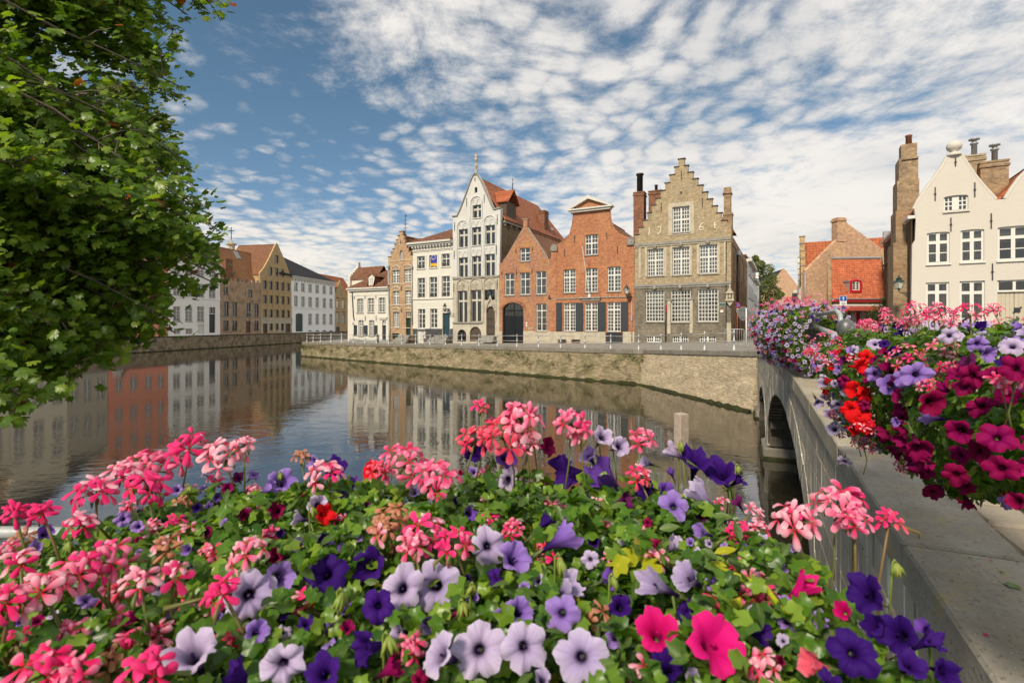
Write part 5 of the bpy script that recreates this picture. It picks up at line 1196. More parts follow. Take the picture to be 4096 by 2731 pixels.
# --- right: cream gabled house with its brick flank --------------------------------------
def house_right():
    h = House('cream_gabled_house', 'cream painted house with tall pointed gable, ball finial and leaded windows at right', (.7867 * 29, 29), (.868, -.496), 2.95, C8)
    h.win(545, 725, 518, 632, 4, 3, None, .08, WHITE, rec=.12, bar=.06, mull=.30, sill=P_RIGHT)
    DK = m_paint('lead_cames', (.10, .10, .10), .5)
    for x0, x1, y0, y1 in ((420, 588, 790, 1022), (668, 842, 770, 1008), (942, 1180, 745, 995)): h.win(x0, x1, y0, y1, 2, 3, .32, .05, WHITE, rec=.1, curt='top' if x0 != 668 else 'top', bar=.05, mull=.17, fr=.10, sill=WHITE, glass=PANED)
    for x0, x1, y0, y1 in ((412, 584, 1160, 1420), (662, 848, 1150, 1455)): h.win(x0, x1, y0, y1, 2, 2, .28, .0, WHITE, rec=.1, curt='drape', bar=.05, mull=.17, fr=.10, sill=WHITE, glass=PANED)
    h.win(940, 1200, 1142, 1226, 2, 1, None, 0, WHITE, rec=.1, mull=.12, sill=False, glass=PANED)
    h.door(940, 1200, 1230, 1560, m_paint('cream_garage_boards', (.50, .44, .33), .6, .06), 2, 1, boards=True, rec=.1, name='garage_door')
    o = [(300, 1620), (312, 880), (332, 850), (338, 700), (328, 622), (360, 555), (420, 468), (480, 388), (540, 300), (572, 240), (596, 222), (650, 212), (672, 222), (708, 280), (770, 372), (835, 452), (890, 512), (928, 552), (1002, 545), (1050, 470), (1100, 400), (1170, 330), (1240, 240), (1420, 500), (1420, 1620)]
    h.wall(o, P_RIGHT, .4)
    cp = MB()
    for seg in (o[4:10], o[12:18], o[18:22]): q = [h.uv(p) for p in seg]; cp.tube([(u, .1, v + .02) for u, v in q], .12, 6)
    cp.build('gable_coping', P_RIGHT, h.root)
    u, v = h.uv((625, 212)); MB().lathe([(.34, -.1), (.30, .06), (.16, .10), (.16, .16), (.30, .26), (.36, .42), (.33, .58), (.2, .70), (.02, .74)], 14, (u, .15, v)).build('ball_finial', P_RIGHT, h.root, True)
    for x, a, b in ((480, 460, 560), (630, 245, 305), (772, 425, 532), (596, 685, 785), (893, 652, 765), (902, 1022, 1145)): h.anchor(x, a, b)
    h.holes = []
    # leaded quarries
    for x0, x1, y0, y1 in ((420, 588, 868, 1020), (668, 842, 855, 1005), (412, 584, 1240, 1420), (662, 848, 1235, 1450)):
        a, b, lo, hi = h.rect(x0 + 12, x1 - 12, y0, y1); m = MB()
        for i in range(1, 10): x = a + (b - a) * i / 10; m.box(x - .008, x + .008, .135, .139, lo, hi)
        for j in range(1, 9): z = lo + (hi - lo) * j / 9; m.box(a, b, .130, .1345, z - .008, z + .008)
        m.build('leading', DK, h.root)
    f = m_paint('black_cross_vent', (.02, .02, .02), .5); u, v = h.uv((1090, 1363)); MB().box(u - .12, u + .12, .05, .1, v - .12, v + .12).box(u - .17, u - .121, .05, .1, v - .17, v - .09).box(u + .121, u + .17, .05, .1, v + .09, v + .17).build('door_vent', f, h.root)
    # roofs: ridge runs back from each gable
    D = 11
    a, b = h.u(330), h.u(928); ur = h.u(625); vr = h.v(625, 235); ve = h.v(330, 640); vv = h.v(928, 556)
    h.roof([[(a - .1, .4, ve), (ur, .4, vr), (ur, D, vr), (a - .1, D, ve)], [(ur, .4, vr), (b, .4, vv), (b, D, vv), (ur, D, vr)]], TILE_OY)
    c = h.u(1420); vr2 = h.v(1240, 255); u2 = h.u(1240); 
    h.roof([[(b, .4, vv), (u2, .4, vr2), (u2, D, vr2), (b, D, vv)], [(u2, .4, vr2), (c, .4, vv), (c, D, vv), (u2, D, vr2)]], TILE_OY)
    # brick flank on the side street with a buttressing chimney stack
    ue = h.u(312); m = MB(); vf = h.vd(ue, 6, 700)
    fl = MB(); W = 11.6
    fl.add([(ue, .0, -1), (ue, W, -1), (ue, W, h.vd(ue, W, 900)), (ue, 4.4, h.vd(ue, 4.4, 752)), (ue, 0.0, h.vd(ue, 0.4, 690)), (ue + .4, 0, -1), (ue + .4, W, -1)], [(0, 4, 3, 2, 1), ]); fl.build('flank_wall', B_SIDE, h.root)
    h.body(ue, c, W, ve, B_SIDE)
    def stack(wa, wb, out, lo, hi): MB().box(ue - out * 2.2 - .12, ue + .5 + out, wa, wb, lo, hi).build('chimney_stack', B_SIDE, h.root)
    wt = 2.6; top = h.vd(ue, wt, 160)
    stack(1.6, 4.0, .25, -.8, h.vd(ue, wt, 880)); stack(1.9, 3.9, .18, h.vd(ue, wt, 880), h.vd(ue, wt, 640)); stack(2.05, 3.75, .14, h.vd(ue, wt, 640), h.vd(ue, wt, 420)); stack(2.1, 3.5, .10, h.vd(ue, wt, 420), h.vd(ue, wt, 262))
    stack(2.1, 2.9, .05, h.vd(ue, wt, 262), top); MB().box(ue - .2, ue + .6, 2.0, 3.55, h.vd(ue, wt, 275), h.vd(ue, wt, 262)).build('chimney_cap', B_SIDE, h.root)
    MB().lathe([(.17, 0), (.15, .5), (.18, .52), (.18, .62), (.1, .62)], 10, (ue + .2, 2.5, top)).build('chimney_pot', m_paint('rust_clay', (.22, .07, .035), .8, .3), h.root, True)
    ev = MB().add([(ue - .25, 4.2, h.vd(ue, 4.2, 765)), (ue - .25, W, h.vd(ue, W, 880)), (ue - .25, W, h.vd(ue, W, 865)), (ue - .25, 4.2, h.vd(ue, 4.2, 745)), (ue + .3, 4.2, h.vd(ue, 4.2, 765)), (ue + .3, W, h.vd(ue, W, 880)), (ue + .3, W, h.vd(ue, W, 865)), (ue + .3, 4.2, h.vd(ue, 4.2, 745))], [(0, 1, 2, 3), (4, 7, 6, 5), (3, 2, 6, 7), (0, 4, 5, 1)]); ev.build('eaves_board', WHITE, h.root)
    MB().box(ue - .2, ue + .4, .05, 1.7, h.vd(ue, .5, 700), h.vd(ue, .5, 678)).build('eaves_board', WHITE, h.root)
    lg = MB()
    for wa, wb in ((4.1, 11.4),): lg.add([(ue - .12, wa, h.vd(ue, wa, 945)), (ue - .12, wb, h.vd(ue, wb, 1045)), (ue - .12, wb, h.vd(ue, wb, 1035)), (ue - .12, wa, h.vd(ue, wa, 930)), (ue, wa, h.vd(ue, wa, 945)), (ue, wb, h.vd(ue, wb, 1045)), (ue, wb, h.vd(ue, wb, 1035)), (ue, wa, h.vd(ue, wa, 930))], [(0, 1, 2, 3), (3, 2, 6, 7), (0, 4, 5, 1)])
    lg.build('brick_ledge', B_GREY, h.root)
    MB().box(ue - .1, ue + .5, 10.9, 11.4, h.vd(ue, 11, 900), h.vd(ue, 11, 785)).build('vent_pipe', ZINC, h.root)
    # chimneys between and behind the gables
    for x, wd, yb, yt, q in ((862, 3.0, 510, 240, 1.05), (1010, 2.6, 520, 285, 1.2)):
        u = h.u(x); c_ = h.chimney(u, wd, h.vd(u, wd, yb) - 1, h.vd(u, wd, yt), q, q, B_YEL if x < 900 else B_SIDE)
        MB().lathe([(.14, 0), (.14, .7), (.20, .72), (.20, .8), (.12, .82), (.12, .95), (.26, .97), (.26, 1.05), (.02, 1.1)], 10, (u + .15, wd, h.vd(u, wd, yt) + .02)).build('chimney_flue', ZINC, c_, True)
    return h
HR = house_right()

# --- far row across the canal on the left -----------------------------------------------
FR = LP + ML * 7.5
def on_far(px): k = (px - CX) / F; t = (k * FR.y - FR.x) / (EL.x - k * EL.y); return FR + EL * t
def far_row():
    zb = 2.12
    def lathe_windows(h, cols, rows, **kw):
        for x0, x1 in cols:
            for y0, y1 in rows: h.win(x0, x1, y0, y1, **kw)
    def flat_roof(h, x0, x1, ytop, ypk, mt, D=10, hip=False, hipr=True):
        u0, u1 = h.u(x0), h.u(x1); ve = h.v((x0 + x1) / 2, ytop); vr = h.vd((u0 + u1) / 2, D / 2, ypk); h.body(u0, u1, D, ve, B_SIDE)
        a, b = (u0 + D / 2 if hip else u0), (u1 - D / 2 if hip and hipr else u1)
        h.roof([[(u0 - .1, -.4, ve), (u1 + .1, -.4, ve), (b, D / 2, vr), (a, D / 2, vr)], [(u1, D, ve), (u0, D, ve), (a, D / 2, vr), (b, D / 2, vr)]] + ([[(u0 - .1, D, ve), (u0 - .1, -.4, ve), (a, D / 2, vr)]] if hip else [[(u0, D, ve), (u0, 0, ve), (u0, D / 2, vr)]]) + [[(u1 + .1, -.4, ve), (u1 + .1, D, ve), (b, D / 2, vr)]], mt)
    sk = dict(bar=.05, mull=.10, fr=.08, rec=.12)
    # grey-white house with the black door
    h = House('stucco_house', 'grey-white stucco house with tall windows and a black panelled door across the canal', on_far(672), EL, zb, C2)
    for x0, x1 in ((112, 186), (238, 312), (362, 436)): h.win(x0, x1, 850, 1008, 2, 4, .3, curt='drape', **sk)
    for x0, x1, y0, y1 in ((112, 186, 598, 738), (238, 312, 605, 745), (362, 436, 616, 752), (486, 553, 628, 760), (112, 186, 418, 520), (238, 312, 425, 525), (362, 436, 440, 532), (486, 553, 455, 540)): h.win(x0, x1, y0, y1, 2, 3, .3, curt='drape', **sk)
    h.door(488, 552, 930, 1126, BLACK, 1, 4); h.win(488, 552, 858, 925, 2, 1, None, 0, BLACK, sill=False, rec=.15)
    h.door(370, 436, 1035, 1140, WHITE, 2, 2); h.win(243, 312, 1082, 1142, 6, 1, None, 0, WHITE, bar=.06, sill=False); h.win(120, 186, 1082, 1142, 6, 1, None, 0, WHITE, bar=.06, sill=False)
    h.wall([(60, 1200), (602, 1200), (602, 405), (60, 340)], P_GREY); h.trim(60, 602, 755, 770, P_GREY, .1); flat_roof(h, 60, 602, 372, 200, TILE_R)
    u0, u1 = h.u(60), h.u(602); MB().box(u0, u1, -.45, -.0, h.v(330, 385), h.v(330, 385) + .25).build('cornice', CORN, h.root)
    # salmon house
    h = House('salmon_house', 'salmon pink stucco house mostly hidden behind the plane tree', on_far(430), EL, zb, CS)
    for x0, x1 in ((462, 490), (520, 550), (580, 608), (632, 655)):
        for y0, y1 in ((1240, 1290), (1122, 1178), (1015, 1065)): h.win(x0, x1, y0, y1, 2, 4, .3, curt='drape', **sk)
    h.door(450, 500, 1305, 1345, WHITE, 2, 2, .3)
    h.wall([(432, 1370), (672, 1370), (672, 985), (640, 985), (555, 880), (470, 985), (432, 985)], P_PINK); h.trim(432, 672, 1185, 1191, P_PINK, .12); h.trim(432, 672, 990, 998, P_PINK, .15, 'cornice')
    u0, u1 = h.u(432), h.u(672); h.body(u0, u1, 10, h.v(550, 990), P_PINK, h.v(555, 890)); h.gable_roof(u0, u1, .36, 10, h.v(550, 990), h.v(555, 890), TILE_RY)
    # beige houses further left, seen only in the water
    for nm, lb, xa, xb, mt, yt, pk in (('beige_house', 'wide beige stucco house left of the salmon house, seen mirrored in the canal', 40, 270, P_BEIGE, 880, 700), ('beige_house', 'narrow grey-beige house with white ground floor next to the salmon house', 272, 430, m_plaster('drab_stucco', (.42, .38, .30)), 1000, 880), ('beige_house', 'sand coloured house at the far left edge behind the plane tree', -320, 38, P_BEIGE, 930, 730)):
        h = House(nm, lb, on_far(xa), EL, zb, CS); n = 3; W = (xb - xa)
        for i in range(n):
            x0 = xa + W * (i + .22) / n; x1 = xa + W * (i + .78) / n
            for y0, y1 in ((1220, 1300), (1090, 1160), (1010, 1055)) if yt < 950 else ((1220, 1300), (1090, 1160)): h.win(x0, x1, y0, y1, 2, 4, .3, curt='drape', **sk)
        h.wall([(xa, 1400), (xb, 1400), (xb, yt + 12), (xa, yt)], mt); h.trim(xa, xb, yt + 6, yt + 20, CORN, .3, 'cornice'); flat_roof(h, xa, xb, yt + 6, pk, SLATEX, hip=True)
    # brown brick house with crenellated top
    h = House('crenellated_house', 'brown brick house with crenellated wall top beside the ochre gable', on_far(882), EL, zb, C2)
    GR = m_paint('grey_green_frames', (.06, .075, .06), .5)
    for r in ((634, 684, 650, 730), (893, 942, 678, 752)): h.win(*r, 2, 2, .4, 0, GR, rec=.15)
    for x0, x1, y0, y1 in ((636, 692, 800, 952), (726, 780, 805, 955), (872, 922, 814, 958), (953, 1004, 822, 960)): h.win(x0, x1, y0, y1, 2, 2, .3, 0, GR, rec=.15, glass=PANED)
    for x0, x1, y0, y1 in ((636, 692, 998, 1106), (726, 780, 1000, 1106), (955, 1004, 1002, 1103)): h.win(x0, x1, y0, y1, 2, 2, .28, 0, GR, rec=.15, glass=PANED)
    h.door(872, 922, 1004, 1128, m_paint('brown_door', (.10, .04, .025), .5), 1, 2)
    cr = [(603, 1200), (603, 545)]; x = 640; up = False
    ys = lambda x: 548 + (x - 603) * .085
    while x < 1010:
        y = ys(x); cr += [(x, y - (0 if up else 0)), ]; 
        cr += [(x, y + 26), (x + 22, y + 26), (x + 22, y + 2)] if True else []; x += 46
    cr += [(1026, ys(1026)), (1026, 1200)]
    h.wall(cr, B_BRN); h.trim(603, 1026, 955, 966, SILL, .06)
    for x, a, b in ((727, 655, 700), (870, 680, 725), (851, 780, 815), (940, 785, 820), (1008, 755, 800), (1012, 790, 830)): h.anchor(x, a, b)
    u0, u1 = h.u(603), h.u(1026); h.body(u0, u1, 5, h.v(800, 620), B_BRN); MB().box(u0, u1, .4, 5, h.v(800, 625), h.v(800, 618)).build('flat_roof', ZINC, h.root)
    # ochre gable house with its long roof over the crenellated one
    h = House('ochre_gable_house', 'ochre brick warehouse gable with five rows of dark windows and long brown roof', on_far(1043), EL, zb, C2)
    DK = m_paint('dark_bronze_frames', (.035, .025, .02), .4)
    rows = [((1172, 1212, 315, 398),), ((1112, 1150, 440, 525), (1173, 1212, 450, 533), (1235, 1272, 462, 540)), ((1048, 1090, 577, 668), (1113, 1150, 586, 675), (1174, 1213, 592, 680), (1236, 1272, 600, 685), (1294, 1332, 607, 690)),
            ((1048, 1090, 730, 816), (1113, 1152, 735, 821), (1175, 1214, 739, 824), (1237, 1274, 744, 827), (1294, 1330, 748, 830)), ((1050, 1090, 880, 962), (1114, 1152, 883, 964), (1176, 1215, 885, 965), (1237, 1274, 888, 966), (1295, 1330, 890, 967)),
            ((1118, 1152, 1028, 1098), (1181, 1212, 1028, 1098), (1238, 1268, 1028, 1098))]
    for rr in rows:
        for r in rr: h.win(*r, 1, 1, None, .05, DK, rec=.18, fr=.12, sill=BONE, glass=PANED)
    for r in ((1052, 1096, 1028, 1130), (1286, 1338, 1028, 1122)): h.door(*r, DK, 1, 3, name='door')
    h.wall([(1028, 1200), (1356, 1200), (1345, 545), (1300, 420), (1245, 290), (1208, 205), (1193, 185), (1178, 215), (1120, 340), (1060, 450), (1018, 500), (1022, 560)], B_ORO)
    for x in (1102, 1163, 1225, 1284): h.trim(x - 9, x + 9, 560, 968, B_ORO, .10, 'pilaster')
    h.trim(1028, 1356, 980, 1030, BONE, .04, 'stone_band'); h.trim(1028, 1356, 970, 979, BONE, .10)
    for a, b in ((1028, 1050), (1098, 1117), (1154, 1180), (1214, 1237), (1270, 1285)): h.trim(a, b, 1031, 1140, BONE, .04, 'stone_band')
    pk = h.uv((1193, 205)); u0, u1 = h.u(1020), h.u(1350); ve = h.v(1190, 540)
    h.gable_roof(u0, u1, .36, 10, ve, pk[1], TILE_RY, pk[0]); h.body(u0, u1, 10, ve, B_ORO, pk[1], pk[0])
    # cross wing roof to the left, ridge parallel to the canal
    ul = h.u(640); w = 5.5; vt = h.vd(u0 - 6, w, 225); vb = h.v(820, 540)
    rf = h.roof([[(ul, .6, vb - 1.2), (pk[0] - 1.0, .6, vb - 1.2), (pk[0] - .3, w, vt), (ul, w, vt)], [(ul, 10.5, vb), (ul, w, vt), (pk[0], w, vt), (pk[0], 10.5, vb)]], m_tiles('brown_plain_tiles_front', (.34, .165, .075), (.25, .115, .055), 'x', False, .2, .2, (.30, .15, .06)), name='wing_roof')
    MB().box(ul, u0, .8, 10, 0, vb - .6).build('wing_wall', B_CHIM, h.root)
    u = h.u(735); h.chimney(u, 1.6, vb - 1.5, h.vd(u, 1.6, 358), 2.0, 1.5, B_CHIM)
    for x, y, q in ((1072, 330, 1), (712, 335, 1), (778, 465, 1)):
        uu = h.u(x) - (3.2 if x > 1000 else 0); ww = .6 + (h.v(x, y) - vb + 1.2) / ((vt - vb + 1.2) / 4.9); sl = (vt - vb + 1.2) / 4.9
        vv = vb - 1.2 + sl * (ww - .6)
        MB().add([(uu - .7, ww - .5, vv - .5 * sl + .12), (uu + .7, ww - .5, vv - .5 * sl + .12), (uu + .7, ww + .5, vv + .5 * sl + .12), (uu - .7, ww + .5, vv + .5 * sl + .12), (uu - .7, ww - .5, vv - .5 * sl - .05), (uu + .7, ww - .5, vv - .5 * sl - .05), (uu + .7, ww + .5, vv + .5 * sl - .05), (uu - .7, ww + .5, vv + .5 * sl - .05)], [(0, 1, 2, 3), (0, 4, 5, 1), (1, 5, 6, 2), (2, 6, 7, 3), (3, 7, 4, 0)]).build('skylight', ZINC, h.root)
    # long white house with slate roof
    h = House('long_white_house', 'long white three-storey house with black hipped roof and dark green carriage door', on_far(1170), EL, zb, C2)
    cols = ((1376, 1415), (1450, 1488), (1525, 1562), (1600, 1636), (1674, 1708), (1746, 1778))
    for i, (x0, x1) in enumerate(cols):
        d = (x0 - 1376) * .115
        h.win(x0, x1, 600 + d, 688 + d * .8, 2, 3, .4, .18, curt='drape', **sk); h.win(x0, x1, 738 + d * .75, 850 + d * .4, 2, 4, .35, .18, curt='drape', **sk)
        if i > 1: h.win(x0, x1, 924 + d * .1, 1038, 2, 3, .3, .12, curt='low', **sk)
    h.door(1392, 1468, 922, 1114, GREEN, 2, 2, .5)
    for x0, x1 in ((1525, 1565), (1600, 1640), (1674, 1712), (1746, 1780)): h.win(x0, x1, 1098, 1116, 4, 1, None, .15, WHITE, sill=False, mull=.05)
    h.wall([(1356, 1200), (1802, 1200), (1802, 605), (1345, 540)], P_COOL)
    h.trim(1358, 1802, 862, 874, P_COOL, .12); h.trim(1356, 1802, 1085, 1150, SILL, .03, 'plinth') if False else None
    u0, u1 = h.u(1348), h.u(1802); ve = h.v(1570, 572)
    c = MB().box(u0 - .3, u1 + .4, -.55, 0, ve, ve + .25).box(u0 - .1, u1 + .2, -.3, 0, ve - .5, ve - .003); co = c.build('cornice', CORN, h.root)
    for i in range(16): MB().box(u0 + .2 + (u1 - u0) * i / 16, u0 + .55 + (u1 - u0) * i / 16, -.28, 0, ve - .95, ve - .503).build('bracket', CORN, co)
    D = 13; vr = h.vd(u0 + 4, D / 2, 308)
    h.body(u0, u1, D, ve, P_COOL); a = h.u(1255); b = u0 + 4
    h.roof([[(u0 - 5, -.5, ve + .25), (u1 + .4, -.5, ve + .25), (b, D / 2, vr), (u0 - 5, D / 2, vr)], [(u1 + .4, -.5, ve + .25), (u1 + .4, D, ve + .25), (b, D / 2, vr)], [(u1 + .4, D, ve + .25), (u0 - 5, D, ve + .25), (u0 - 5, D / 2, vr), (b, D / 2, vr)]], SLATEX)
    h.trim(1600, 1630, 998, 1030, m_paint('notice_white', (.6, .25, .22), .6), -.06, 'notice') if False else None
    # small ochre stepped house and the orange roof behind it
    h = House('small_stepped_house', 'small ochre brick house with crow-stepped gable at the bend of the canal', on_far(1341), EL, zb, C2)
    for r in ((1817, 1848, 782, 872), (1876, 1906, 788, 876), (1817, 1850, 925, 1030), (1875, 1908, 925, 1030), (1852, 1872, 688, 728)): h.win(*r, 2, 4, .35, 0, **sk)
    h.door(1816, 1852, 1062, 1112, GREEN, 2, 1)
    o = [(1804, 1180), (1804, 705), (1818, 705), (1818, 665), (1832, 665), (1832, 635), (1844, 635), (1844, 605), (1855, 605), (1855, 582), (1868, 582), (1868, 612), (1878, 612), (1878, 645), (1890, 645), (1890, 680), (1905, 680), (1905, 715), (1945, 735), (1945, 1180)]
    h.wall(o, B_ORO); h.caps(o, BONE, .12, .1)
    for x0, x1, y in ((1812, 1852, 915), (1872, 1912, 915), (1812, 1852, 765), (1872, 1912, 770)): h.trim(x0, x1, y - 9, y, B_CHIM, .05, 'lintel')
    u0, u1 = h.u(1804), h.u(1990); ve = h.v(1850, 710); h.body(u0, u1, 10, ve, B_ORO)
    h.gable_roof(u0, h.u(1905), .4, 9, ve, h.v(1861, 600), TILE_OY)
    r = House('orange_roofed_house', 'house with a bright orange tiled roof rising behind the small stepped one', on_far(1300) + ML * 10, EL, zb, C2)
    u0, u1 = r.u(1640), r.u(2010); va = r.v(1800, 735); MB().box(u0, u1, 0, 9, 0, va).build('wall', B_ORO, r.root); vt = r.vd((u0 + u1) / 2, 4.5, 522)
    r.roof([[(u0, -.3, va), (u1, -.3, va), (u1, 4.5, vt), (u0, 4.5, vt)], [(u1, 9.3, va), (u0, 9.3, va), (u0, 4.5, vt), (u1, 4.5, vt)]], TILE_O); MB().box(u0, u0 + .3, 0, 9, va, va + .3).build('verge', B_ORO, r.root)
    # church lantern with its cross, behind the roofs
    p = at(925, 985, 165); e = empty('church_turret', (p.x, p.y, 1.7)); tag(e, 'stone church turret with an iron cross rising behind the brown roof', 'church turret')
    zt = zat(925, 985, 165) - 1.7
    MB().lathe([(4, 0), (4, zt - 5.5), (2.6, zt - 4), (1.5, zt - 3), (1.15, zt - 2.2), (1.15, zt + .3), (1.7, zt + .5), (1.7, zt + .9), (.5, zt + 1.2), (.3, zt + 2.2)], 8).build('turret', BONE, e)
    m = MB(); m.tube([(0, 0, zt + 2.2), (0, 0, zt + 6.2)], .13, 6); m.tube([(-.95, 0, zt + 5), (.95, 0, zt + 5)], .13, 6); m.build('cross', IRON, e)
far_row()
# ------------------------------------------------------------------ railings, lamps, signs, small things
def ray_on(A, B, px, inset):
    d = (Vector((B.x, B.y)) - Vector((A.x, A.y))); L = d.length; d /= L; n = Vector((-d.y, d.x)); P = Vector((A.x, A.y)) + n * inset
    k = (px - CX) / F; t = (k * P.y - P.x) / (d.x - k * d.y); q = P + d * t; return Vector((q.x, q.y, A.z + (B.z - A.z) * t / L))
POST = MB().lathe([(.11, 0), (.11, .05), (.075, .07), (.075, .20), (.055, .23), (.05, .46), (.075, .48), (.075, .54), (.045, .56), (.040, .90), (.06, .92), (.06, 1.0), (.04, 1.03), (.045, 1.07), (.02, 1.10), (.004, 1.11)], 10).mesh('post', STEEL, True)
def railing():
    r = empty('quay_railing', (Q0.x, Q0.y, 0)); tag(r, 'grey painted iron railing of posts and two rails along the main quay edge', 'railing')
    pts = [ray_on(Q0, Q1, px, .22) for px in (1228, 1253, 1282, 1323, 1367, 1413, 1460, 1506, 1555, 1608, 1662, 1720, 1782, 1847, 1916, 1990, 2068, 2154, 2243, 2340, 2443, 2555)]
    pts += [ray_on(Q1, Q2, px, .22) for px in (2644, 2725, 2818, 2936)]
    q = Vector((-20, 92, 1.93)); dirE = (q - Q0).normalized(); left = [pts[0] + dirE * 2.2 * i + Vector((.3, 0, 0)) for i in (4, 3, 2, 1)]
    allp = left + pts
    for p in allp: link('post', POST, r, p - r.location)
    o = r.location
    for a, b in zip(allp, allp[1:]):
        for z in (.96, .51): MB().tube([a - o + Vector((0, 0, z)), (a + b) / 2 - o + Vector((0, 0, z - .006)), b - o + Vector((0, 0, z))], .021, 6).build('rail', STEEL, r, True)
railing()

def lantern(pos, wall, label, s=1.0, red=False, name='wall_lantern'):
    """four-sided tapering street lantern on a scrolled iron bracket; pos = bottom of the glass body"""
    e = empty(name, pos); tag(e, label, 'lantern'); e.scale = (s, s, s)
    gl = m_paint('lantern_glass', (.55, .52, .46), .15) if 'lantern_glass' not in MATS else MATS['lantern_glass']
    MB().add([(-.12, -.12, 0), (.12, -.12, 0), (.12, .12, 0), (-.12, .12, 0), (-.20, -.20, .42), (.20, -.20, .42), (.20, .20, .42), (-.20, .20, .42)], [(0, 1, 5, 4), (1, 2, 6, 5), (2, 3, 7, 6), (3, 0, 4, 7)]).build('glass_body', gl, e)
    fr = MB()
    for a, b in ((-1, -1), (1, -1), (1, 1), (-1, 1)): fr.tube([(a * .12, b * .12, 0), (a * .20, b * .20, .42)], .014, 5)
    fr.box(-.13, .13, -.13, .13, -.05, -.003); fr.lathe([(.03, -.16), (.07, -.12), (.05, -.055)], 8); fr.build('frame', GREEN, e)
    MB().lathe([(.30, .42), (.28, .47), (.16, .56), (.14, .62), (.20, .64), (.12, .70), (.05, .74), (.06, .80), (.01, .86)], 8).build('cap', GREEN, e)
    w = (Vector(wall) - Vector(pos)) / s; b = MB(); L = w.length
    b.tube([(0, 0, -.16), w * .15 + Vector((0, 0, -.30)), w * .5 + Vector((0, 0, -.24)), w + Vector((0, 0, -.16))], .022, 6); b.tube([w * .25 + Vector((0, 0, -.30)), w * .6 + Vector((0, 0, -.42)), w + Vector((0, 0, -.55))], .018, 6)
    c = w * .62 + Vector((0, 0, -.33)); d = Vector((w.x, w.y, 0)).normalized()
    b.tube([c + d * (.10 * math.cos(t * .6) * (1 - t * .05)) + Vector((0, 0, .10 * math.sin(t * .6) * (1 - t * .05))) for t in range(16)], .014, 5); b.build('bracket', IRON, e, True)
    if red: MB().box(.205, .215, -.10, .10, .08, .36).build('red_sticker', REDP, e)
def on_house(P, e, zb, u, out, v):
    e = Vector(e).normalized(); m = Vector((-e.y, e.x)); q = Vector(P) + e * u - m * out; return Vector((q.x, q.y, zb + v))
def lamp6():
    h = House('scratch', 'scratch', on_row(2205), E1, 2.62, C5); u, v = h.uv((1370, 1020)); bpy.data.objects.remove(h.root)
    lantern(on_house(on_row(2205), E1, 2.62, u - .1, .75, v), on_house(on_row(2205), E1, 2.62, u + .25, .02, v - .1), 'green capped lantern on the right of the orange-red house', .95)
    h = House('scratch', 'scratch', on_row(1651), E1, 2.25, C3); u, v = h.uv((1396, 1058)); bpy.data.objects.remove(h.root)
    lantern(on_house(on_row(1651), E1, 2.25, u, .75, v), on_house(on_row(1651), E1, 2.25, u + .7, .02, v - .35), 'lantern with a red pane beside the teal door of the white house', .8, True)
    lantern(on_house(HR.P, HR.e, 2.95, HR.u(209), .15, HR.v(209, 1205)), on_house(HR.P, HR.e, 2.95, HR.u(300), .05, HR.v(300, 1218)), 'large green lantern on a scrolled bracket at the corner of the cream house', .85)
    p = at(3186, 1215, 41); e = lantern(p, p + Vector((.6, .3, 0)), 'lantern on the rosy brick wall above the middle flower box', .8)
    h = House('scratch', 'scratch', on_far(882), EL, 2.12, C2); u, v = h.uv((877, 922)); bpy.data.objects.remove(h.root)
    lantern(on_house(on_far(882), EL, 2.12, u, .9, v), on_house(on_far(882), EL, 2.12, u - .1, .02, v), 'small lantern on the crenellated brown house', 1.1)
lamp6()

SBLUE = m_paint('sign_blue', (.012, .10, .42), .4, .03); SRED = m_paint('sign_red', (.62, .03, .03), .4, .03); SW = m_paint('sign_white', (.72, .72, .70), .45, .04); SGREY = m_paint('sign_back_grey', (.17, .18, .18), .5, .08)
def disc(m, c, r, y, n=20, th=.02):
    o = len(m.v); m.add([(c[0] + r * math.cos(2 * math.pi * i / n), y, c[1] + r * math.sin(2 * math.pi * i / n)) for i in range(n)] + [(c[0] + r * math.cos(2 * math.pi * i / n), y + th, c[1] + r * math.sin(2 * math.pi * i / n)) for i in range(n)], [tuple(range(n)), tuple(range(2 * n - 1, n - 1, -1))] + [(i, i + n, (i + 1) % n + n, (i + 1) % n) for i in range(n)]); return m
def no_parking(par, cz, r, y=-.06, cx=0):
    d = disc(MB(), (cx, cz), r, y).build('round_sign', SRED, par); disc(MB(), (cx, cz), r * .78, y - .008, th=.006).build('blue_field', SBLUE, d)
    a = r * .10; q = r * .76 * .707; MB().prism([(cx - q - a, cz + q - a), (cx - q + a, cz + q + a), (cx + q + a, cz - q + a), (cx + q - a, cz - q - a)], y - .014, y - .009).build('red_bar', SRED, d)
def arrow(par, cx, cz, h, y, mt):
    w = h * .09; MB().prism([(cx - w, cz - h / 2), (cx + w, cz - h / 2), (cx + w, cz + h * .15), (cx + h * .26, cz + h * .15 - h * .1), (cx + h * .26, cz + h * .22), (cx, cz + h / 2), (cx - h * .26, cz + h * .22), (cx - h * .26, cz + h * .05), (cx - w, cz + h * .15)], y - .006, y).build('arrow', mt, par)
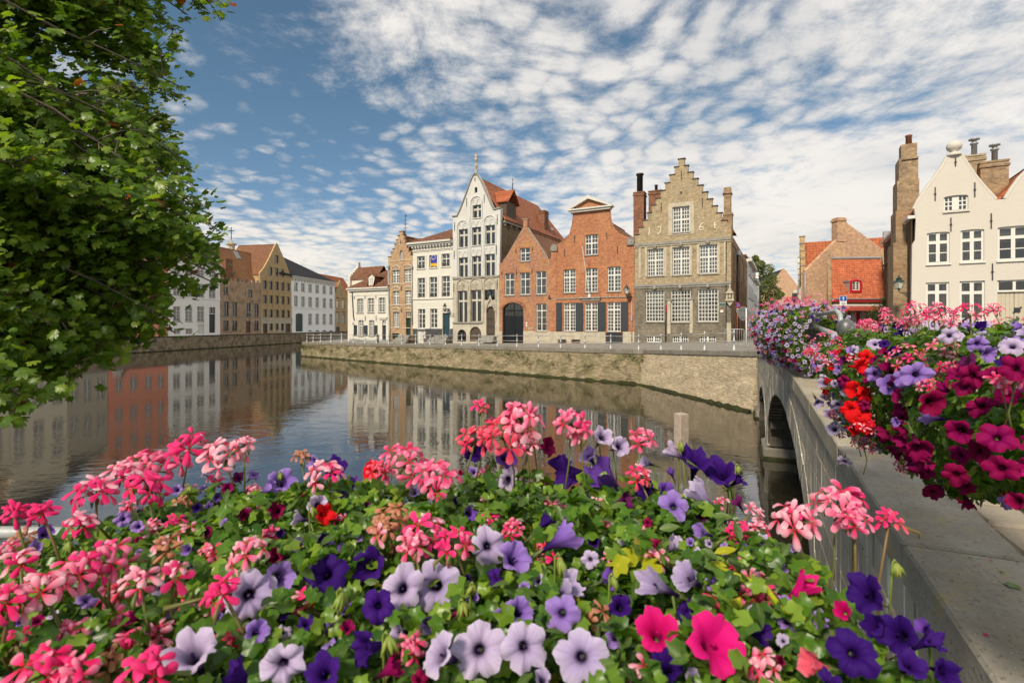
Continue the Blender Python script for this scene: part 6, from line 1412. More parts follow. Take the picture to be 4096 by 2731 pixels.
def signs():
    Y = 34.0; p = at(3371, 1297, Y); e = empty('sign_post', (p.x, p.y, 2.95), R(-8)); tag(e, 'sign post with blue one-way arrow sign above a round no-parking sign', 'road sign')
    z = lambda py: zat(0, py, Y) - 2.95; s = Y / F
    MB().tube([(0, 0, 0), (0, 0, z(1182))], .03, 8).build('pole', STEEL, e, True)
    q = 13 * s; zc = z(1194); b = MB().box(-q, q, -.07, -.05, zc - 10.5 * s, zc + 10.5 * s).build('white_rim', SW, e); f = MB().box(-q * .92, q * .92, -.078, -.071, zc - 9.6 * s, zc + 9.6 * s).build('one_way_plate', SBLUE, e); arrow(e, 0, zc, 15 * s, -.079, SW)
    zc = z(1213); MB().box(-q, q, -.07, -.05, zc - 8 * s, zc + 8 * s).build('bicycle_plate', SW, e)
    m = MB()
    for x in (-5 * s, 5 * s): m.tube([(x + 3 * s * math.cos(t * .7), -.074, zc - 1.5 * s + 3 * s * math.sin(t * .7)) for t in range(10)], .008, 4)
    m.tube([(-5 * s, -.074, zc - 1.5 * s), (-1 * s, -.074, zc + 3 * s), (4 * s, -.074, zc + 3 * s), (5 * s, -.074, zc - 1.5 * s), (0, -.074, zc - 2 * s), (-1 * s, -.074, zc + 3 * s)], .007, 4); m.build('bicycle_symbol', IRON, e)
    no_parking(e, z(1236), 13.5 * s); zc = z(1257); MB().box(-4 * s, 4 * s, -.07, -.05, zc - 10 * s, zc + 10 * s).build('arrow_plate', SW, e); arrow(e, 0, zc, 15 * s, -.071, IRON)
    # no parking sign on the flank of the dated house
    w = RC + M1 * .9 + E1 * .45; e = empty('no_parking_sign', (w.x, w.y, 2.95), R(-20)); tag(e, 'round no-parking sign with arrow plate at the corner of the dated house', 'road sign')
    Y = w.y; s = Y / F; MB().tube([(0, 0, 0), (0, 0, zat(0, 1208, Y) - 2.95)], .035, 8).build('pole', m_paint('orange_rust_pole', (.45, .10, .03), .6), e, True)
    no_parking(e, zat(0, 1220, Y) - 2.95, 10 * s); zc = zat(0, 1242, Y) - 2.95; MB().box(-3 * s, 3.5 * s, -.06, -.045, zc - 8 * s, zc + 8 * s).build('arrow_plate', SW, e); arrow(e, 0, zc, 12 * s, -.061, IRON)
    # back of a big round sign on a white pole at the bridge head
    p = at(2985, 1297, 26.6); e = empty('round_sign_back', (p.x, p.y, 2.97), R(22)); tag(e, 'grey back of a large round traffic sign on a white pole by the bridge', 'road sign')
    s = 26.6 / F; MB().tube([(0, 0, 0), (0, 0, zat(0, 1232, 26.6) - 2.97)], .032, 8).build('pole', SW, e, True)
    c = (-.14, zat(0, 1254, 26.6) - 2.97); d = disc(MB(), c, 29 * s, .05).build('disc', SGREY, e); disc(MB(), c, 29.6 * s, .072, th=.004).build('rim', SRED, e)
    MB().box(c[0] - 26 * s, c[0] + 26 * s, .03, .048, c[1] + .18, c[1] + .21).box(c[0] - 26 * s, c[0] + 26 * s, .03, .048, c[1] - .2, c[1] - .17).build('clamp', SGREY, e)
    # crowd barrier
    a, b = at(2900, 1297, 33), at(3062, 1297, 32); e = empty('crowd_barrier', (a.x, a.y, 2.93), math.atan2(b.y - a.y, b.x - a.x)); tag(e, 'galvanised crowd barrier closing the street beside the dated house', 'barrier')
    L = (b - a).length; m = MB()
    for x0, x1 in ((0, L * .5 - .05), (L * .5 + .05, L)):
        m = MB(); m.tube([(x0, 0, .12), (x0, 0, .98), (x0 + .08, 0, 1.06), (x1 - .08, 0, 1.06), (x1, 0, .98), (x1, 0, .12), (x0, 0, .12)], .022, 6)
        n = int((x1 - x0) / .14)
        for i in range(1, n): x = x0 + (x1 - x0) * i / n; m.tube([(x, 0, .12), (x, 0, 1.06)], .009, 5)
        m.build('frame', STEEL, e, True)
        for x in (x0 + .15, x1 - .15): MB().tube([(x, -.35, .0), (x, 0, .14), (x, .35, .0)], .02, 6).build('foot', STEEL, e, True)
    # small plate reading Ring
    p = at(3683, 1299, 17); e = empty('direction_sign', (p.x, p.y, 2.95), R(-18)); tag(e, 'small white direction sign with black lettering behind the right-hand flowers', 'road sign')
    s = 17 / F; zc = p.z - 2.95; MB().box(-20 * s, 24 * s, 0, .02, zc - 8 * s, zc + 6 * s).build('plate', SW, e); MB().tube([(0, .05, 0), (0, .05, zc)], .03, 6).build('pole', STEEL, e)
    t = bpy.data.curves.new('lettering', 'FONT'); t.body = 'Ring'; t.size = 15 * s; t.extrude = .002; t.align_x = 'CENTER'; t.align_y = 'CENTER'; t.materials.append(IRON); tmp = bpy.data.objects.new('scratch', t); COL.objects.link(tmp); bpy.context.view_layer.update(); tm = bpy.data.meshes.new_from_object(tmp.evaluated_get(bpy.context.evaluated_depsgraph_get())); bpy.data.objects.remove(tmp); tm.materials.clear(); tm.materials.append(IRON); link('lettering', tm, e, (2 * s, -.004, zc - .8 * s), (R(90), 0, 0))
signs()

def car():
    p = at(3800, 1297, 22.5); e = empty('parked_car', (p.x, p.y, 2.95), R(-25)); tag(e, 'black parked car half hidden behind the right-hand flowers', 'car')
    prof = [(-2.0, .35), (-2.05, .75), (-1.3, .92), (-.6, 1.38), (.7, 1.42), (1.45, .98), (2.0, .92), (2.05, .4)]
    b = MB(); P = m_paint('car_black', (.01, .01, .012), .2)
    V = []
    for y, k in ((-.82, .9), (-.78, 1.0), (.78, 1.0), (.82, .9)): V += [(x * (1 if z < .95 else .96), y * (1 if z < .95 else .84), z) for x, z in prof]
    n = len(prof); b.add(V, [(j * n + i, j * n + (i + 1) % n, (j + 1) * n + (i + 1) % n, (j + 1) * n + i) for j in range(3) for i in range(n)] + [tuple(range(n)), tuple(range(4 * n - 1, 3 * n - 1, -1))])
    o = b.build('body', P, e); clear_edge(o, .05, 3)
    MB().add([(-1.22, -.66, .96), (-.62, -.62, 1.34), (-.62, .62, 1.34), (-1.22, .66, .96)], [(0, 1, 2, 3)]).add([(1.40, -.66, 1.02), (.72, -.62, 1.39), (.72, .62, 1.39), (1.40, .66, 1.02)], [(3, 2, 1, 0)]).build('windscreen', GLASSO, e).location.z = .02
    for s in (-1, 1): MB().add([(-1.0, s * .775, .98), (1.2, s * .775, 1.0), (.7, s * .69, 1.36), (-.55, s * .69, 1.32)], [(0, 1, 2, 3)]).build('side_window', GLASSO, e).location.y = s * .03
    for x in (-1.3, 1.3):
        for y in (-.8, .62):
            m = MB().lathe([(.1, 0), (.31, 0), (.33, .04), (.33, .16), (.31, .2), (.1, .2)], 18); m.v = [(a, c, b_) for a, b_, c in m.v]; w = m.build('wheel', IRON, e); w.location = (x, y, .33)
            r = MB().lathe([(.01, 0), (.2, 0), (.2, .22), (.01, .22)], 14); r.v = [(a, c - .01, b_) for a, b_, c in r.v]; r.build('rim', ZINC, w)
car()

def pile():
    p = at(2725, 1790, 17.7); e = MB().rbox(-.18, .18, -.18, .18, -1.5, 1.2, .02, .006); o = e.build('mooring_pile', m_paint('grey_weathered_timber', (.46, .37, .30), .85, .3, 0, .2, 5)); o.location = (p.x, p.y, 0); o.rotation_euler.z = R(20); tag(o, 'square weathered timber pile standing in the canal', 'pile')
pile()

# --- posts, rails and hanging boxes on the bridge
def bpos(x, y, z=0): q = BA + BD * x + BN * y; return Vector((q.x, q.y, hump(x) + z))
PSTEEL = m_paint('worn_grey_cast_iron', (.13, .135, .135), .38, .12, .3, .4, 14)
BP = MB().lathe([(.14, 0), (.14, .20), (.125, .22), (.125, .24), (.10, .28), (.09, .30), (.084, .34), (.08, .74), (.098, .76), (.098, .79), (.078, .81), (.075, .86), (.09, .90), (.096, .95), (.085, 1.01), (.05, 1.05), (.008, 1.06)], 12)
def bridge_rail():
    o = bpos(5, -.28); e = empty('bridge_railing', o); tag(e, 'bridge railing of stout grey cast-iron posts joined by thick tubes', 'railing')
    pm = BP.mesh('post', PSTEEL, True); dm = BP.mesh('post', DARKST, True); sx = lambda Y: (Y - BA.y) / BD.y
    ys = [6.2, 8.7, 11.5, 14.4, 17.3, 20.2, 23.1]; P = [bpos(sx(y), -.30, -.0) for y in ys]
    for i, p in enumerate(P):
        q = link('post', dm if i == 1 else pm, e, p - o)
        # lion mask on the head of each post
        m = MB().ball((0, -.07, .94), .05, 10, 6, (1, .8, 1.1)); m.ball((0, -.112, .92), .024, 8, 5)
        for a in range(11): t = a * .571; m.ball((.058 * math.cos(t), -.062, .94 + .058 * math.sin(t)), .018, 6, 4)
        lm = m.build('lion_mask', PSTEEL, q, True); lm.rotation_euler.z = R(35)
    for a, b in zip(P, P[1:]):
        for z in (.42, .82): MB().tube([a - o + Vector((0, 0, z)), b - o + Vector((0, 0, z))], .042, 10).build('rail', STEEL, e, True)
    # raised bent tubes that carry the flower boxes
    a = P[0]; d3 = Vector((BD.x, BD.y, 0)); n3 = Vector((BN.x, BN.y, 0))
    MB().tube([a - o + Vector((0, 0, .85)) + d3 * .3, a - o + Vector((.0, 0, 1.02)) + d3 * .3, a - o + Vector((0, 0, 1.12)) + d3 * .36, a - o + Vector((0, 0, 1.17)) + d3 * .6, a - o + Vector((0, 0, 1.15)) + d3 * 2.4], .028, 10).build('box_carrier', STEEL, e, True)
    for z in (.42, .82): MB().tube([P[0] - o + Vector((0, 0, z)), bpos(sx(1.0), -.30) - o + Vector((0, 0, z))], .042, 10).build('rail', STEEL, e, True)
    # blue rope tied round the post with lion mask
    rp = m_paint('blue_rope', (.03, .34, .60), .7, .15); q = a + Vector((0, 0, .80)); r = MB()
    r.tube([q + Vector((.098 * math.cos(t * .52), .098 * math.sin(t * .52), .02 * math.sin(t))) for t in range(14)], .018, 6)
    s = q + Vector((-.10, -.05, 0)); r.tube([s, s + Vector((-.08, -.02, -.02)), s + Vector((-.11, -.02, -.14)), s + Vector((-.09, -.02, -.30)), s + Vector((-.04, -.03, -.40)), s + Vector((0, -.03, -.30)), s + Vector((-.01, -.02, -.12)), s + Vector((-.03, 0, .02))], .018, 6)
    ro = r.build('rope', rp); tag(ro, 'bright blue rope loop knotted round a bridge post', 'rope')
bridge_rail()
# rail of the near bank at the left
e = empty('near_railing', (-3, 1.72, 2.93)); tag(e, 'grey tube railing of the near bank at the lower left edge', 'railing')
for x in (-2.4, -5, .9): link('post', POST, e, (x, 0, 0), None, (1, 1, .68))
MB().tube([(-6, 0, .68), (1.35, 0, .665), (1.52, -.02, .67), (1.66, -.10, .70), (1.78, -.25, .73), (1.9, -.5, .72)], .021, 10).build('rail', STEEL, e, True)
MB().tube([(3.42, -.82, 0), (3.42, -.82, .55), (3.44, -.84, .68), (3.40, -.95, .74), (3.2, -1.0, .75)], .024, 10).build('rail', STEEL, e, True)

# little things on the quay
def street_bits():
    for px, py, Y, h, lb in ((1511, 1376, 60, .95, 'short black bollard in front of the low white corner house'), (1232, 1358, 68, .9, 'black bollard at the tip of the quay by the railing')):
        p = at(px, py, Y); o = MB().lathe([(.09, 0), (.08, .1), (.06, .15), (.06, h - .2), (.09, h - .15), (.07, h - .05), (.02, h)], 10).build('bollard', IRON, None, True); o.location = (p.x, p.y, street_z(p.x, p.y) - .03 if Y < 65 else 1.93); tag(o, lb, 'bollard')
    clay = m_paint('terracotta', (.38, .13, .06), .8)
    for px, Y, sz, lb in ((1648, 57, .4, 'terracotta pot with a small shrub by the steps of the narrow brick house'), (1703, 55, .45, 'pot of purple plant by the white cellar doors')):
        p = at(px, 1370, Y); z = street_z(p.x, p.y) - .02; e = empty('potted_plant', (p.x, p.y, z)); tag(e, lb, 'potted plant')
        MB().lathe([(.18, 0), (.25, sz), (.28, sz), (.28, sz + .06), (.22, sz + .06)], 10).build('pot', clay if px < 1700 else SILL, e, True)
        m = MB(); rng = random.Random(px)
        for i in range(60):
            c = Vector((rng.gauss(0, .14), rng.gauss(0, .14), sz + .2 + abs(rng.gauss(0, .14)))); d = Vector((rng.uniform(-1, 1), rng.uniform(-1, 1), rng.uniform(0, 1))).normalized() * .09; n = d.orthogonal().normalized() * .03; m.add([c, c + d * .5 + n, c + d, c + d * .5 - n], [(0, 1, 2, 3)])
        m.build('foliage', GREENW if px < 1700 else m_leaf('purple_leaf', [(.12, .03, .06), (.2, .05, .1), (.08, .03, .04)]), e)
    wm = {}
    rng = random.Random(5)
    for v in range(4):
        m = MB()
        for i in range(90):
            c = Vector((rng.gauss(0, .22), -abs(rng.gauss(0, .06)) - .02, rng.gauss(-.1, .12))); d = Vector((rng.uniform(-1, 1), -rng.uniform(.2, 1), rng.uniform(-.9, .5))).normalized() * rng.uniform(.06, .16); n = d.cross(Vector((.3, .5, .8))).normalized() * .022; m.add([c, c + d * .5 + n, c + d, c + d * .5 - n], [(0, 1, 2, 3)])
        wm[v] = m.mesh('wall_plant', GREENW)
    d = (Q1 - Q0); L = d.length; dn = Vector((d.x, d.y, 0)).normalized(); out = Vector((dn.y, -dn.x, 0)); a = math.atan2(dn.y, dn.x)
    for i in range(42):
        t = (i / 41) ** 1.15 * .985 + rng.uniform(-.01, .01); t = max(.01, min(.99, t)); zz = rng.choice((-.36, -.4, -.5, -.9, -1.2)) if t > .1 else -.42
        s = rng.uniform(.6, 1.35) * (1.5 if t < .12 else 1)
        o = link('wall_plant', wm[i % 4], None, Q0 + d * t + out * (.05 + .1 * min(1, -zz * .4)) + Vector((0, 0, zz)), (0, 0, a), (s * 1.3, s, s)); tag(o, 'small dry tuft of plants rooted in the face of the long quay wall', 'plant', 'tufts growing on the quay wall')
    for t, zz, s in ((.985, -.45, 2.2), (.985, -1.2, 1.5)):
        pass
    o = link('wall_plant', wm[1], None, Q1 + Vector((-.12, -.02, -.55)), (0, 0, a), (1.8, 1.6, 2.2)); tag(o, 'leafy tuft hanging at the joint between the two quay walls', 'plant')
    # ivy on the flank wall and green by the restaurant door
    for nm, px, py, Y, r, lb in (('ivy', 3548, 1216, 38.4, (.5, .25, .75), 'patch of ivy on the brick flank beside the restaurant'), ('shrub', 3505, 1262, 37.6, (.6, .4, .8), 'dark green shrub in front of the restaurant door')):
        p = at(px, py, Y); m = MB(); r_ = random.Random(px)
        for i in range(700):
            q = Vector((r_.gauss(0, r[0] * .5), r_.gauss(0, r[1] * .5), r_.gauss(0, r[2] * .5))); d_ = Vector((r_.uniform(-1, 1), -r_.uniform(0, 1), r_.uniform(-1, .6))).normalized() * .11; n = d_.orthogonal().normalized() * .05; m.add([q, q + d_ * .5 + n, q + d_, q + d_ * .5 - n], [(0, 1, 2, 3)])
        e = empty(nm, p); tag(e, lb, 'plant'); m.build('foliage', m_leaf(nm + '_leaf', [(.05, .085, .018), (.035, .065, .012), (.07, .10, .02)]), e); MB().tube([(0, .1, -1.8 if nm == 'shrub' else -1.5), (0, .1, 0)], .05, 6).build('stem', BROWNW, e)
street_bits()

# --- the cyclist on the far quay
def cyclist():
    p = at(492, 1297, 77); z0 = 2.12
    def skin(name, pts, edges, mt, parent, sub=2):
        me = bpy.data.meshes.new(name); me.from_pydata([q[:3] for q in pts], edges, []); o = link(name, me, parent); me.materials.append(mt)
        sk = o.modifiers.new('skin', 'SKIN'); sv = me.skin_vertices[0].data
        for i, q in enumerate(pts): sv[i].radius = (q[3], q[3] if len(q) < 5 else q[4]); sv[i].use_root = (i == 0)
        sk.use_smooth_shade = True; s = o.modifiers.new('sub', 'SUBSURF'); s.levels = s.render_levels = sub; return o
    skn = m_paint('skin', (.55, .30, .21), .5); navy = m_paint('navy_jacket', (.015, .022, .045), .8); kh = m_paint('khaki_trousers', (.20, .16, .10), .8); hair = m_paint('grey_hair', (.22, .19, .16), .8); shirt = m_paint('blue_shirt', (.30, .40, .55), .8)
    e = empty('person', (p.x, p.y, z0), R(14)); tag(e, 'man in a navy jacket over a pale blue shirt riding a bicycle', 'person')
    # local x = riding direction (to the right in view), y away
    P = [(-.10, 0, 1.00, .15, .13), (-.07, 0, 1.22, .15, .12), (-.03, 0, 1.45, .17, .12), (0, 0, 1.56, .07), (.03, 0, 1.64, .06), (.05, 0, 1.72, .085, .075), (.05, 0, 1.80, .095, .085), (.04, 0, 1.87, .07),
         (-.02, -.20, 1.47, .07), (.05, -.27, 1.24, .055), (.28, -.27, 1.10, .045), (-.02, .20, 1.47, .07), (.08, .27, 1.26, .055), (.30, .26, 1.12, .045),
         (-.06, -.11, .94, .10), (.28, -.12, .88, .085), (.16, -.12, .46, .06), (.12, -.12, .30, .045), (-.06, .11, .94, .10), (.20, .12, .62, .085), (.02, .12, .26, .06), (-.02, .12, .12, .045), (.24, -.12, .26, .04), (.12, .12, .07, .04)]
    E = [(0, 1), (1, 2), (2, 3), (3, 4), (4, 5), (5, 6), (6, 7), (2, 8), (8, 9), (9, 10), (2, 11), (11, 12), (12, 13), (0, 14), (14, 15), (15, 16), (16, 17), (0, 18), (18, 19), (19, 20), (20, 21), (17, 22), (21, 23)]
    body = skin('body', P, E, skn, e)
    J = [(-.10, 0, .98, .17, .15), (-.07, 0, 1.22, .17, .14), (-.03, 0, 1.46, .185, .135), (-.02, -.20, 1.47, .085), (.05, -.27, 1.24, .07), (.25, -.27, 1.12, .056), (-.02, .20, 1.47, .085), (.08, .27, 1.26, .07), (.27, .26, 1.14, .056)]
    skin('jacket', J, [(0, 1), (1, 2), (2, 3), (3, 4), (4, 5), (2, 6), (6, 7), (7, 8)], navy, e)
    T = [(-.10, 0, .98, .165, .145), (-.06, -.11, .92, .115), (.28, -.12, .88, .10), (.16, -.12, .46, .072), (.13, -.12, .33, .06), (-.06, .11, .92, .115), (.20, .12, .62, .10), (.02, .12, .26, .072), (0, .12, .18, .06)]
    skin('trousers', T, [(0, 1), (1, 2), (2, 3), (3, 4), (0, 5), (5, 6), (6, 7), (7, 8)], kh, e)
    MB().ball((.03, 0, 1.85), .10, 12, 8, (1.05, .9, .8)).build('hair', hair, e, True); MB().box(.13, .145, -.05, .05, 1.2, 1.5).build('shirt', shirt, e); MB().ball((.15, 0, 1.76), .02, 6, 5).build('nose', skn, e, True)
    for y in (-.27, .26):
        h = MB(); bx, bz = (.30, 1.09) if y < 0 else (.32, 1.11); h.ball((bx, y, bz), .035, 8, 6, (1.2, .8, .7))
        for i in range(4): h.tube([(bx + .02, y - .03 + .02 * i, bz), (bx + .07, y - .03 + .02 * i, bz - .01), (bx + .075, y - .03 + .02 * i, bz - .04)], [.010, .009, .007], 5)
        h.tube([(bx, y + (.03 if y < 0 else -.03), bz), (bx + .04, y + (.045 if y < 0 else -.045), bz - .03)], [.011, .008], 5); h.build('hand', skn, e, True)
    b = empty('bicycle', (p.x, p.y, z0), R(14)); tag(b, 'dark bicycle under the man on the far quay', 'bicycle')
    for x in (-.5, .58):
        w = MB().tube([(x + .33 * math.cos(t * math.pi / 12), 0, .34 + .33 * math.sin(t * math.pi / 12)) for t in range(25)], .02, 6).build('wheel', IRON, b, True); m = MB()
        for i in range(10): m.tube([(x, 0, .34), (x + .31 * math.cos(i * .628), 0, .34 + .31 * math.sin(i * .628))], .004, 4)
        m.build('spoke', ZINC, w)
    MB().tube([(-.5, 0, .34), (-.05, 0, .32), (.42, 0, .82), (-.16, 0, .78), (-.05, 0, .32)], .022, 6).tube([(-.5, 0, .34), (-.18, 0, .80)], .018, 6).tube([(.58, 0, .34), (.40, 0, .95)], .02, 6).build('frame', IRON, b, True)
    MB().tube([(.30, -.30, 1.05), (.38, -.2, 1.06), (.40, 0, 1.0), (.38, .2, 1.06), (.31, .30, 1.07)], .016, 6).build('handlebar', ZINC, b, True); MB().ball((-.2, 0, .86), .1, 8, 5, (1.2, .7, .4)).build('saddle', IRON, b, True)
cyclist()
# ------------------------------------------------------------------ the trees
def leaf_outline(lobes, n_in=.42):
    """lobed leaf outline (x across, y along), base at origin"""
    pts = []
    for i, (a, r) in enumerate(lobes): pts.append((r * math.sin(a), .38 + r * math.cos(a)))
    return pts
PL = [(2.75, .42), (2.25, .34), (1.80, .54), (1.55, .44), (1.30, .56), (1.05, .36), (.82, .62), (.55, .54), (.36, .42), (.16, .58), (0, .68)]
def plane_leaf(rng, bend=.18):
    right = leaf_outline(PL); left = [(-x, y) for x, y in right[:-1]]
    ring = [(0, .0)] + right + left[::-1]
    ring = [(x * (1 + rng.uniform(-.06, .06)), y) for x, y in ring]
    V = [(0, .38, 0.0)] + [(x, y, -bend * abs(x) * 1.2 - .28 * (y - .38) ** 2 + .06 * math.sin(7 * x + 3 * y)) for x, y in ring]
    n = len(ring); Fc = [(0, i + 1, (i + 1) % n + 1) for i in range(n)]
    rad = [0.0] + [min(1, math.hypot(x, y - .38) * 1.5) for x, y in ring]
    return V, Fc, rad
def basis(nrm, tip):
    z = Vector(nrm).normalized(); y = Vector(tip) - z * Vector(tip).dot(z); y = y.normalized() if y.length > 1e-4 else z.orthogonal().normalized(); x = y.cross(z)
    return Matrix(((x.x, y.x, z.x), (x.y, y.y, z.y), (x.z, y.z, z.z)))
BARK = m_stone('plane_tree_bark', (.20, .17, .13), (.11, .09, .065), 6, 0, .9, .5, .8)
LEAF_P = m_leaf('plane_leaf', [(.070, .140, .014), (.125, .215, .022), (.22, .30, .036)], .46, .36, (.25, .07, .02))
LEAF_F = m_leaf('sunny_plane_leaf', [(.105, .155, .018), (.15, .19, .025), (.08, .13, .015)], .45, .4)
def plane_tree():
    rng = random.Random(21)
    root = empty('plane_tree', (-9.2, .3, 2.93)); tag(root, 'big plane tree with broad lobed leaves hanging over the canal at left', 'tree')
    o = root.location; wood = MB()
    base = Vector((-9.2, .3, 2.93)); top = Vector((-8.2, 2.2, 11.5))
    wood.tube([base, base + Vector((.1, .3, 2)), Vector((-8.8, 1.2, 7)), top, Vector((-7.5, 3.0, 14.5))], [.55, .42, .36, .26, .14], 14)
    # limb ends: (photo x, y, depth); twigs and leaves gather along the outer half of each limb
    L1 = [(820, 30, 6.6, 60), (700, 120, 6.4, 110), (560, 60, 6.8, 120), (640, 240, 6.4, 130), (600, 300, 6.6, 90), (380, 80, 6.2, 130), (420, 240, 6.0, 130), (180, 60, 5.8, 130), (200, 230, 5.6, 130), (30, 120, 5.4, 130), (60, 330, 5.4, 130),
          (120, 480, 5.2, 130), (250, 560, 5.4, 130), (30, 620, 5.0, 130), (420, 610, 5.9, 80), (560, 630, 6.2, 80), (660, 640, 6.4, 70), (700, 680, 6.3, 120), (560, 740, 6.0, 130), (400, 740, 5.6, 130), (240, 740, 5.2, 130), (90, 790, 5.0, 130),
          (780, 830, 6.1, 110), (690, 840, 6.0, 130), (830, 890, 6.0, 80), (560, 880, 5.8, 130), (420, 900, 5.5, 130), (280, 910, 5.2, 130), (130, 940, 5.0, 130), (10, 900, 4.9, 120), (865, 1010, 6.2, 80), (800, 980, 6.1, 110), (730, 990, 6.0, 100), (880, 1090, 6.3, 55), (640, 980, 5.8, 120),
          (520, 1020, 5.5, 120), (390, 1060, 5.3, 130), (250, 1080, 5.0, 130), (110, 1100, 4.9, 130), (640, 1110, 5.7, 110), (690, 1180, 5.8, 90), (620, 1230, 5.7, 90), (680, 1280, 5.8, 60), (590, 1320, 5.7, 60), (490, 1180, 5.4, 60), (410, 1210, 5.2, 100), (300, 1230, 5.0, 120), (160, 1260, 4.8, 120), (30, 1230, 4.7, 120),
          (470, 1330, 5.3, 90), (440, 1400, 5.2, 60), (360, 1390, 5.1, 60), (480, 1410, 5.3, 40), (240, 1400, 4.8, 100), (300, 1460, 4.8, 60), (120, 1420, 4.6, 110), (20, 1400, 4.5, 110), (200, 1520, 4.6, 70), (90, 1540, 4.4, 90), (20, 1530, 4.4, 80), (110, 1600, 4.4, 45), (60, 1625, 4.4, 30),
          (750, 60, 6.6, 22), (845, 12, 6.7, 16), (715, 345, 6.5, 14), (690, 300, 6.4, 20), (905, 925, 6.1, 22), (925, 1075, 6.4, 16), (905, 1140, 6.4, 10), (770, 760, 6.2, 22), (735, 640, 6.3, 18), (830, 1160, 6.1, 14), (700, 1330, 5.9, 14), (560, 1380, 5.7, 16), (520, 1250, 5.5, 30), (330, 1510, 4.9, 16), (10, 240, 7.5, 110), (150, 650, 7.2, 110), (330, 830, 7.4, 110), (60, 1010, 7.0, 110), (200, 1150, 6.8, 110), (480, 960, 7.2, 100), (560, 160, 7.8, 100), (280, 150, 7.6, 100), (100, 860, 7.0, 100), (40, 1330, 6.2, 100), (180, 350, 7.2, 100), (340, 1000, 6.9, 100), (20, 460, 7.0, 110)]
    hubs = [Vector((-8.0, 2.6, 10.2)), Vector((-7.4, 3.4, 8.6)), Vector((-7.2, 3.2, 7.0)), Vector((-7.5, 2.8, 5.6))]
    starts = [Vector((-8.35, 2.0, 10.6)), Vector((-8.6, 1.5, 8.6)), Vector((-8.8, 1.1, 6.8)), Vector((-9.0, .8, 5.4))]
    for s_, h_ in zip(starts, hubs): wood.tube([s_, (s_ + h_) / 2 + Vector((0, 0, .1)), h_], [.22, .18, .14], 10)
    leaves = []
    def spray(px, py, Y, n, sz, far=False):
        tip = at(px, py, Y); hub = min(hubs, key=lambda h: (h - tip).length + abs(h.z - tip.z - .6)); d = tip - hub
        c1 = hub + d * .45 + Vector((0, 0, .45 + .1 * d.length)); pts = []
        for i in range(9): t = i / 8; pts.append((1 - t) ** 2 * hub + 2 * t * (1 - t) * c1 + t * t * tip + Vector((rng.gauss(0, .09), rng.gauss(0, .09), rng.gauss(0, .10))) * math.sin(math.pi * min(1, t * 1.1)))
        wood.tube(pts, [.026 * (1 - t / 9) + .005 for t in range(9)], 7)
        k = 0
        while k < n:
            t = 1 - abs(rng.gauss(0, .17))
            if t < .25: continue
            i = min(7, int(t * 8)); p = pts[i].lerp(pts[i + 1], t * 8 - i)
            w = .07 + .25 * min(1, (1 - t) * 2.8 + .08)
            w *= rng.choice((.7, 1.0, 1.0, 1.5)); tw = p + Vector((rng.gauss(0, w), rng.gauss(0, w), rng.gauss(0, w * .75)))
            if rng.random() < .45: wood.tube([p, (p + tw) / 2 + Vector((0, 0, .04)), tw], [.009, .006, .004], 4, False)
            m = rng.randint(3, 6)
            for _ in range(m):
                q = tw + Vector((rng.gauss(0, .07), rng.gauss(0, .07), rng.gauss(0, .06)))
                nrm = Vector((rng.gauss(.10, .5), rng.gauss(-.60, .5), .80)); tipd = Vector((rng.gauss(.45, .8), rng.gauss(-.3, .8), -.35 + rng.gauss(0, .35)))
                leaves.append((q, nrm, tipd, sz * rng.uniform(.45, 1.2)))
            k += m
    for px, py, Y, n in L1: spray(px - (28 if px > 700 and py > 850 else 0), py, Y + rng.gauss(0, .35), int(n * 4.2 * rng.choice((.45, .8, 1.0, 1.35))), .104)
    lib = [plane_leaf(random.Random(i), .12 + .03 * i) for i in range(6)]
    order = sorted(leaves, key=lambda l: (l[0] - Vector((0, 0, CAMZ))).length / l[3])
    meshes = []
    for V, Fc, rad in lib:
        b = MB().add(V, Fc); b.a['rad'] = rad; meshes.append(b.mesh('leaf', LEAF_P, True))
    crown = MB(); cr = []
    for i, (q, nrm, tipd, s) in enumerate(order):
        M = basis(nrm, tipd)
        if i < 300:
            ob = link('leaf', meshes[i % 6], root); ob.matrix_local = Matrix.Translation(q - o) @ M.to_4x4() @ Matrix.Scale(s, 4); continue
        V, Fc, rad = lib[i % 6]; crown.add([q - o + M @ (Vector(v) * s) for v in V], Fc); cr += rad
    crown.a['rad'] = cr; tag(crown.build('crown', LEAF_P, root, True), kind='stuff')
    wood.v = [tuple(Vector(v) - o) for v in wood.v]; wood.build('trunk', BARK, root, True)
    print('plane leaves', len(leaves))
    # a second, farther tree whose sunlit crown shows through the gap
    leaves.clear(); wood2 = MB(); r2 = empty('plane_tree', (-13.5, 9.0, 2.0)); tag(r2, 'farther plane tree with small yellow-green sunlit leaves behind the big one', 'tree'); o2 = r2.location
    hubs[:] = [Vector((-10.5, 11.5, 9.0)), Vector((-10.2, 12, 7.6))]; wood_keep = wood; wood = wood2
    wood.tube([o2, o2 + Vector((.5, .6, 4)), Vector((-12, 10.5, 8.4))], [.4, .3, .2], 10)
    for h_ in hubs: wood.tube([Vector((-12, 10.5, 8.4)) - Vector((.3, .3, 1)), h_], [.16, .1], 8)
    for px, py, n in ((700, 370, 40), (660, 350, 70), (560, 370, 140), (470, 360, 120), (640, 470, 110), (560, 480, 140), (450, 470, 140), (350, 400, 130), (670, 520, 70), (610, 560, 110), (500, 560, 120), (690, 620, 50), (740, 660, 30), (380, 540, 110), (280, 430, 110), (250, 600, 100)): spray(px, py, 12.4, int(n * 1.6), .14)
    crown = MB(); cr = []
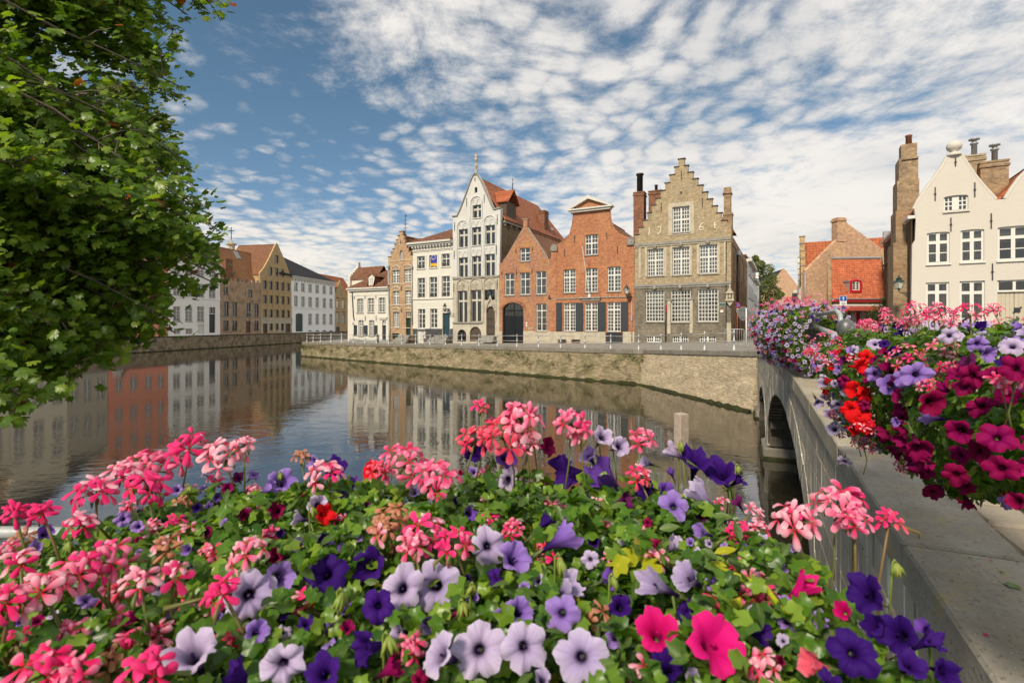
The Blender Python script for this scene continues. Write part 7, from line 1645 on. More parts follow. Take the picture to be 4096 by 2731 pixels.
    for i, (q, nrm, tipd, s) in enumerate(leaves): M = basis(nrm, tipd); V, Fc, rad = lib[i % 6]; crown.add([q - o2 + M @ (Vector(v) * s) for v in V], Fc); cr += rad
    crown.a['rad'] = cr; tag(crown.build('crown', LEAF_F, r2, True), kind='stuff'); wood.v = [tuple(Vector(v) - o2) for v in wood.v]; wood.build('trunk', BARK, r2, True)
plane_tree()

def street_tree():
    rng = random.Random(4); p = at(3062, 1297, 88); r = empty('street_tree', (p.x, p.y, 2.6)); tag(r, 'round green street tree between the white town houses and the far gable', 'tree')
    MB().tube([(0, 0, -.3), (.1, 0, 3), (0, .1, 7)], [.3, .22, .1], 8).build('trunk', BARK, r, True)
    m = MB(); cl = []
    s = 88 / F
    for px, py, rr in ((3040, 1060, 20), (3020, 1035, 14), (3070, 1080, 26), (3085, 1120, 26), (3060, 1150, 30), (3095, 1165, 26), (3050, 1190, 30), (3085, 1210, 30), (3030, 1100, 26), (3120, 1180, 16), (3040, 1240, 26), (3075, 1250, 26), (3010, 1180, 26)):
        c = at(px, py, 88 + rng.uniform(-1, 1)) - r.location
        for i in range(420):
            v = Vector((rng.gauss(0, 1), rng.gauss(0, 1), rng.gauss(0, 1))).normalized() * rr * s * rng.uniform(.55, 1.05); q = c + v
            d = Vector((rng.uniform(-1, 1), rng.uniform(-1, 1), rng.uniform(-.8, .5))).normalized() * rng.uniform(.25, .42); n = d.orthogonal().normalized() * .12; m.add([q, q + d * .5 + n, q + d, q + d * .5 - n], [(0, 1, 2, 3)])
    tag(m.build('crown', m_leaf('street_tree_leaf', [(.13, .15, .03), (.08, .105, .022), (.20, .20, .05)], .35), r), kind='stuff')
street_tree()

# ------------------------------------------------------------------ flowers
def petunia(kind, rng):
    """trumpet flower facing +z, unit radius 1; kinds: open, half (more trumpet), side"""
    n = 40; prof = {'open': [(.05, -.95), (.10, -.6), (.17, -.25), (.30, .0), (.58, .10), (.85, .06), (1.0, -.02)], 'half': [(.05, -1.5), (.12, -1.0), (.22, -.55), (.36, -.15), (.58, .08), (.80, .17), (.92, .16)],
                            'side': [(.05, -1.7), (.12, -1.1), (.24, -.6), (.42, -.2), (.62, .10), (.78, .28), (.85, .36)]}[kind]
    b = MB(); V = []; rad = []; ang = []; ph = rng.uniform(0, 6)
    for j, (r, z) in enumerate(prof):
        k = j / (len(prof) - 1)
        for i in range(n):
            t = 2 * math.pi * i / n; lobe = abs(math.cos(2.5 * t)); rr = r * (1 - .24 * k * k * (1 - lobe ** .6) + .05 * k * k * math.sin(2 * t + ph) + .035 * k ** 3 * math.sin(13 * t + ph)); zz = z + k ** 2 * (.13 * math.sin(5 * t + ph) + .09 * math.sin(3 * t + ph * 3) + .06 * math.sin(11 * t + ph * 2) + .04 * math.sin(17 * t)) - .05 * k * (1 - lobe)
            V.append((rr * math.cos(t), rr * math.sin(t), zz)); rad.append(k if j else 0); ang.append(t / (2 * math.pi) * 6)
    b.add(V, [(j * n + i, j * n + (i + 1) % n, (j + 1) * n + (i + 1) % n, (j + 1) * n + i) for j in range(len(prof) - 1) for i in range(n)])
    # stamens
    o = len(b.v); b.lathe([(.05, -.25), (.07, -.05), (.02, .0)], 6); rad += [.3] * (len(b.v) - o); ang += [0] * (len(b.v) - o)
    o = len(b.v); b.mi[-1:] = b.mi[-1:]
    z0 = prof[0][1]; f0 = len(b.f); b.tube([(0, 0, z0 - .7), (0, 0, z0 - .35), (0, 0, z0 + .1), (0, 0, z0 + .35)], [.05, .06, .13, .11], 7); rad += [.5] * (len(b.v) - o); ang += [0] * (len(b.v) - o)
    for s in range(5):
        t = s * 1.2566; o = len(b.v); b.add([(.10 * math.cos(t), .10 * math.sin(t), z0), (.24 * math.cos(t - .25), .24 * math.sin(t - .25), z0 + .25), (.30 * math.cos(t), .30 * math.sin(t), z0 + .5), (.24 * math.cos(t + .25), .24 * math.sin(t + .25), z0 + .25)], [(0, 1, 2, 3)]); rad += [.5] * 4; ang += [0] * 4
    b.mi[f0:] = [1] * (len(b.f) - f0); b.a = {'rad': rad, 'ang': ang}; return b
def floret(rng):
    b = MB(); rad = []; ang = []
    for p, (a, L, w) in enumerate(((1.20, 1.0, .185), (1.94, 1.0, .185), (-.30, .98, .23), (-1.57, 1.04, .235), (3.44, .98, .23))):
        a += rng.uniform(-.12, .12); L *= rng.uniform(.88, 1.08); up = rng.uniform(.02, .38); V = []; c, s = math.cos(a), math.sin(a)
        for j, (t, ww) in enumerate(((.06, .10), (.30, .42), (.58, .88), (.80, 1.0), (.94, .74), (1.0, .28))):
            for i, q in enumerate((-1, -.45, .45, 1)):
                x = t * L; y = q * ww * w; z = up * math.sin(t * 2.1) * .6 - .10 * q * q * ww - .12 * t * t + rng.uniform(-.015, .015)
                V.append((x * c - y * s, x * s + y * c, z)); rad.append(t); ang.append(p + q * .12)
        b.add(V, [(j * 4 + i, j * 4 + 4 + i, j * 4 + 5 + i, j * 4 + 1 + i) for j in range(5) for i in range(3)])
    b.a = {'rad': rad, 'ang': ang}; return b
def ivy_leaf(rng):
    n = 15; V = [(0, .1, .02)]; rad = [0.0]
    for i in range(n):
        t = 2 * math.pi * (i + .5) / n; lob = .5 + .5 * math.cos(5 * (t - math.pi / 2)); r = .72 + .36 * lob
        if abs(t - 1.5 * math.pi) < .3: r *= .45
        V.append((r * math.cos(t) * .56, .1 + r * math.sin(t) * .56, .10 * math.sin(3 * t + rng.uniform(0, 1)) - .14 * r * r * abs(math.cos(t)) + .06)); rad.append(min(1, r))
    return V, [(0, i + 1, (i + 1) % n + 1) for i in range(n)], rad
def oval_leaf(rng):
    V = [(0, 0, 0), (.16, .22, .03), (.21, .5, .02), (.12, .8, -.04), (0, 1.0, -.10), (-.12, .8, -.04), (-.21, .5, .02), (-.16, .22, .03), (0, .5, -.03)]
    return V, [(8, i, (i + 1) % 8) for i in range(8)], [0, .5, .8, .9, 1, .9, .8, .5, 0]
frng = random.Random(77)
STEM = m_leaf('flower_stem', [(.10, .16, .03), (.13, .19, .04), (.08, .13, .025)], .2)
CAL = m_leaf('calyx', [(.09, .14, .03), (.12, .17, .04), (.10, .10, .05)], .2)
LEAF_G = m_leaf('ivy_geranium_leaf', [(.030, .085, .008), (.085, .185, .014), (.21, .32, .032)], .34, .33, (.30, .24, .03))
LEAF_T = m_leaf('petunia_leaf', [(.050, .10, .018), (.095, .16, .026), (.040, .08, .016)], .32, .42)
LEAF_L = m_leaf('lime_leaf', [(.38, .40, .015), (.45, .44, .02), (.34, .38, .02)], .4, .4)
PC = {'L': m_petal('lavender_petunia', (.43, .34, .60), (.022, .005, .060), (.62, .54, .70), .70, .22, .62, .28, (.54, .43, .65)),
      'V': m_petal('violet_petunia', (.25, .13, .54), (.025, .005, .09), (.38, .26, .62), .65, .20, .60, .3, (.36, .22, .60)),
      'D': m_petal('deep_purple_petunia', (.026, .004, .115), (.006, .0015, .024), None, .4, .1, .5, .18, (.046, .008, .165)),
      'P': m_petal('purple_petunia', (.15, .06, .36), (.02, .004, .07), None, .6, .1, .5, .25),
      'M': m_petal('magenta_petunia', (.70, .006, .17), (.25, .01, .09), (.78, .02, .22), .25, .1, .4, .35, (.78, .01, .24)),
      'K': m_petal('rose_petunia', (.72, .10, .16), (.45, .12, .10), (.78, .2, .26), .25, .1, .4, .35),
      'R': m_petal('red_petunia', (.66, .008, .012), (.20, .004, .012), None, .25, .1, .4, .3),
      'B': m_petal('burgundy_petunia', (.20, .001, .042), (.014, .0005, .006), (.28, .002, .07), .5, .12, .58, .22, (.24, .002, .09)),
      'U': m_petal('wine_purple_petunia', (.10, .007, .075), (.02, .002, .03), None, .6, .1, .5, .22)}
GC = {'hot': m_petal('hot_pink_geranium', (.76, .014, .13), (.50, .004, .02), (.80, .07, .25), .12, .05, .40, .25, (.78, .04, .20)),
      'pale': m_petal('pale_pink_geranium', (.78, .22, .34), (.62, .012, .06), (.82, .55, .61), .25, .10, .62, .25, (.80, .36, .45)),
      'coral': m_petal('coral_geranium', (.76, .040, .09), (.55, .008, .02), (.80, .17, .24), .12, .05, .45, .25, (.78, .09, .16)),
      'mix': m_petal('pink_geranium', (.76, .06, .20), (.60, .006, .04), (.82, .33, .45), .2, .08, .58, .25, (.80, .18, .32)),
      'dead': m_petal('faded_geranium', (.42, .17, .10), (.28, .05, .03), (.50, .26, .16), .4, .1, .5, .2)}
PETM = {}
def pet_mesh(c, kind):
    k = (c, kind, frng.randint(0, 2))
    if k not in PETM: PETM[k] = petunia(kind, frng).mesh('petunia', [PC[c], CAL], True)
    return PETM[k]
FLM = {c: [floret(frng).mesh('floret', GC[c], True) for _ in range(4)] for c in GC}
HEADJ = {}
def head_joined(c):
    """a whole geranium head as one mesh, for boxes too far away to show florets"""
    k = (c, frng.randint(0, 2))
    if k not in HEADJ:
        b = MB(); rad = []; ang = []
        for i in range(16):
            f = floret(frng); t = frng.uniform(0, 6.28); e = math.acos(1 - frng.random() * 1.25); d = Vector((math.sin(e) * math.cos(t), math.sin(e) * math.sin(t), math.cos(e))); M = basis(d, Vector((frng.gauss(0, 1), frng.gauss(0, 1), frng.gauss(0, 1))))
            b.add([d * .055 + M @ (Vector(v) * .022) for v in f.v], f.f); rad += f.a['rad']; ang += f.a['ang']
        b.a = {'rad': rad, 'ang': ang}; HEADJ[k] = b.mesh('geranium_head', GC[c], True)
    return HEADJ[k]
class Box:
    """a flower box: a thing whose parts are trough, flowers, heads and leaves"""
    def __init__(s, name, label, loc): s.root = empty(name, loc); tag(s.root, label, 'flower box'); s.o = Vector(loc); s.flw = []; s.leaves = []; s.stems = MB()
    def pet(s, p, size, c, face, kind='open'):
        ob = link('petunia', pet_mesh(c, kind), s.root); M = basis(face, Vector((frng.gauss(0, 1), frng.gauss(0, 1), frng.gauss(0, 1)))); ob.matrix_local = Matrix.Translation(p - s.o) @ M.to_4x4() @ Matrix.Diagonal((size / 2 * frng.uniform(.84, 1.08), size / 2 * frng.uniform(.84, 1.08), size / 2 * frng.uniform(.8, 1.5), 1)); s.flw.append((p, size * .5))
    def head(s, p, size, c, root, up=Vector((0, 0, 1)), n=None, fl=.023, joined=False):
        if joined:
            ob = link('geranium_head', head_joined(c), s.root); M = basis(up, Vector((frng.gauss(0, 1), frng.gauss(0, 1), 0))); ob.matrix_local = Matrix.Translation(p - s.o) @ M.to_4x4() @ Matrix.Scale(size / .15, 4); s.flw.append((p, size * .5)); return
        R_ = max(.012, size / 2 - fl * .55); n = n or max(2, int(3 + size * 52)); b = MB(); ctr = p - up * R_ * .55
        b.tube([root - s.o, (root + ctr) / 2 - s.o + Vector((frng.gauss(0, .01), frng.gauss(0, .01), 0)), ctr - s.o], [.0026, .0022, .0022], 6)
        fls = []
        for i in range(n):
            e = math.acos(1 - (i + .5) / n * 1.15); t = i * 2.4 + frng.uniform(-.3, .3); tmp = up.orthogonal().normalized(); q = tmp * math.cos(t) + up.cross(tmp) * math.sin(t); d = (up * math.cos(e) + q * math.sin(e)).normalized(); f = ctr + d * R_ * frng.uniform(.85, 1.15)
            b.tube([ctr - s.o, (ctr + f) / 2 - s.o + up * .002, f - s.o], [.0012, .001, .0011], 4); fls.append((f, d))
        for i in range(3): q = ctr + Vector((frng.gauss(0, .02), frng.gauss(0, .02), -.012)); b.tube([ctr - s.o, q - s.o, q - s.o + Vector((0, 0, -.010))], [.001, .003, .001], 5)
        m = b.mesh('geranium_head', HSTEM, True); h = link('geranium_head', m, s.root)
        for f, d in fls:
            ob = link('floret', frng.choice(FLM[c if frng.random() < .62 else frng.choice(('mix', 'pale', 'hot') if c != 'dead' else ('dead', 'pale'))]), h); face = (d + (CAMV - f).normalized() * .55 + Vector((0, 0, .25))).normalized()
            M = basis(face, up + Vector((frng.gauss(0, .3), 0, frng.gauss(0, .3)))); ob.matrix_local = Matrix.Translation(f - s.o) @ M.to_4x4() @ Matrix.Diagonal((fl * frng.uniform(.75, 1.2), fl * frng.uniform(.75, 1.2), fl * frng.uniform(.4, 2.2), 1))
        s.flw.append((p, size * .42))
    def leaf(s, p, nrm, tip, size, kind='g'): s.leaves.append((p, nrm, tip, size, kind))
    def finish(s, near=300):
        lib = {'g': ([ivy_leaf(random.Random(i)) for i in range(5)], LEAF_G), 't': ([oval_leaf(random.Random(i)) for i in range(2)], LEAF_T)}
        keep = []
        pf = [(CAMV - q, r) for q, r in s.flw]
        fl = [((q - CAMV).length, (q - CAMV).normalized(), r) for q, r in s.flw]
        for l in s.leaves:
            v = l[0] - CAMV; d = v.length; u = v / d; bad = False
            for fd, fu, r in fl:                     # leaves do not grow across the face of a flower
                if d < fd + .01 and (u - fu).length * fd < r * .78: bad = True; break
            if not bad: keep.append(l)
        keep.sort(key=lambda l: (l[0] - CAMV).length / l[3])
        meshes = {k: [] for k in lib}
        for k, (ls, mt) in lib.items():
            for V, Fc, rad in ls: b = MB().add(V, Fc); b.a['rad'] = rad; meshes[k].append(b.mesh('leaf', mt, True))
        acc = {k: (MB(), []) for k in lib}
        for i, (p, nrm, tip, size, k) in enumerate(keep):
            M = basis(nrm, tip)
            if i < near: ob = link('leaf', meshes[k][i % len(meshes[k])], s.root); ob.matrix_local = Matrix.Translation(p - s.o) @ M.to_4x4() @ Matrix.Scale(size, 4); continue
            V, Fc, rad = lib[k][0][i % len(lib[k][0])]; acc[k][0].add([p - s.o + M @ (Vector(v) * size) for v in V], Fc); acc[k][1].extend(rad)
        for k, (b, rad) in acc.items():
            if b.v: b.a['rad'] = rad; tag(b.build('foliage', lib[k][1], s.root, True), kind='stuff')
        if s.stems.v: tag(s.stems.build('stems', STEM, s.root, True), kind='stuff')
        print(s.root.name, 'leaves', len(keep), 'flowers', len(s.flw))
HSTEM = m_leaf('flower_head_stem', [(.16, .10, .04), (.10, .13, .03), (.20, .06, .04)], .2)
CAMV = Vector((0, 0, CAMZ)); K = 4096 / 2352

def front_box():
    B = Box('flower_box', 'foreground flower box overflowing with lavender petunias and pink ivy geraniums', (-.2, .9, 3.5)); rng = random.Random(3)
    z0 = CAMZ - .415
    def top(x, y):   # the height of the mat of leaves
        return z0 - .10 * max(0, (x - .30) / .28) ** 2 * (1 if x > .3 else 0) - .07 * max(0, (-.55 - x) / .5) + .018 * math.sin(9 * x + 4) * math.cos(8 * y) + .012 * math.sin(21 * x) * math.sin(19 * y + 1)
    def back(x): return 1.33 + .16 * min(0, x + .3) - .25 * max(0, x - .35) - (.5 * max(0, -.75 - x))
    def place(dx, dy, lift=0.0, ymax=1.28):
        px, py = dx * K, dy * K; k = (py - HOR) / F; Y = (CAMZ - z0 - lift) / k if k > 0 else 9
        Y = max(.5, min(Y, ymax)); return at(px, py, Y), Y
    pets = [(1000, 1345, 118, 'L', 'open'), (925, 1352, 105, 'L', 'open'), (1120, 1255, 86, 'L', 'open'), (1182, 1280, 84, 'V', 'half'), (1100, 1492, 125, 'L', 'open'), (1205, 1485, 112, 'L', 'open'), (1335, 1508, 115, 'L', 'open'), (1290, 1408, 80, 'V', 'open'), (1193, 1402, 78, 'V', 'half'), (650, 1525, 100, 'L', 'open'), (572, 1368, 108, 'L', 'open'), (642, 1325, 80, 'V', 'side'), (1010, 1502, 95, 'L', 'half'), (440, 1498, 120, 'L', 'half'),
            (590, 1450, 60, 'V', 'half'), (1500, 1340, 92, 'L', 'side'), (1578, 1325, 85, 'L', 'side'), (1310, 1345, 85, 'L', 'side'), (1546, 1163, 66, 'V', 'open'), (1602, 1130, 74, 'L', 'side'), (1168, 1100, 58, 'L', 'open'), (1298, 1232, 90, 'V', 'side'), (730, 1160, 52, 'L', 'half'), (682, 1190, 46, 'L', 'side'), (1425, 1025, 56, 'L', 'half'), (1385, 1002, 52, 'L', 'half'), (1540, 1035, 48, 'L', 'side'), (1480, 1062, 40, 'L', 'side'), (1350, 1045, 50, 'V', 'half'),
            (750, 1320, 100, 'D', 'open'), (850, 1298, 80, 'D', 'half'), (868, 1392, 72, 'D', 'open'), (838, 1490, 88, 'D', 'half'), (742, 1545, 84, 'D', 'half'), (540, 1548, 84, 'D', 'side'), (1300, 1085, 88, 'D', 'half'), (1385, 1092, 84, 'P', 'side'), (1598, 1058, 76, 'D', 'half'), (1655, 1085, 78, 'D', 'half'), (1090, 1032, 64, 'D', 'half'), (1162, 1052, 54, 'P', 'half'), (772, 1078, 62, 'D', 'half'), (648, 1105, 66, 'V', 'half'), (742, 1245, 48, 'D', 'side'), (1480, 1118, 60, 'D', 'half'), (1530, 1126, 48, 'P', 'half'), (1255, 1195, 46, 'D', 'side'),
            (1988, 1362, 110, 'D', 'half'), (2060, 1455, 118, 'D', 'half'), (1960, 1500, 128, 'D', 'open'), (2140, 1468, 84, 'D', 'half'), (2172, 1545, 90, 'D', 'half'), (2092, 1525, 96, 'D', 'half'), (1532, 1528, 84, 'D', 'half'), (1700, 1100, 50, 'D', 'half'), (2010, 1440, 70, 'D', 'side'), (1905, 1560, 70, 'D', 'half'),
            (1510, 1450, 112, 'M', 'half'), (1642, 1478, 138, 'M', 'half'), (1850, 1345, 70, 'M', 'side'), (1936, 1402, 62, 'M', 'side'), (1862, 1522, 74, 'K', 'side'), (855, 1080, 52, 'R', 'half'), (745, 1180, 50, 'R', 'half'), (635, 1173, 48, 'B', 'half'), (560, 1182, 42, 'B', 'half'), (1258, 1026, 58, 'B', 'half'), (900, 1532, 62, 'B', 'side'), (630, 1282, 50, 'B', 'half'), (1435, 1150, 46, 'U', 'side'), (720, 1060, 40, 'V', 'half'), (620, 1120, 44, 'V', 'side'), (1610, 1220, 40, 'V', 'side'), (2120, 1440, 50, 'P', 'side'), (300, 1420, 40, 'B', 'side')]
    for dx, dy, sz, c, kind in pets:
        p, Y = place(dx, dy, .03 + rng.uniform(0, .02)); size = sz * K / F * Y * (1.06 if dx < 1900 else .86)
        if kind == 'side': f = Vector((rng.choice((-1, 1)) * rng.uniform(.5, 1), rng.uniform(-.6, .4), rng.uniform(.15, .8)))
        elif kind == 'half': f = (CAMV - p).normalized() + Vector((rng.gauss(0, .6), rng.gauss(0, .35), rng.uniform(-.1, .8)))
        else: f = (CAMV - p).normalized() + Vector((rng.gauss(0, .26), 0, rng.gauss(.04, .22)))
        B.pet(p, size, c, f, kind)
        q = p - Vector(f).normalized() * size * .6; B.stems.tube([q - B.o, (q + Vector((q.x, q.y, z0 - .06))) / 2 - B.o + Vector((.01, .01, 0)), Vector((q.x + .01, q.y + .02, min(q.z - .03, z0 - .08))) - B.o], [.002, .002, .0024], 5)
    heads = [(430, 1022, 100, 'hot'), (512, 1035, 105, 'pale'), (560, 1015, 50, 'pale'), (330, 1062, 110, 'mix'), (345, 1112, 95, 'hot'), (282, 1085, 80, 'pale'), (215, 1122, 100, 'hot'), (96, 1170, 56, 'hot'), (32, 1172, 44, 'hot'), (190, 1195, 70, 'pale'), (15, 1372, 84, 'hot'), (92, 1342, 120, 'pale'), (180, 1300, 110, 'mix'), (250, 1272, 110, 'mix'), (100, 1530, 130, 'hot'), (170, 1540, 100, 'mix'), (340, 1532, 105, 'hot'), (745, 1080, 92, 'pale'), (560, 1262, 100, 'pale'), (508, 1352, 84, 'hot'), (395, 1312, 60, 'pale'), (320, 1332, 50, 'pale'),
             (925, 1052, 120, 'mix'), (1000, 1088, 100, 'mix'), (872, 1072, 60, 'coral'), (900, 1182, 90, 'dead'), (985, 1215, 120, 'pale'), (1045, 1240, 90, 'hot'), (950, 1240, 70, 'mix'), (1160, 985, 130, 'coral'), (1090, 1000, 80, 'coral'), (1195, 948, 100, 'mix'), (1105, 930, 34, 'coral'), (1315, 960, 88, 'mix'), (1330, 985, 60, 'coral'), (1475, 1000, 68, 'mix'), (1470, 1085, 66, 'coral'), (1832, 1185, 110, 'pale'), (1925, 1150, 120, 'pale'), (1965, 1185, 70, 'mix'), (2042, 1190, 44, 'coral'), (1962, 1138, 36, 'coral'), (1210, 1015, 60, 'mix'), (40, 1290, 40, 'pale'), (690, 1045, 30, 'dead'), (380, 1250, 50, 'dead'), (880, 1210, 60, 'dead')]
    for dx, dy, sz, c in heads:
        p, Y = place(dx, dy, .09, 1.22); size = sz * K / F * Y * 1.05; rt = Vector((p.x + rng.uniform(-.03, .03), p.y + rng.uniform(-.02, .06), min(p.z - .06, top(p.x, p.y) - .03)))
        B.head(p, size, c, rt, (Vector((rng.gauss(0, .2), -.35, 1))).normalized(), None, max(.020, min(.034, size * .31)))
    ex = random.Random(8); done = [(x, y, sz) for x, y, sz, *_ in pets] + [(x, y, sz) for x, y, sz, _ in heads]; k = 0
    while k < 165:                                          # smaller blooms tucked between the big ones
        dx, dy = ex.uniform(10, 2080), ex.uniform(1080, 1560)
        if dx > 1650 + (dy - 1080) * 1.0 or dy < 1060 + max(0, 560 - dx) * .32: continue
        sz = ex.uniform(.45, 1.0) * (34 + (dy - 1080) * .085); p, Y = place(dx, dy, .015 + ex.uniform(-.01, .015))
        if p.x > .55 or any(math.hypot(dx - a, dy - b) < (sz + c) * .5 for a, b, c in done): continue
        done.append((dx, dy, sz)); k += 1; r = ex.random()
        if r < (.45 if dx < 420 else .28): B.head(p, sz * K / F * Y * 1.3, ex.choice(('hot', 'mix', 'pale', 'pale', 'dead', 'coral')), Vector((p.x, p.y + .02, p.z - .07)), Vector((ex.gauss(0, .3), -.5, 1)).normalized(), ex.randint(2, 5), .018)
        else: B.pet(p, sz * K / F * Y, ex.choice('LLLLVVVDDDPB' if dy > 1200 else 'LLVVDDPPBU'), (CAMV - p).normalized() + Vector((ex.gauss(0, .6), ex.gauss(0, .4), ex.uniform(-.1, .9))), ex.choice(('half', 'side', 'half', 'open')))
    for i in range(26):                                    # blooms on the camera's side of the box
        p = Vector((ex.uniform(-1.0, .48), ex.uniform(.36, .50), z0 + ex.uniform(.0, .03))); B.pet(p, ex.uniform(.05, .075), ex.choice('LLLVVDDMB'), Vector((ex.gauss(0, .4), ex.gauss(-.4, .4), 1)), ex.choice(('open', 'half')))
    # drooping seed heads / buds
    BUDM = m_leaf('bud_green', [(.24, .30, .04), (.19, .26, .05), (.30, .30, .05)], .3)
    for dx, dy, sz in ((1125, 1060, 40), (1400, 1330, 40), (775, 1370, 60), (1055, 1390, 45), (880, 1470, 60), (1690, 1075, 30), (1560, 1020, 30), (710, 1170, 34), (430, 1120, 26), (640, 1090, 24), (2050, 1300, 44), (300, 1120, 30), (1080, 1350, 40), (150, 1250, 40), (1275, 1290, 60)):
        p, Y = place(dx, dy, .06); s = sz * K / F * Y; bud = MB()
        bud.tube([Vector((p.x, p.y + .01, z0 - .06)) - B.o, p - B.o + Vector((0, 0, .2 * s)), p - B.o + Vector((.1 * s, 0, .35 * s)), p - B.o + Vector((.2 * s, 0, .2 * s))], .0016, 5)
        for i in range(7):
            d = Vector((rng.gauss(0, .35), rng.gauss(0, .35), -1)).normalized(); a = p + Vector((.2 * s, 0, .2 * s)); bud.tube([a - B.o, a + d * s * .35 - B.o, a + d * s * .75 - B.o], [.0012, .0035, .0008], 5)
        bud.build('bud_cluster', BUDM, B.root, True)
    for dx, dy, sz in ((1415, 1300, 60), (1465, 1285, 75), (1500, 1300, 60), (1640, 1270, 50), (1700, 1370, 70), (1670, 1300, 40), (1760, 1380, 50)):
        p, Y = place(dx, dy, .02); s = sz * K / F * Y; V, Fc, rad = oval_leaf(rng) if dx > 1600 else ivy_leaf(rng); b = MB().add(V, Fc); b.a['rad'] = rad; ob = link('lime_leaf', b.mesh('lime_leaf', LEAF_L, True), B.root)
        ob.matrix_local = Matrix.Translation(p - B.o) @ basis(Vector((rng.gauss(0, .3), -.5, 1)), Vector((rng.gauss(0, 1), rng.gauss(0, 1), 0))).to_4x4() @ Matrix.Scale(s * (1.1 if dx > 1600 else .9), 4); B.flw.append((p, s * .4))
    st = MB(); pts = [place(x, y, .035)[0] - B.o for x, y in ((1640, 1300), (1700, 1325), (1760, 1350), (1800, 1400), (1850, 1420))]; st.tube(pts, [.004, .0045, .0045, .004, .003], 7); st.build('runner', LEAF_L, B.root, True)
    # mat of leaves
    n = 0
    while n < 23000:
        x, y = rng.uniform(-1.12, .62), rng.uniform(.38, 1.42)
        if y > back(x) + rng.gauss(0, .025) or (x > .50 + .10 * (y - .6) + rng.gauss(0, .03)): continue
        dep = max(rng.gauss(.03, .055), -.045) + .05 * max(0, math.sin(17 * x + 2) * math.sin(15 * y)); e = min(1, max(0, (y - back(x) + .12) / .12)) ** 2; z = top(x, y) - dep - .10 * e
        g = rng.random() < .68; p = Vector((x, y, z)); nrm = Vector((rng.gauss(0, .75), rng.gauss(-.4, .75), 1)); tip = Vector((rng.gauss(0, 1), rng.gauss(-.4, 1), rng.gauss(0, .3)))
        B.leaf(p, nrm, tip, (.55 + .45 * min(1, y / 1.05)) * (rng.uniform(.015, .038) if g else rng.uniform(.018, .042)), 'g' if g else 't'); n += 1
    for i in range(900):    # skirts hanging over the rim
        s = rng.random(); x = rng.uniform(-1.0, .56); y = back(x) + rng.gauss(.02, .03) if s < .5 else rng.uniform(.45, 1.2); x = x if s < .5 else .55 + rng.gauss(0, .04); z = z0 - rng.uniform(.05, .40)
        B.leaf(Vector((x, y, z)), Vector((rng.gauss(.5 if s > .5 else 0, .5), rng.gauss(.4 if s < .5 else 0, .5), .6)), Vector((rng.gauss(0, .6), rng.gauss(0, .6), -1)), rng.uniform(.035, .06), 'g' if rng.random() < .6 else 't')
    MB().rbox(-.75, .72, -.30, .28, -.16, .25, .03).build('trough', DARKST, B.root)
    B.finish()
front_box()

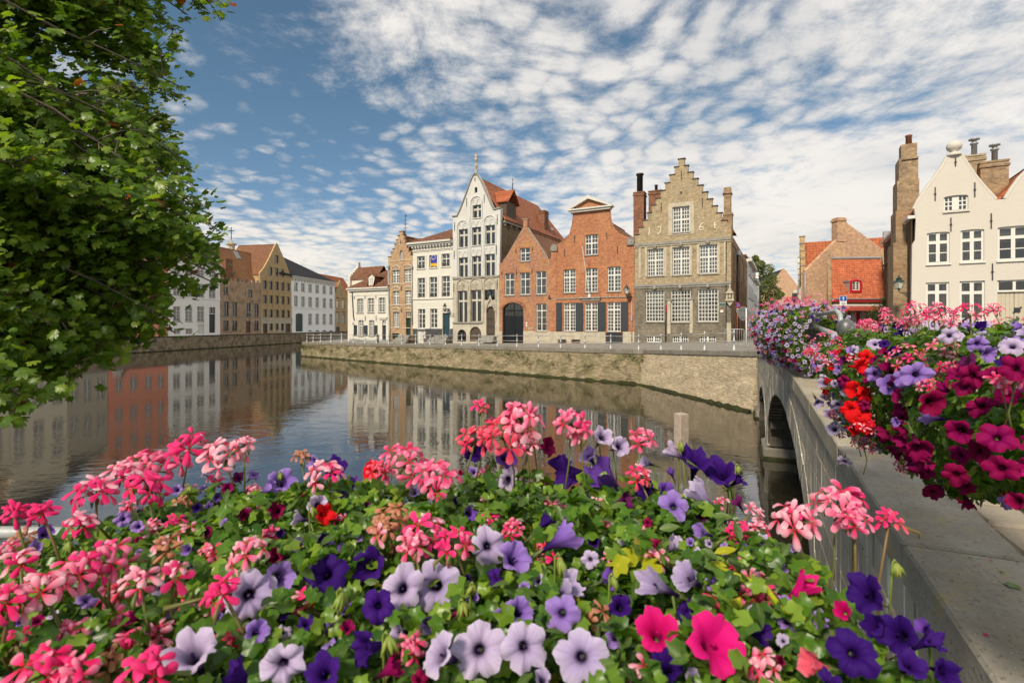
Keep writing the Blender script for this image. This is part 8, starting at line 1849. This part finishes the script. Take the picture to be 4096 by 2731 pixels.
def mass_box(name, label, A, Bp, rad_fn, n_pet, n_head, n_leaf, col_fn, psize, leaf_sz, near, joined=False, seed=1, trough=None, hfn=None, fl=.02):
    """a long box between A and Bp; rad_fn(t) -> (out, up, down) radii of the mass round the axis"""
    rng = random.Random(seed); ax = (Bp - A); L = ax.length; d = ax.normalized(); side = Vector((-d.y, d.x, 0)).normalized(); up = Vector((0, 0, 1))
    B = Box(name, label, (A + Bp) / 2)
    def surf(t, a, k=1.0):
        o, u, w = rad_fn(t); t2 = max(0, min(1, t)); c = A + ax * t2; s, q = math.cos(a), math.sin(a); end = (t - t2) * L
        e = math.sqrt(max(0, 1 - (min(abs(end), .3) / .32) ** 2)); n = side * s * (1 / max(.05, o)) + up * q * (1 / max(.05, u if q > 0 else w)) + d * (end * 6)
        lump = 1 + .10 * math.sin(13 * t + 3 * a) + .07 * math.sin(29 * t - 5 * a)
        return c + d * end + (side * s * o + up * q * (u if q > 0 else w)) * k * e * lump, n.normalized()
    tries = 0; placed = []; m = .22 / L
    def ok(p, r): return all((p - q).length > (r + s) * .50 for q, s in placed)
    want = n_pet + n_head; np_, nh = 0, 0
    while (np_ < n_pet or nh < n_head) and tries < 60000:
        tries += 1; t = rng.uniform(-m, 1 + m)
        if rng.random() < .38: t = -(.30 / L) * math.sqrt(max(0, 1 - rng.random()))
        a = rng.uniform(-.45 * math.pi, 1.02 * math.pi) if rng.random() < .85 else rng.uniform(0, math.pi)
        p, n = surf(t, a, 1.0)
        view = (CAMV - p).normalized()
        if n.dot(view) < -.25: continue
        h = math.sin(a); c = col_fn(t, math.cos(a), h, rng)
        if c is None: continue
        if c in PC:
            if np_ >= n_pet: continue
            s = psize * rng.uniform(.8, 1.15) * (1.15 if c in 'BU' else 1)
            if not ok(p, s): continue
            kind = rng.choice(('open', 'open', 'open', 'half', 'half', 'side')); f = n * .8 + view * (1.0 if kind == 'open' else .3) + Vector((rng.gauss(0, .25), rng.gauss(0, .25), rng.gauss(.05, .25)))
            if kind == 'side': f = n + Vector((rng.gauss(0, .6), rng.gauss(0, .6), rng.gauss(-.1, .6)))
            B.pet(p + n * .025, s, c, f, kind); placed.append((p, s)); np_ += 1
        else:
            if nh >= n_head: continue
            s = psize * rng.uniform(1.05, 1.6)
            if not ok(p, s): continue
            q = p + n * rng.uniform(.03, .06) + up * (rng.uniform(.02, .10) if h > .6 else 0); B.head(q, s, c, p - n * .06, (n + up * .7).normalized(), None, fl, joined); placed.append((p, s)); nh += 1
    for i in range(n_leaf):
        t = rng.uniform(-m, 1 + m); a = rng.uniform(0, 2 * math.pi); p, n = surf(t, a, 1.04 - abs(rng.gauss(0, .15)))
        g = rng.random() < .6; B.leaf(p, n + Vector((rng.gauss(0, .5), rng.gauss(0, .5), rng.gauss(.5, .5))), Vector((rng.gauss(0, 1), rng.gauss(0, 1), rng.gauss(-.5, .6))), leaf_sz * rng.uniform(.6, 1.1), 'g' if g else 't')
    if trough:
        tb = MB().rbox(-L * .36, L * .36, -trough[0], trough[0], -trough[1], trough[1], .03); o = tb.build('trough', DARKST, B.root); o.rotation_euler.z = math.atan2(d.y, d.x)
    if hfn: hfn(B, rng)
    B.finish(near); return B
def right_col(t, s, h, rng):
    r = rng.random()
    if h > .55:
        if t > .55: return 'mix' if r < .35 else 'pale' if r < .5 else 'L' if r < .75 else 'D' if r < .88 else 'hot'
        return 'L' if r < .20 else 'V' if r < .36 else 'mix' if r < .60 else 'D' if r < .72 else 'pale' if r < .86 else 'U' if r < .93 else None
    if t > .80: return 'L' if r < .52 else 'pale' if r < .68 else 'coral' if r < .78 else 'V' if r < .9 else 'hot'
    if t > .60: return 'R' if r < .40 and h > -.35 else 'L' if r < .55 else 'mix' if r < .72 else 'V' if r < .8 else None
    if t > .46: return 'V' if r < .35 and h > .1 else 'B' if r < .6 else 'U' if r < .75 else 'mix' if r < .85 else None
    return 'B' if r < .66 else 'U' if r < .76 else 'V' if r < .82 else 'M' if r < .86 else 'mix' if r < .93 else None
def tall_right(B, rng):   # geraniums standing clear above the box
    for dx, dy, sz, c, Y in ((2105, 705, 56, 'hot', 2.1), (2230, 712, 72, 'hot', 1.5), (2085, 735, 44, 'mix', 2.2), (2110, 728, 46, 'mix', 2.1), (1905, 780, 80, 'mix', 2.9), (2040, 730, 44, 'mix', 2.5), (1900, 825, 70, 'mix', 2.7), (1960, 830, 60, 'hot', 2.5), (2080, 812, 84, 'mix', 1.9), (2160, 795, 74, 'pale', 1.8), (2340, 860, 80, 'mix', 1.15), (1865, 805, 30, 'coral', 3.4), (1980, 970, 60, 'mix', 2.3), (1985, 1015, 50, 'mix', 2.4), (2300, 870, 70, 'mix', 1.2)):
        p = at(dx * K, dy * K, Y); B.head(p, sz * K / F * Y, c, p + Vector((.01, .02, -.16)), Vector((rng.gauss(0, .15), -.2, 1)).normalized(), None, .021)
def right_pets(B, rng):   # blooms that stand out singly: a red column, violets, big burgundy faces
    for dx, dy, sz, c, Y in ((1978, 842, 44, 'R', 2.35), (1990, 820, 34, 'R', 2.4), (1962, 895, 46, 'R', 2.35), (1985, 905, 40, 'R', 2.3), (1955, 940, 44, 'R', 2.35), (1975, 960, 50, 'R', 2.3), (1960, 985, 40, 'R', 2.35), (1985, 975, 44, 'R', 2.28), (2105, 860, 62, 'V', 1.75), (2045, 885, 52, 'V', 2.0), (2075, 868, 44, 'V', 1.85), (2010, 860, 44, 'V', 2.2), (2160, 900, 0, 'B', 1.5), (2232, 864, 72, 'B', 1.35), (2140, 925, 84, 'B', 1.5), (2255, 935, 76, 'B', 1.3), (2205, 990, 84, 'B', 1.35), (2330, 845, 84, 'B', 1.1), (2110, 1030, 84, 'B', 1.5), (2290, 1005, 96, 'B', 1.15), (2300, 1075, 90, 'B', 1.12), (2195, 1090, 76, 'B', 1.35), (2325, 795, 56, 'L', 1.15), (2270, 812, 50, 'V', 1.3), (2180, 770, 40, 'L', 1.7), (2245, 790, 44, 'V', 1.45), (2335, 1150, 70, 'B', 1.1), (1945, 900, 34, 'L', 2.9), (1925, 930, 34, 'L', 3.0), (1895, 880, 36, 'L', 3.2), (1880, 925, 30, 'L', 3.2), (1915, 985, 34, 'L', 3.0), (1940, 1060, 34, 'L', 2.9), (1905, 950, 30, 'L', 3.1), (2055, 810, 36, 'D', 2.2), (2010, 790, 36, 'L', 2.5)):
        if sz: p = at(dx * K, dy * K, Y); B.pet(p, sz * K / F * Y * (.76 if c == 'B' else 1), c, (CAMV - p).normalized() + Vector((rng.gauss(0, .35), 0, rng.gauss(.05, .35))), rng.choice(('open', 'open', 'half')))
    tall_right(B, rng)
Rb = mass_box('flower_box', 'right-hand flower box on the bridge with burgundy petunias, red blooms and pink geraniums', Vector((1.52, 1.05, 4.03)), Vector((2.44, 3.40, 4.02)), lambda t: (.33 + .05 * math.sin(math.pi * t), .24, .44 - .20 * (1 - t) ** 2), 235, 38, 12000, right_col, .054, .046, 300, False, 31, (.13, .12), right_pets)
def mid_col(t, s, h, rng):
    r = rng.random()
    if h > .6: return 'mix' if r < .34 else 'pale' if r < .58 else 'hot' if r < .70 else 'L' if r < .9 else 'D'
    if t > .72: return 'mix' if r < .25 else 'hot' if r < .4 else 'L' if r < .75 else 'D' if r < .82 else 'pale'
    return 'L' if r < .50 else 'V' if r < .60 else 'B' if r < .72 else 'mix' if r < .80 else 'pale' if r < .88 else None
mass_box('flower_box', 'middle flower box on the bridge, a round mound of lavender petunias and pink geraniums', Vector((4.86, 8.15, 4.16)), Vector((5.42, 10.3, 4.20)), lambda t: (.50, .44, .60), 430, 150, 9000, mid_col, .075, .065, 120, True, 41, None)
p = at(4050, 1312, 13.0)
mass_box('flower_box', 'small far flower box at the right edge before the garage door', p + Vector((-.2, .3, -.05)), p + Vector((.75, -.3, -.05)), lambda t: (.22, .17, .22), 60, 40, 1200, mid_col, .07, .06, 40, True, 43, (.1, .1))
fp = empty('flower_stand', (p.x + .25, p.y, 2.93)); tag(fp, 'grey post carrying the small flower box at the right edge', 'post'); MB().lathe([(.12, 0), (.1, .05), (.05, .1), (.045, 1.1), (.08, 1.15)], 10).build('shaft', STEEL, fp, True)

# fallen petals and leaves on the near coping
def litter():
    rng = random.Random(9); i = 0
    for dx, dy, c, s in ((1985 * 1.0 + 345, 1376, 'leaf', .06), (2060 + 190, 1330, 'pet', .012), (2275, 1320, 'pet', .014), (2230, 1315, 'leaf', .02), (2300, 1345, 'leaf', .022), (2265, 1480, 'pet', .02), (2215, 1200, 'pet', .012)):
        px, py = dx * K, dy * K; Y = 1.29 * F / (py - HOR)
        p = at(px, py, Y); x = (Vector((p.x, p.y)) - BA).dot(BD); p.z = hump(max(0, x)) + .008
        V, Fc, rad = ivy_leaf(rng); b = MB().add([(v[0], v[1], v[2] * .3) for v in V], Fc); b.a['rad'] = rad; b.a['ang'] = [0] * len(V)
        o = b.build('fallen_leaf' if c == 'leaf' else 'fallen_petal', LEAF_G if c == 'leaf' else GC['hot'], None, True); o.location = p; o.scale = (s, s, s); o.rotation_euler.z = rng.uniform(0, 6)
        tag(o, 'fallen green leaf lying on the bridge coping' if c == 'leaf' else 'fallen pink petal lying on the bridge coping', 'leaf' if c == 'leaf' else 'petal', 'fallen bits on the coping')
litter()
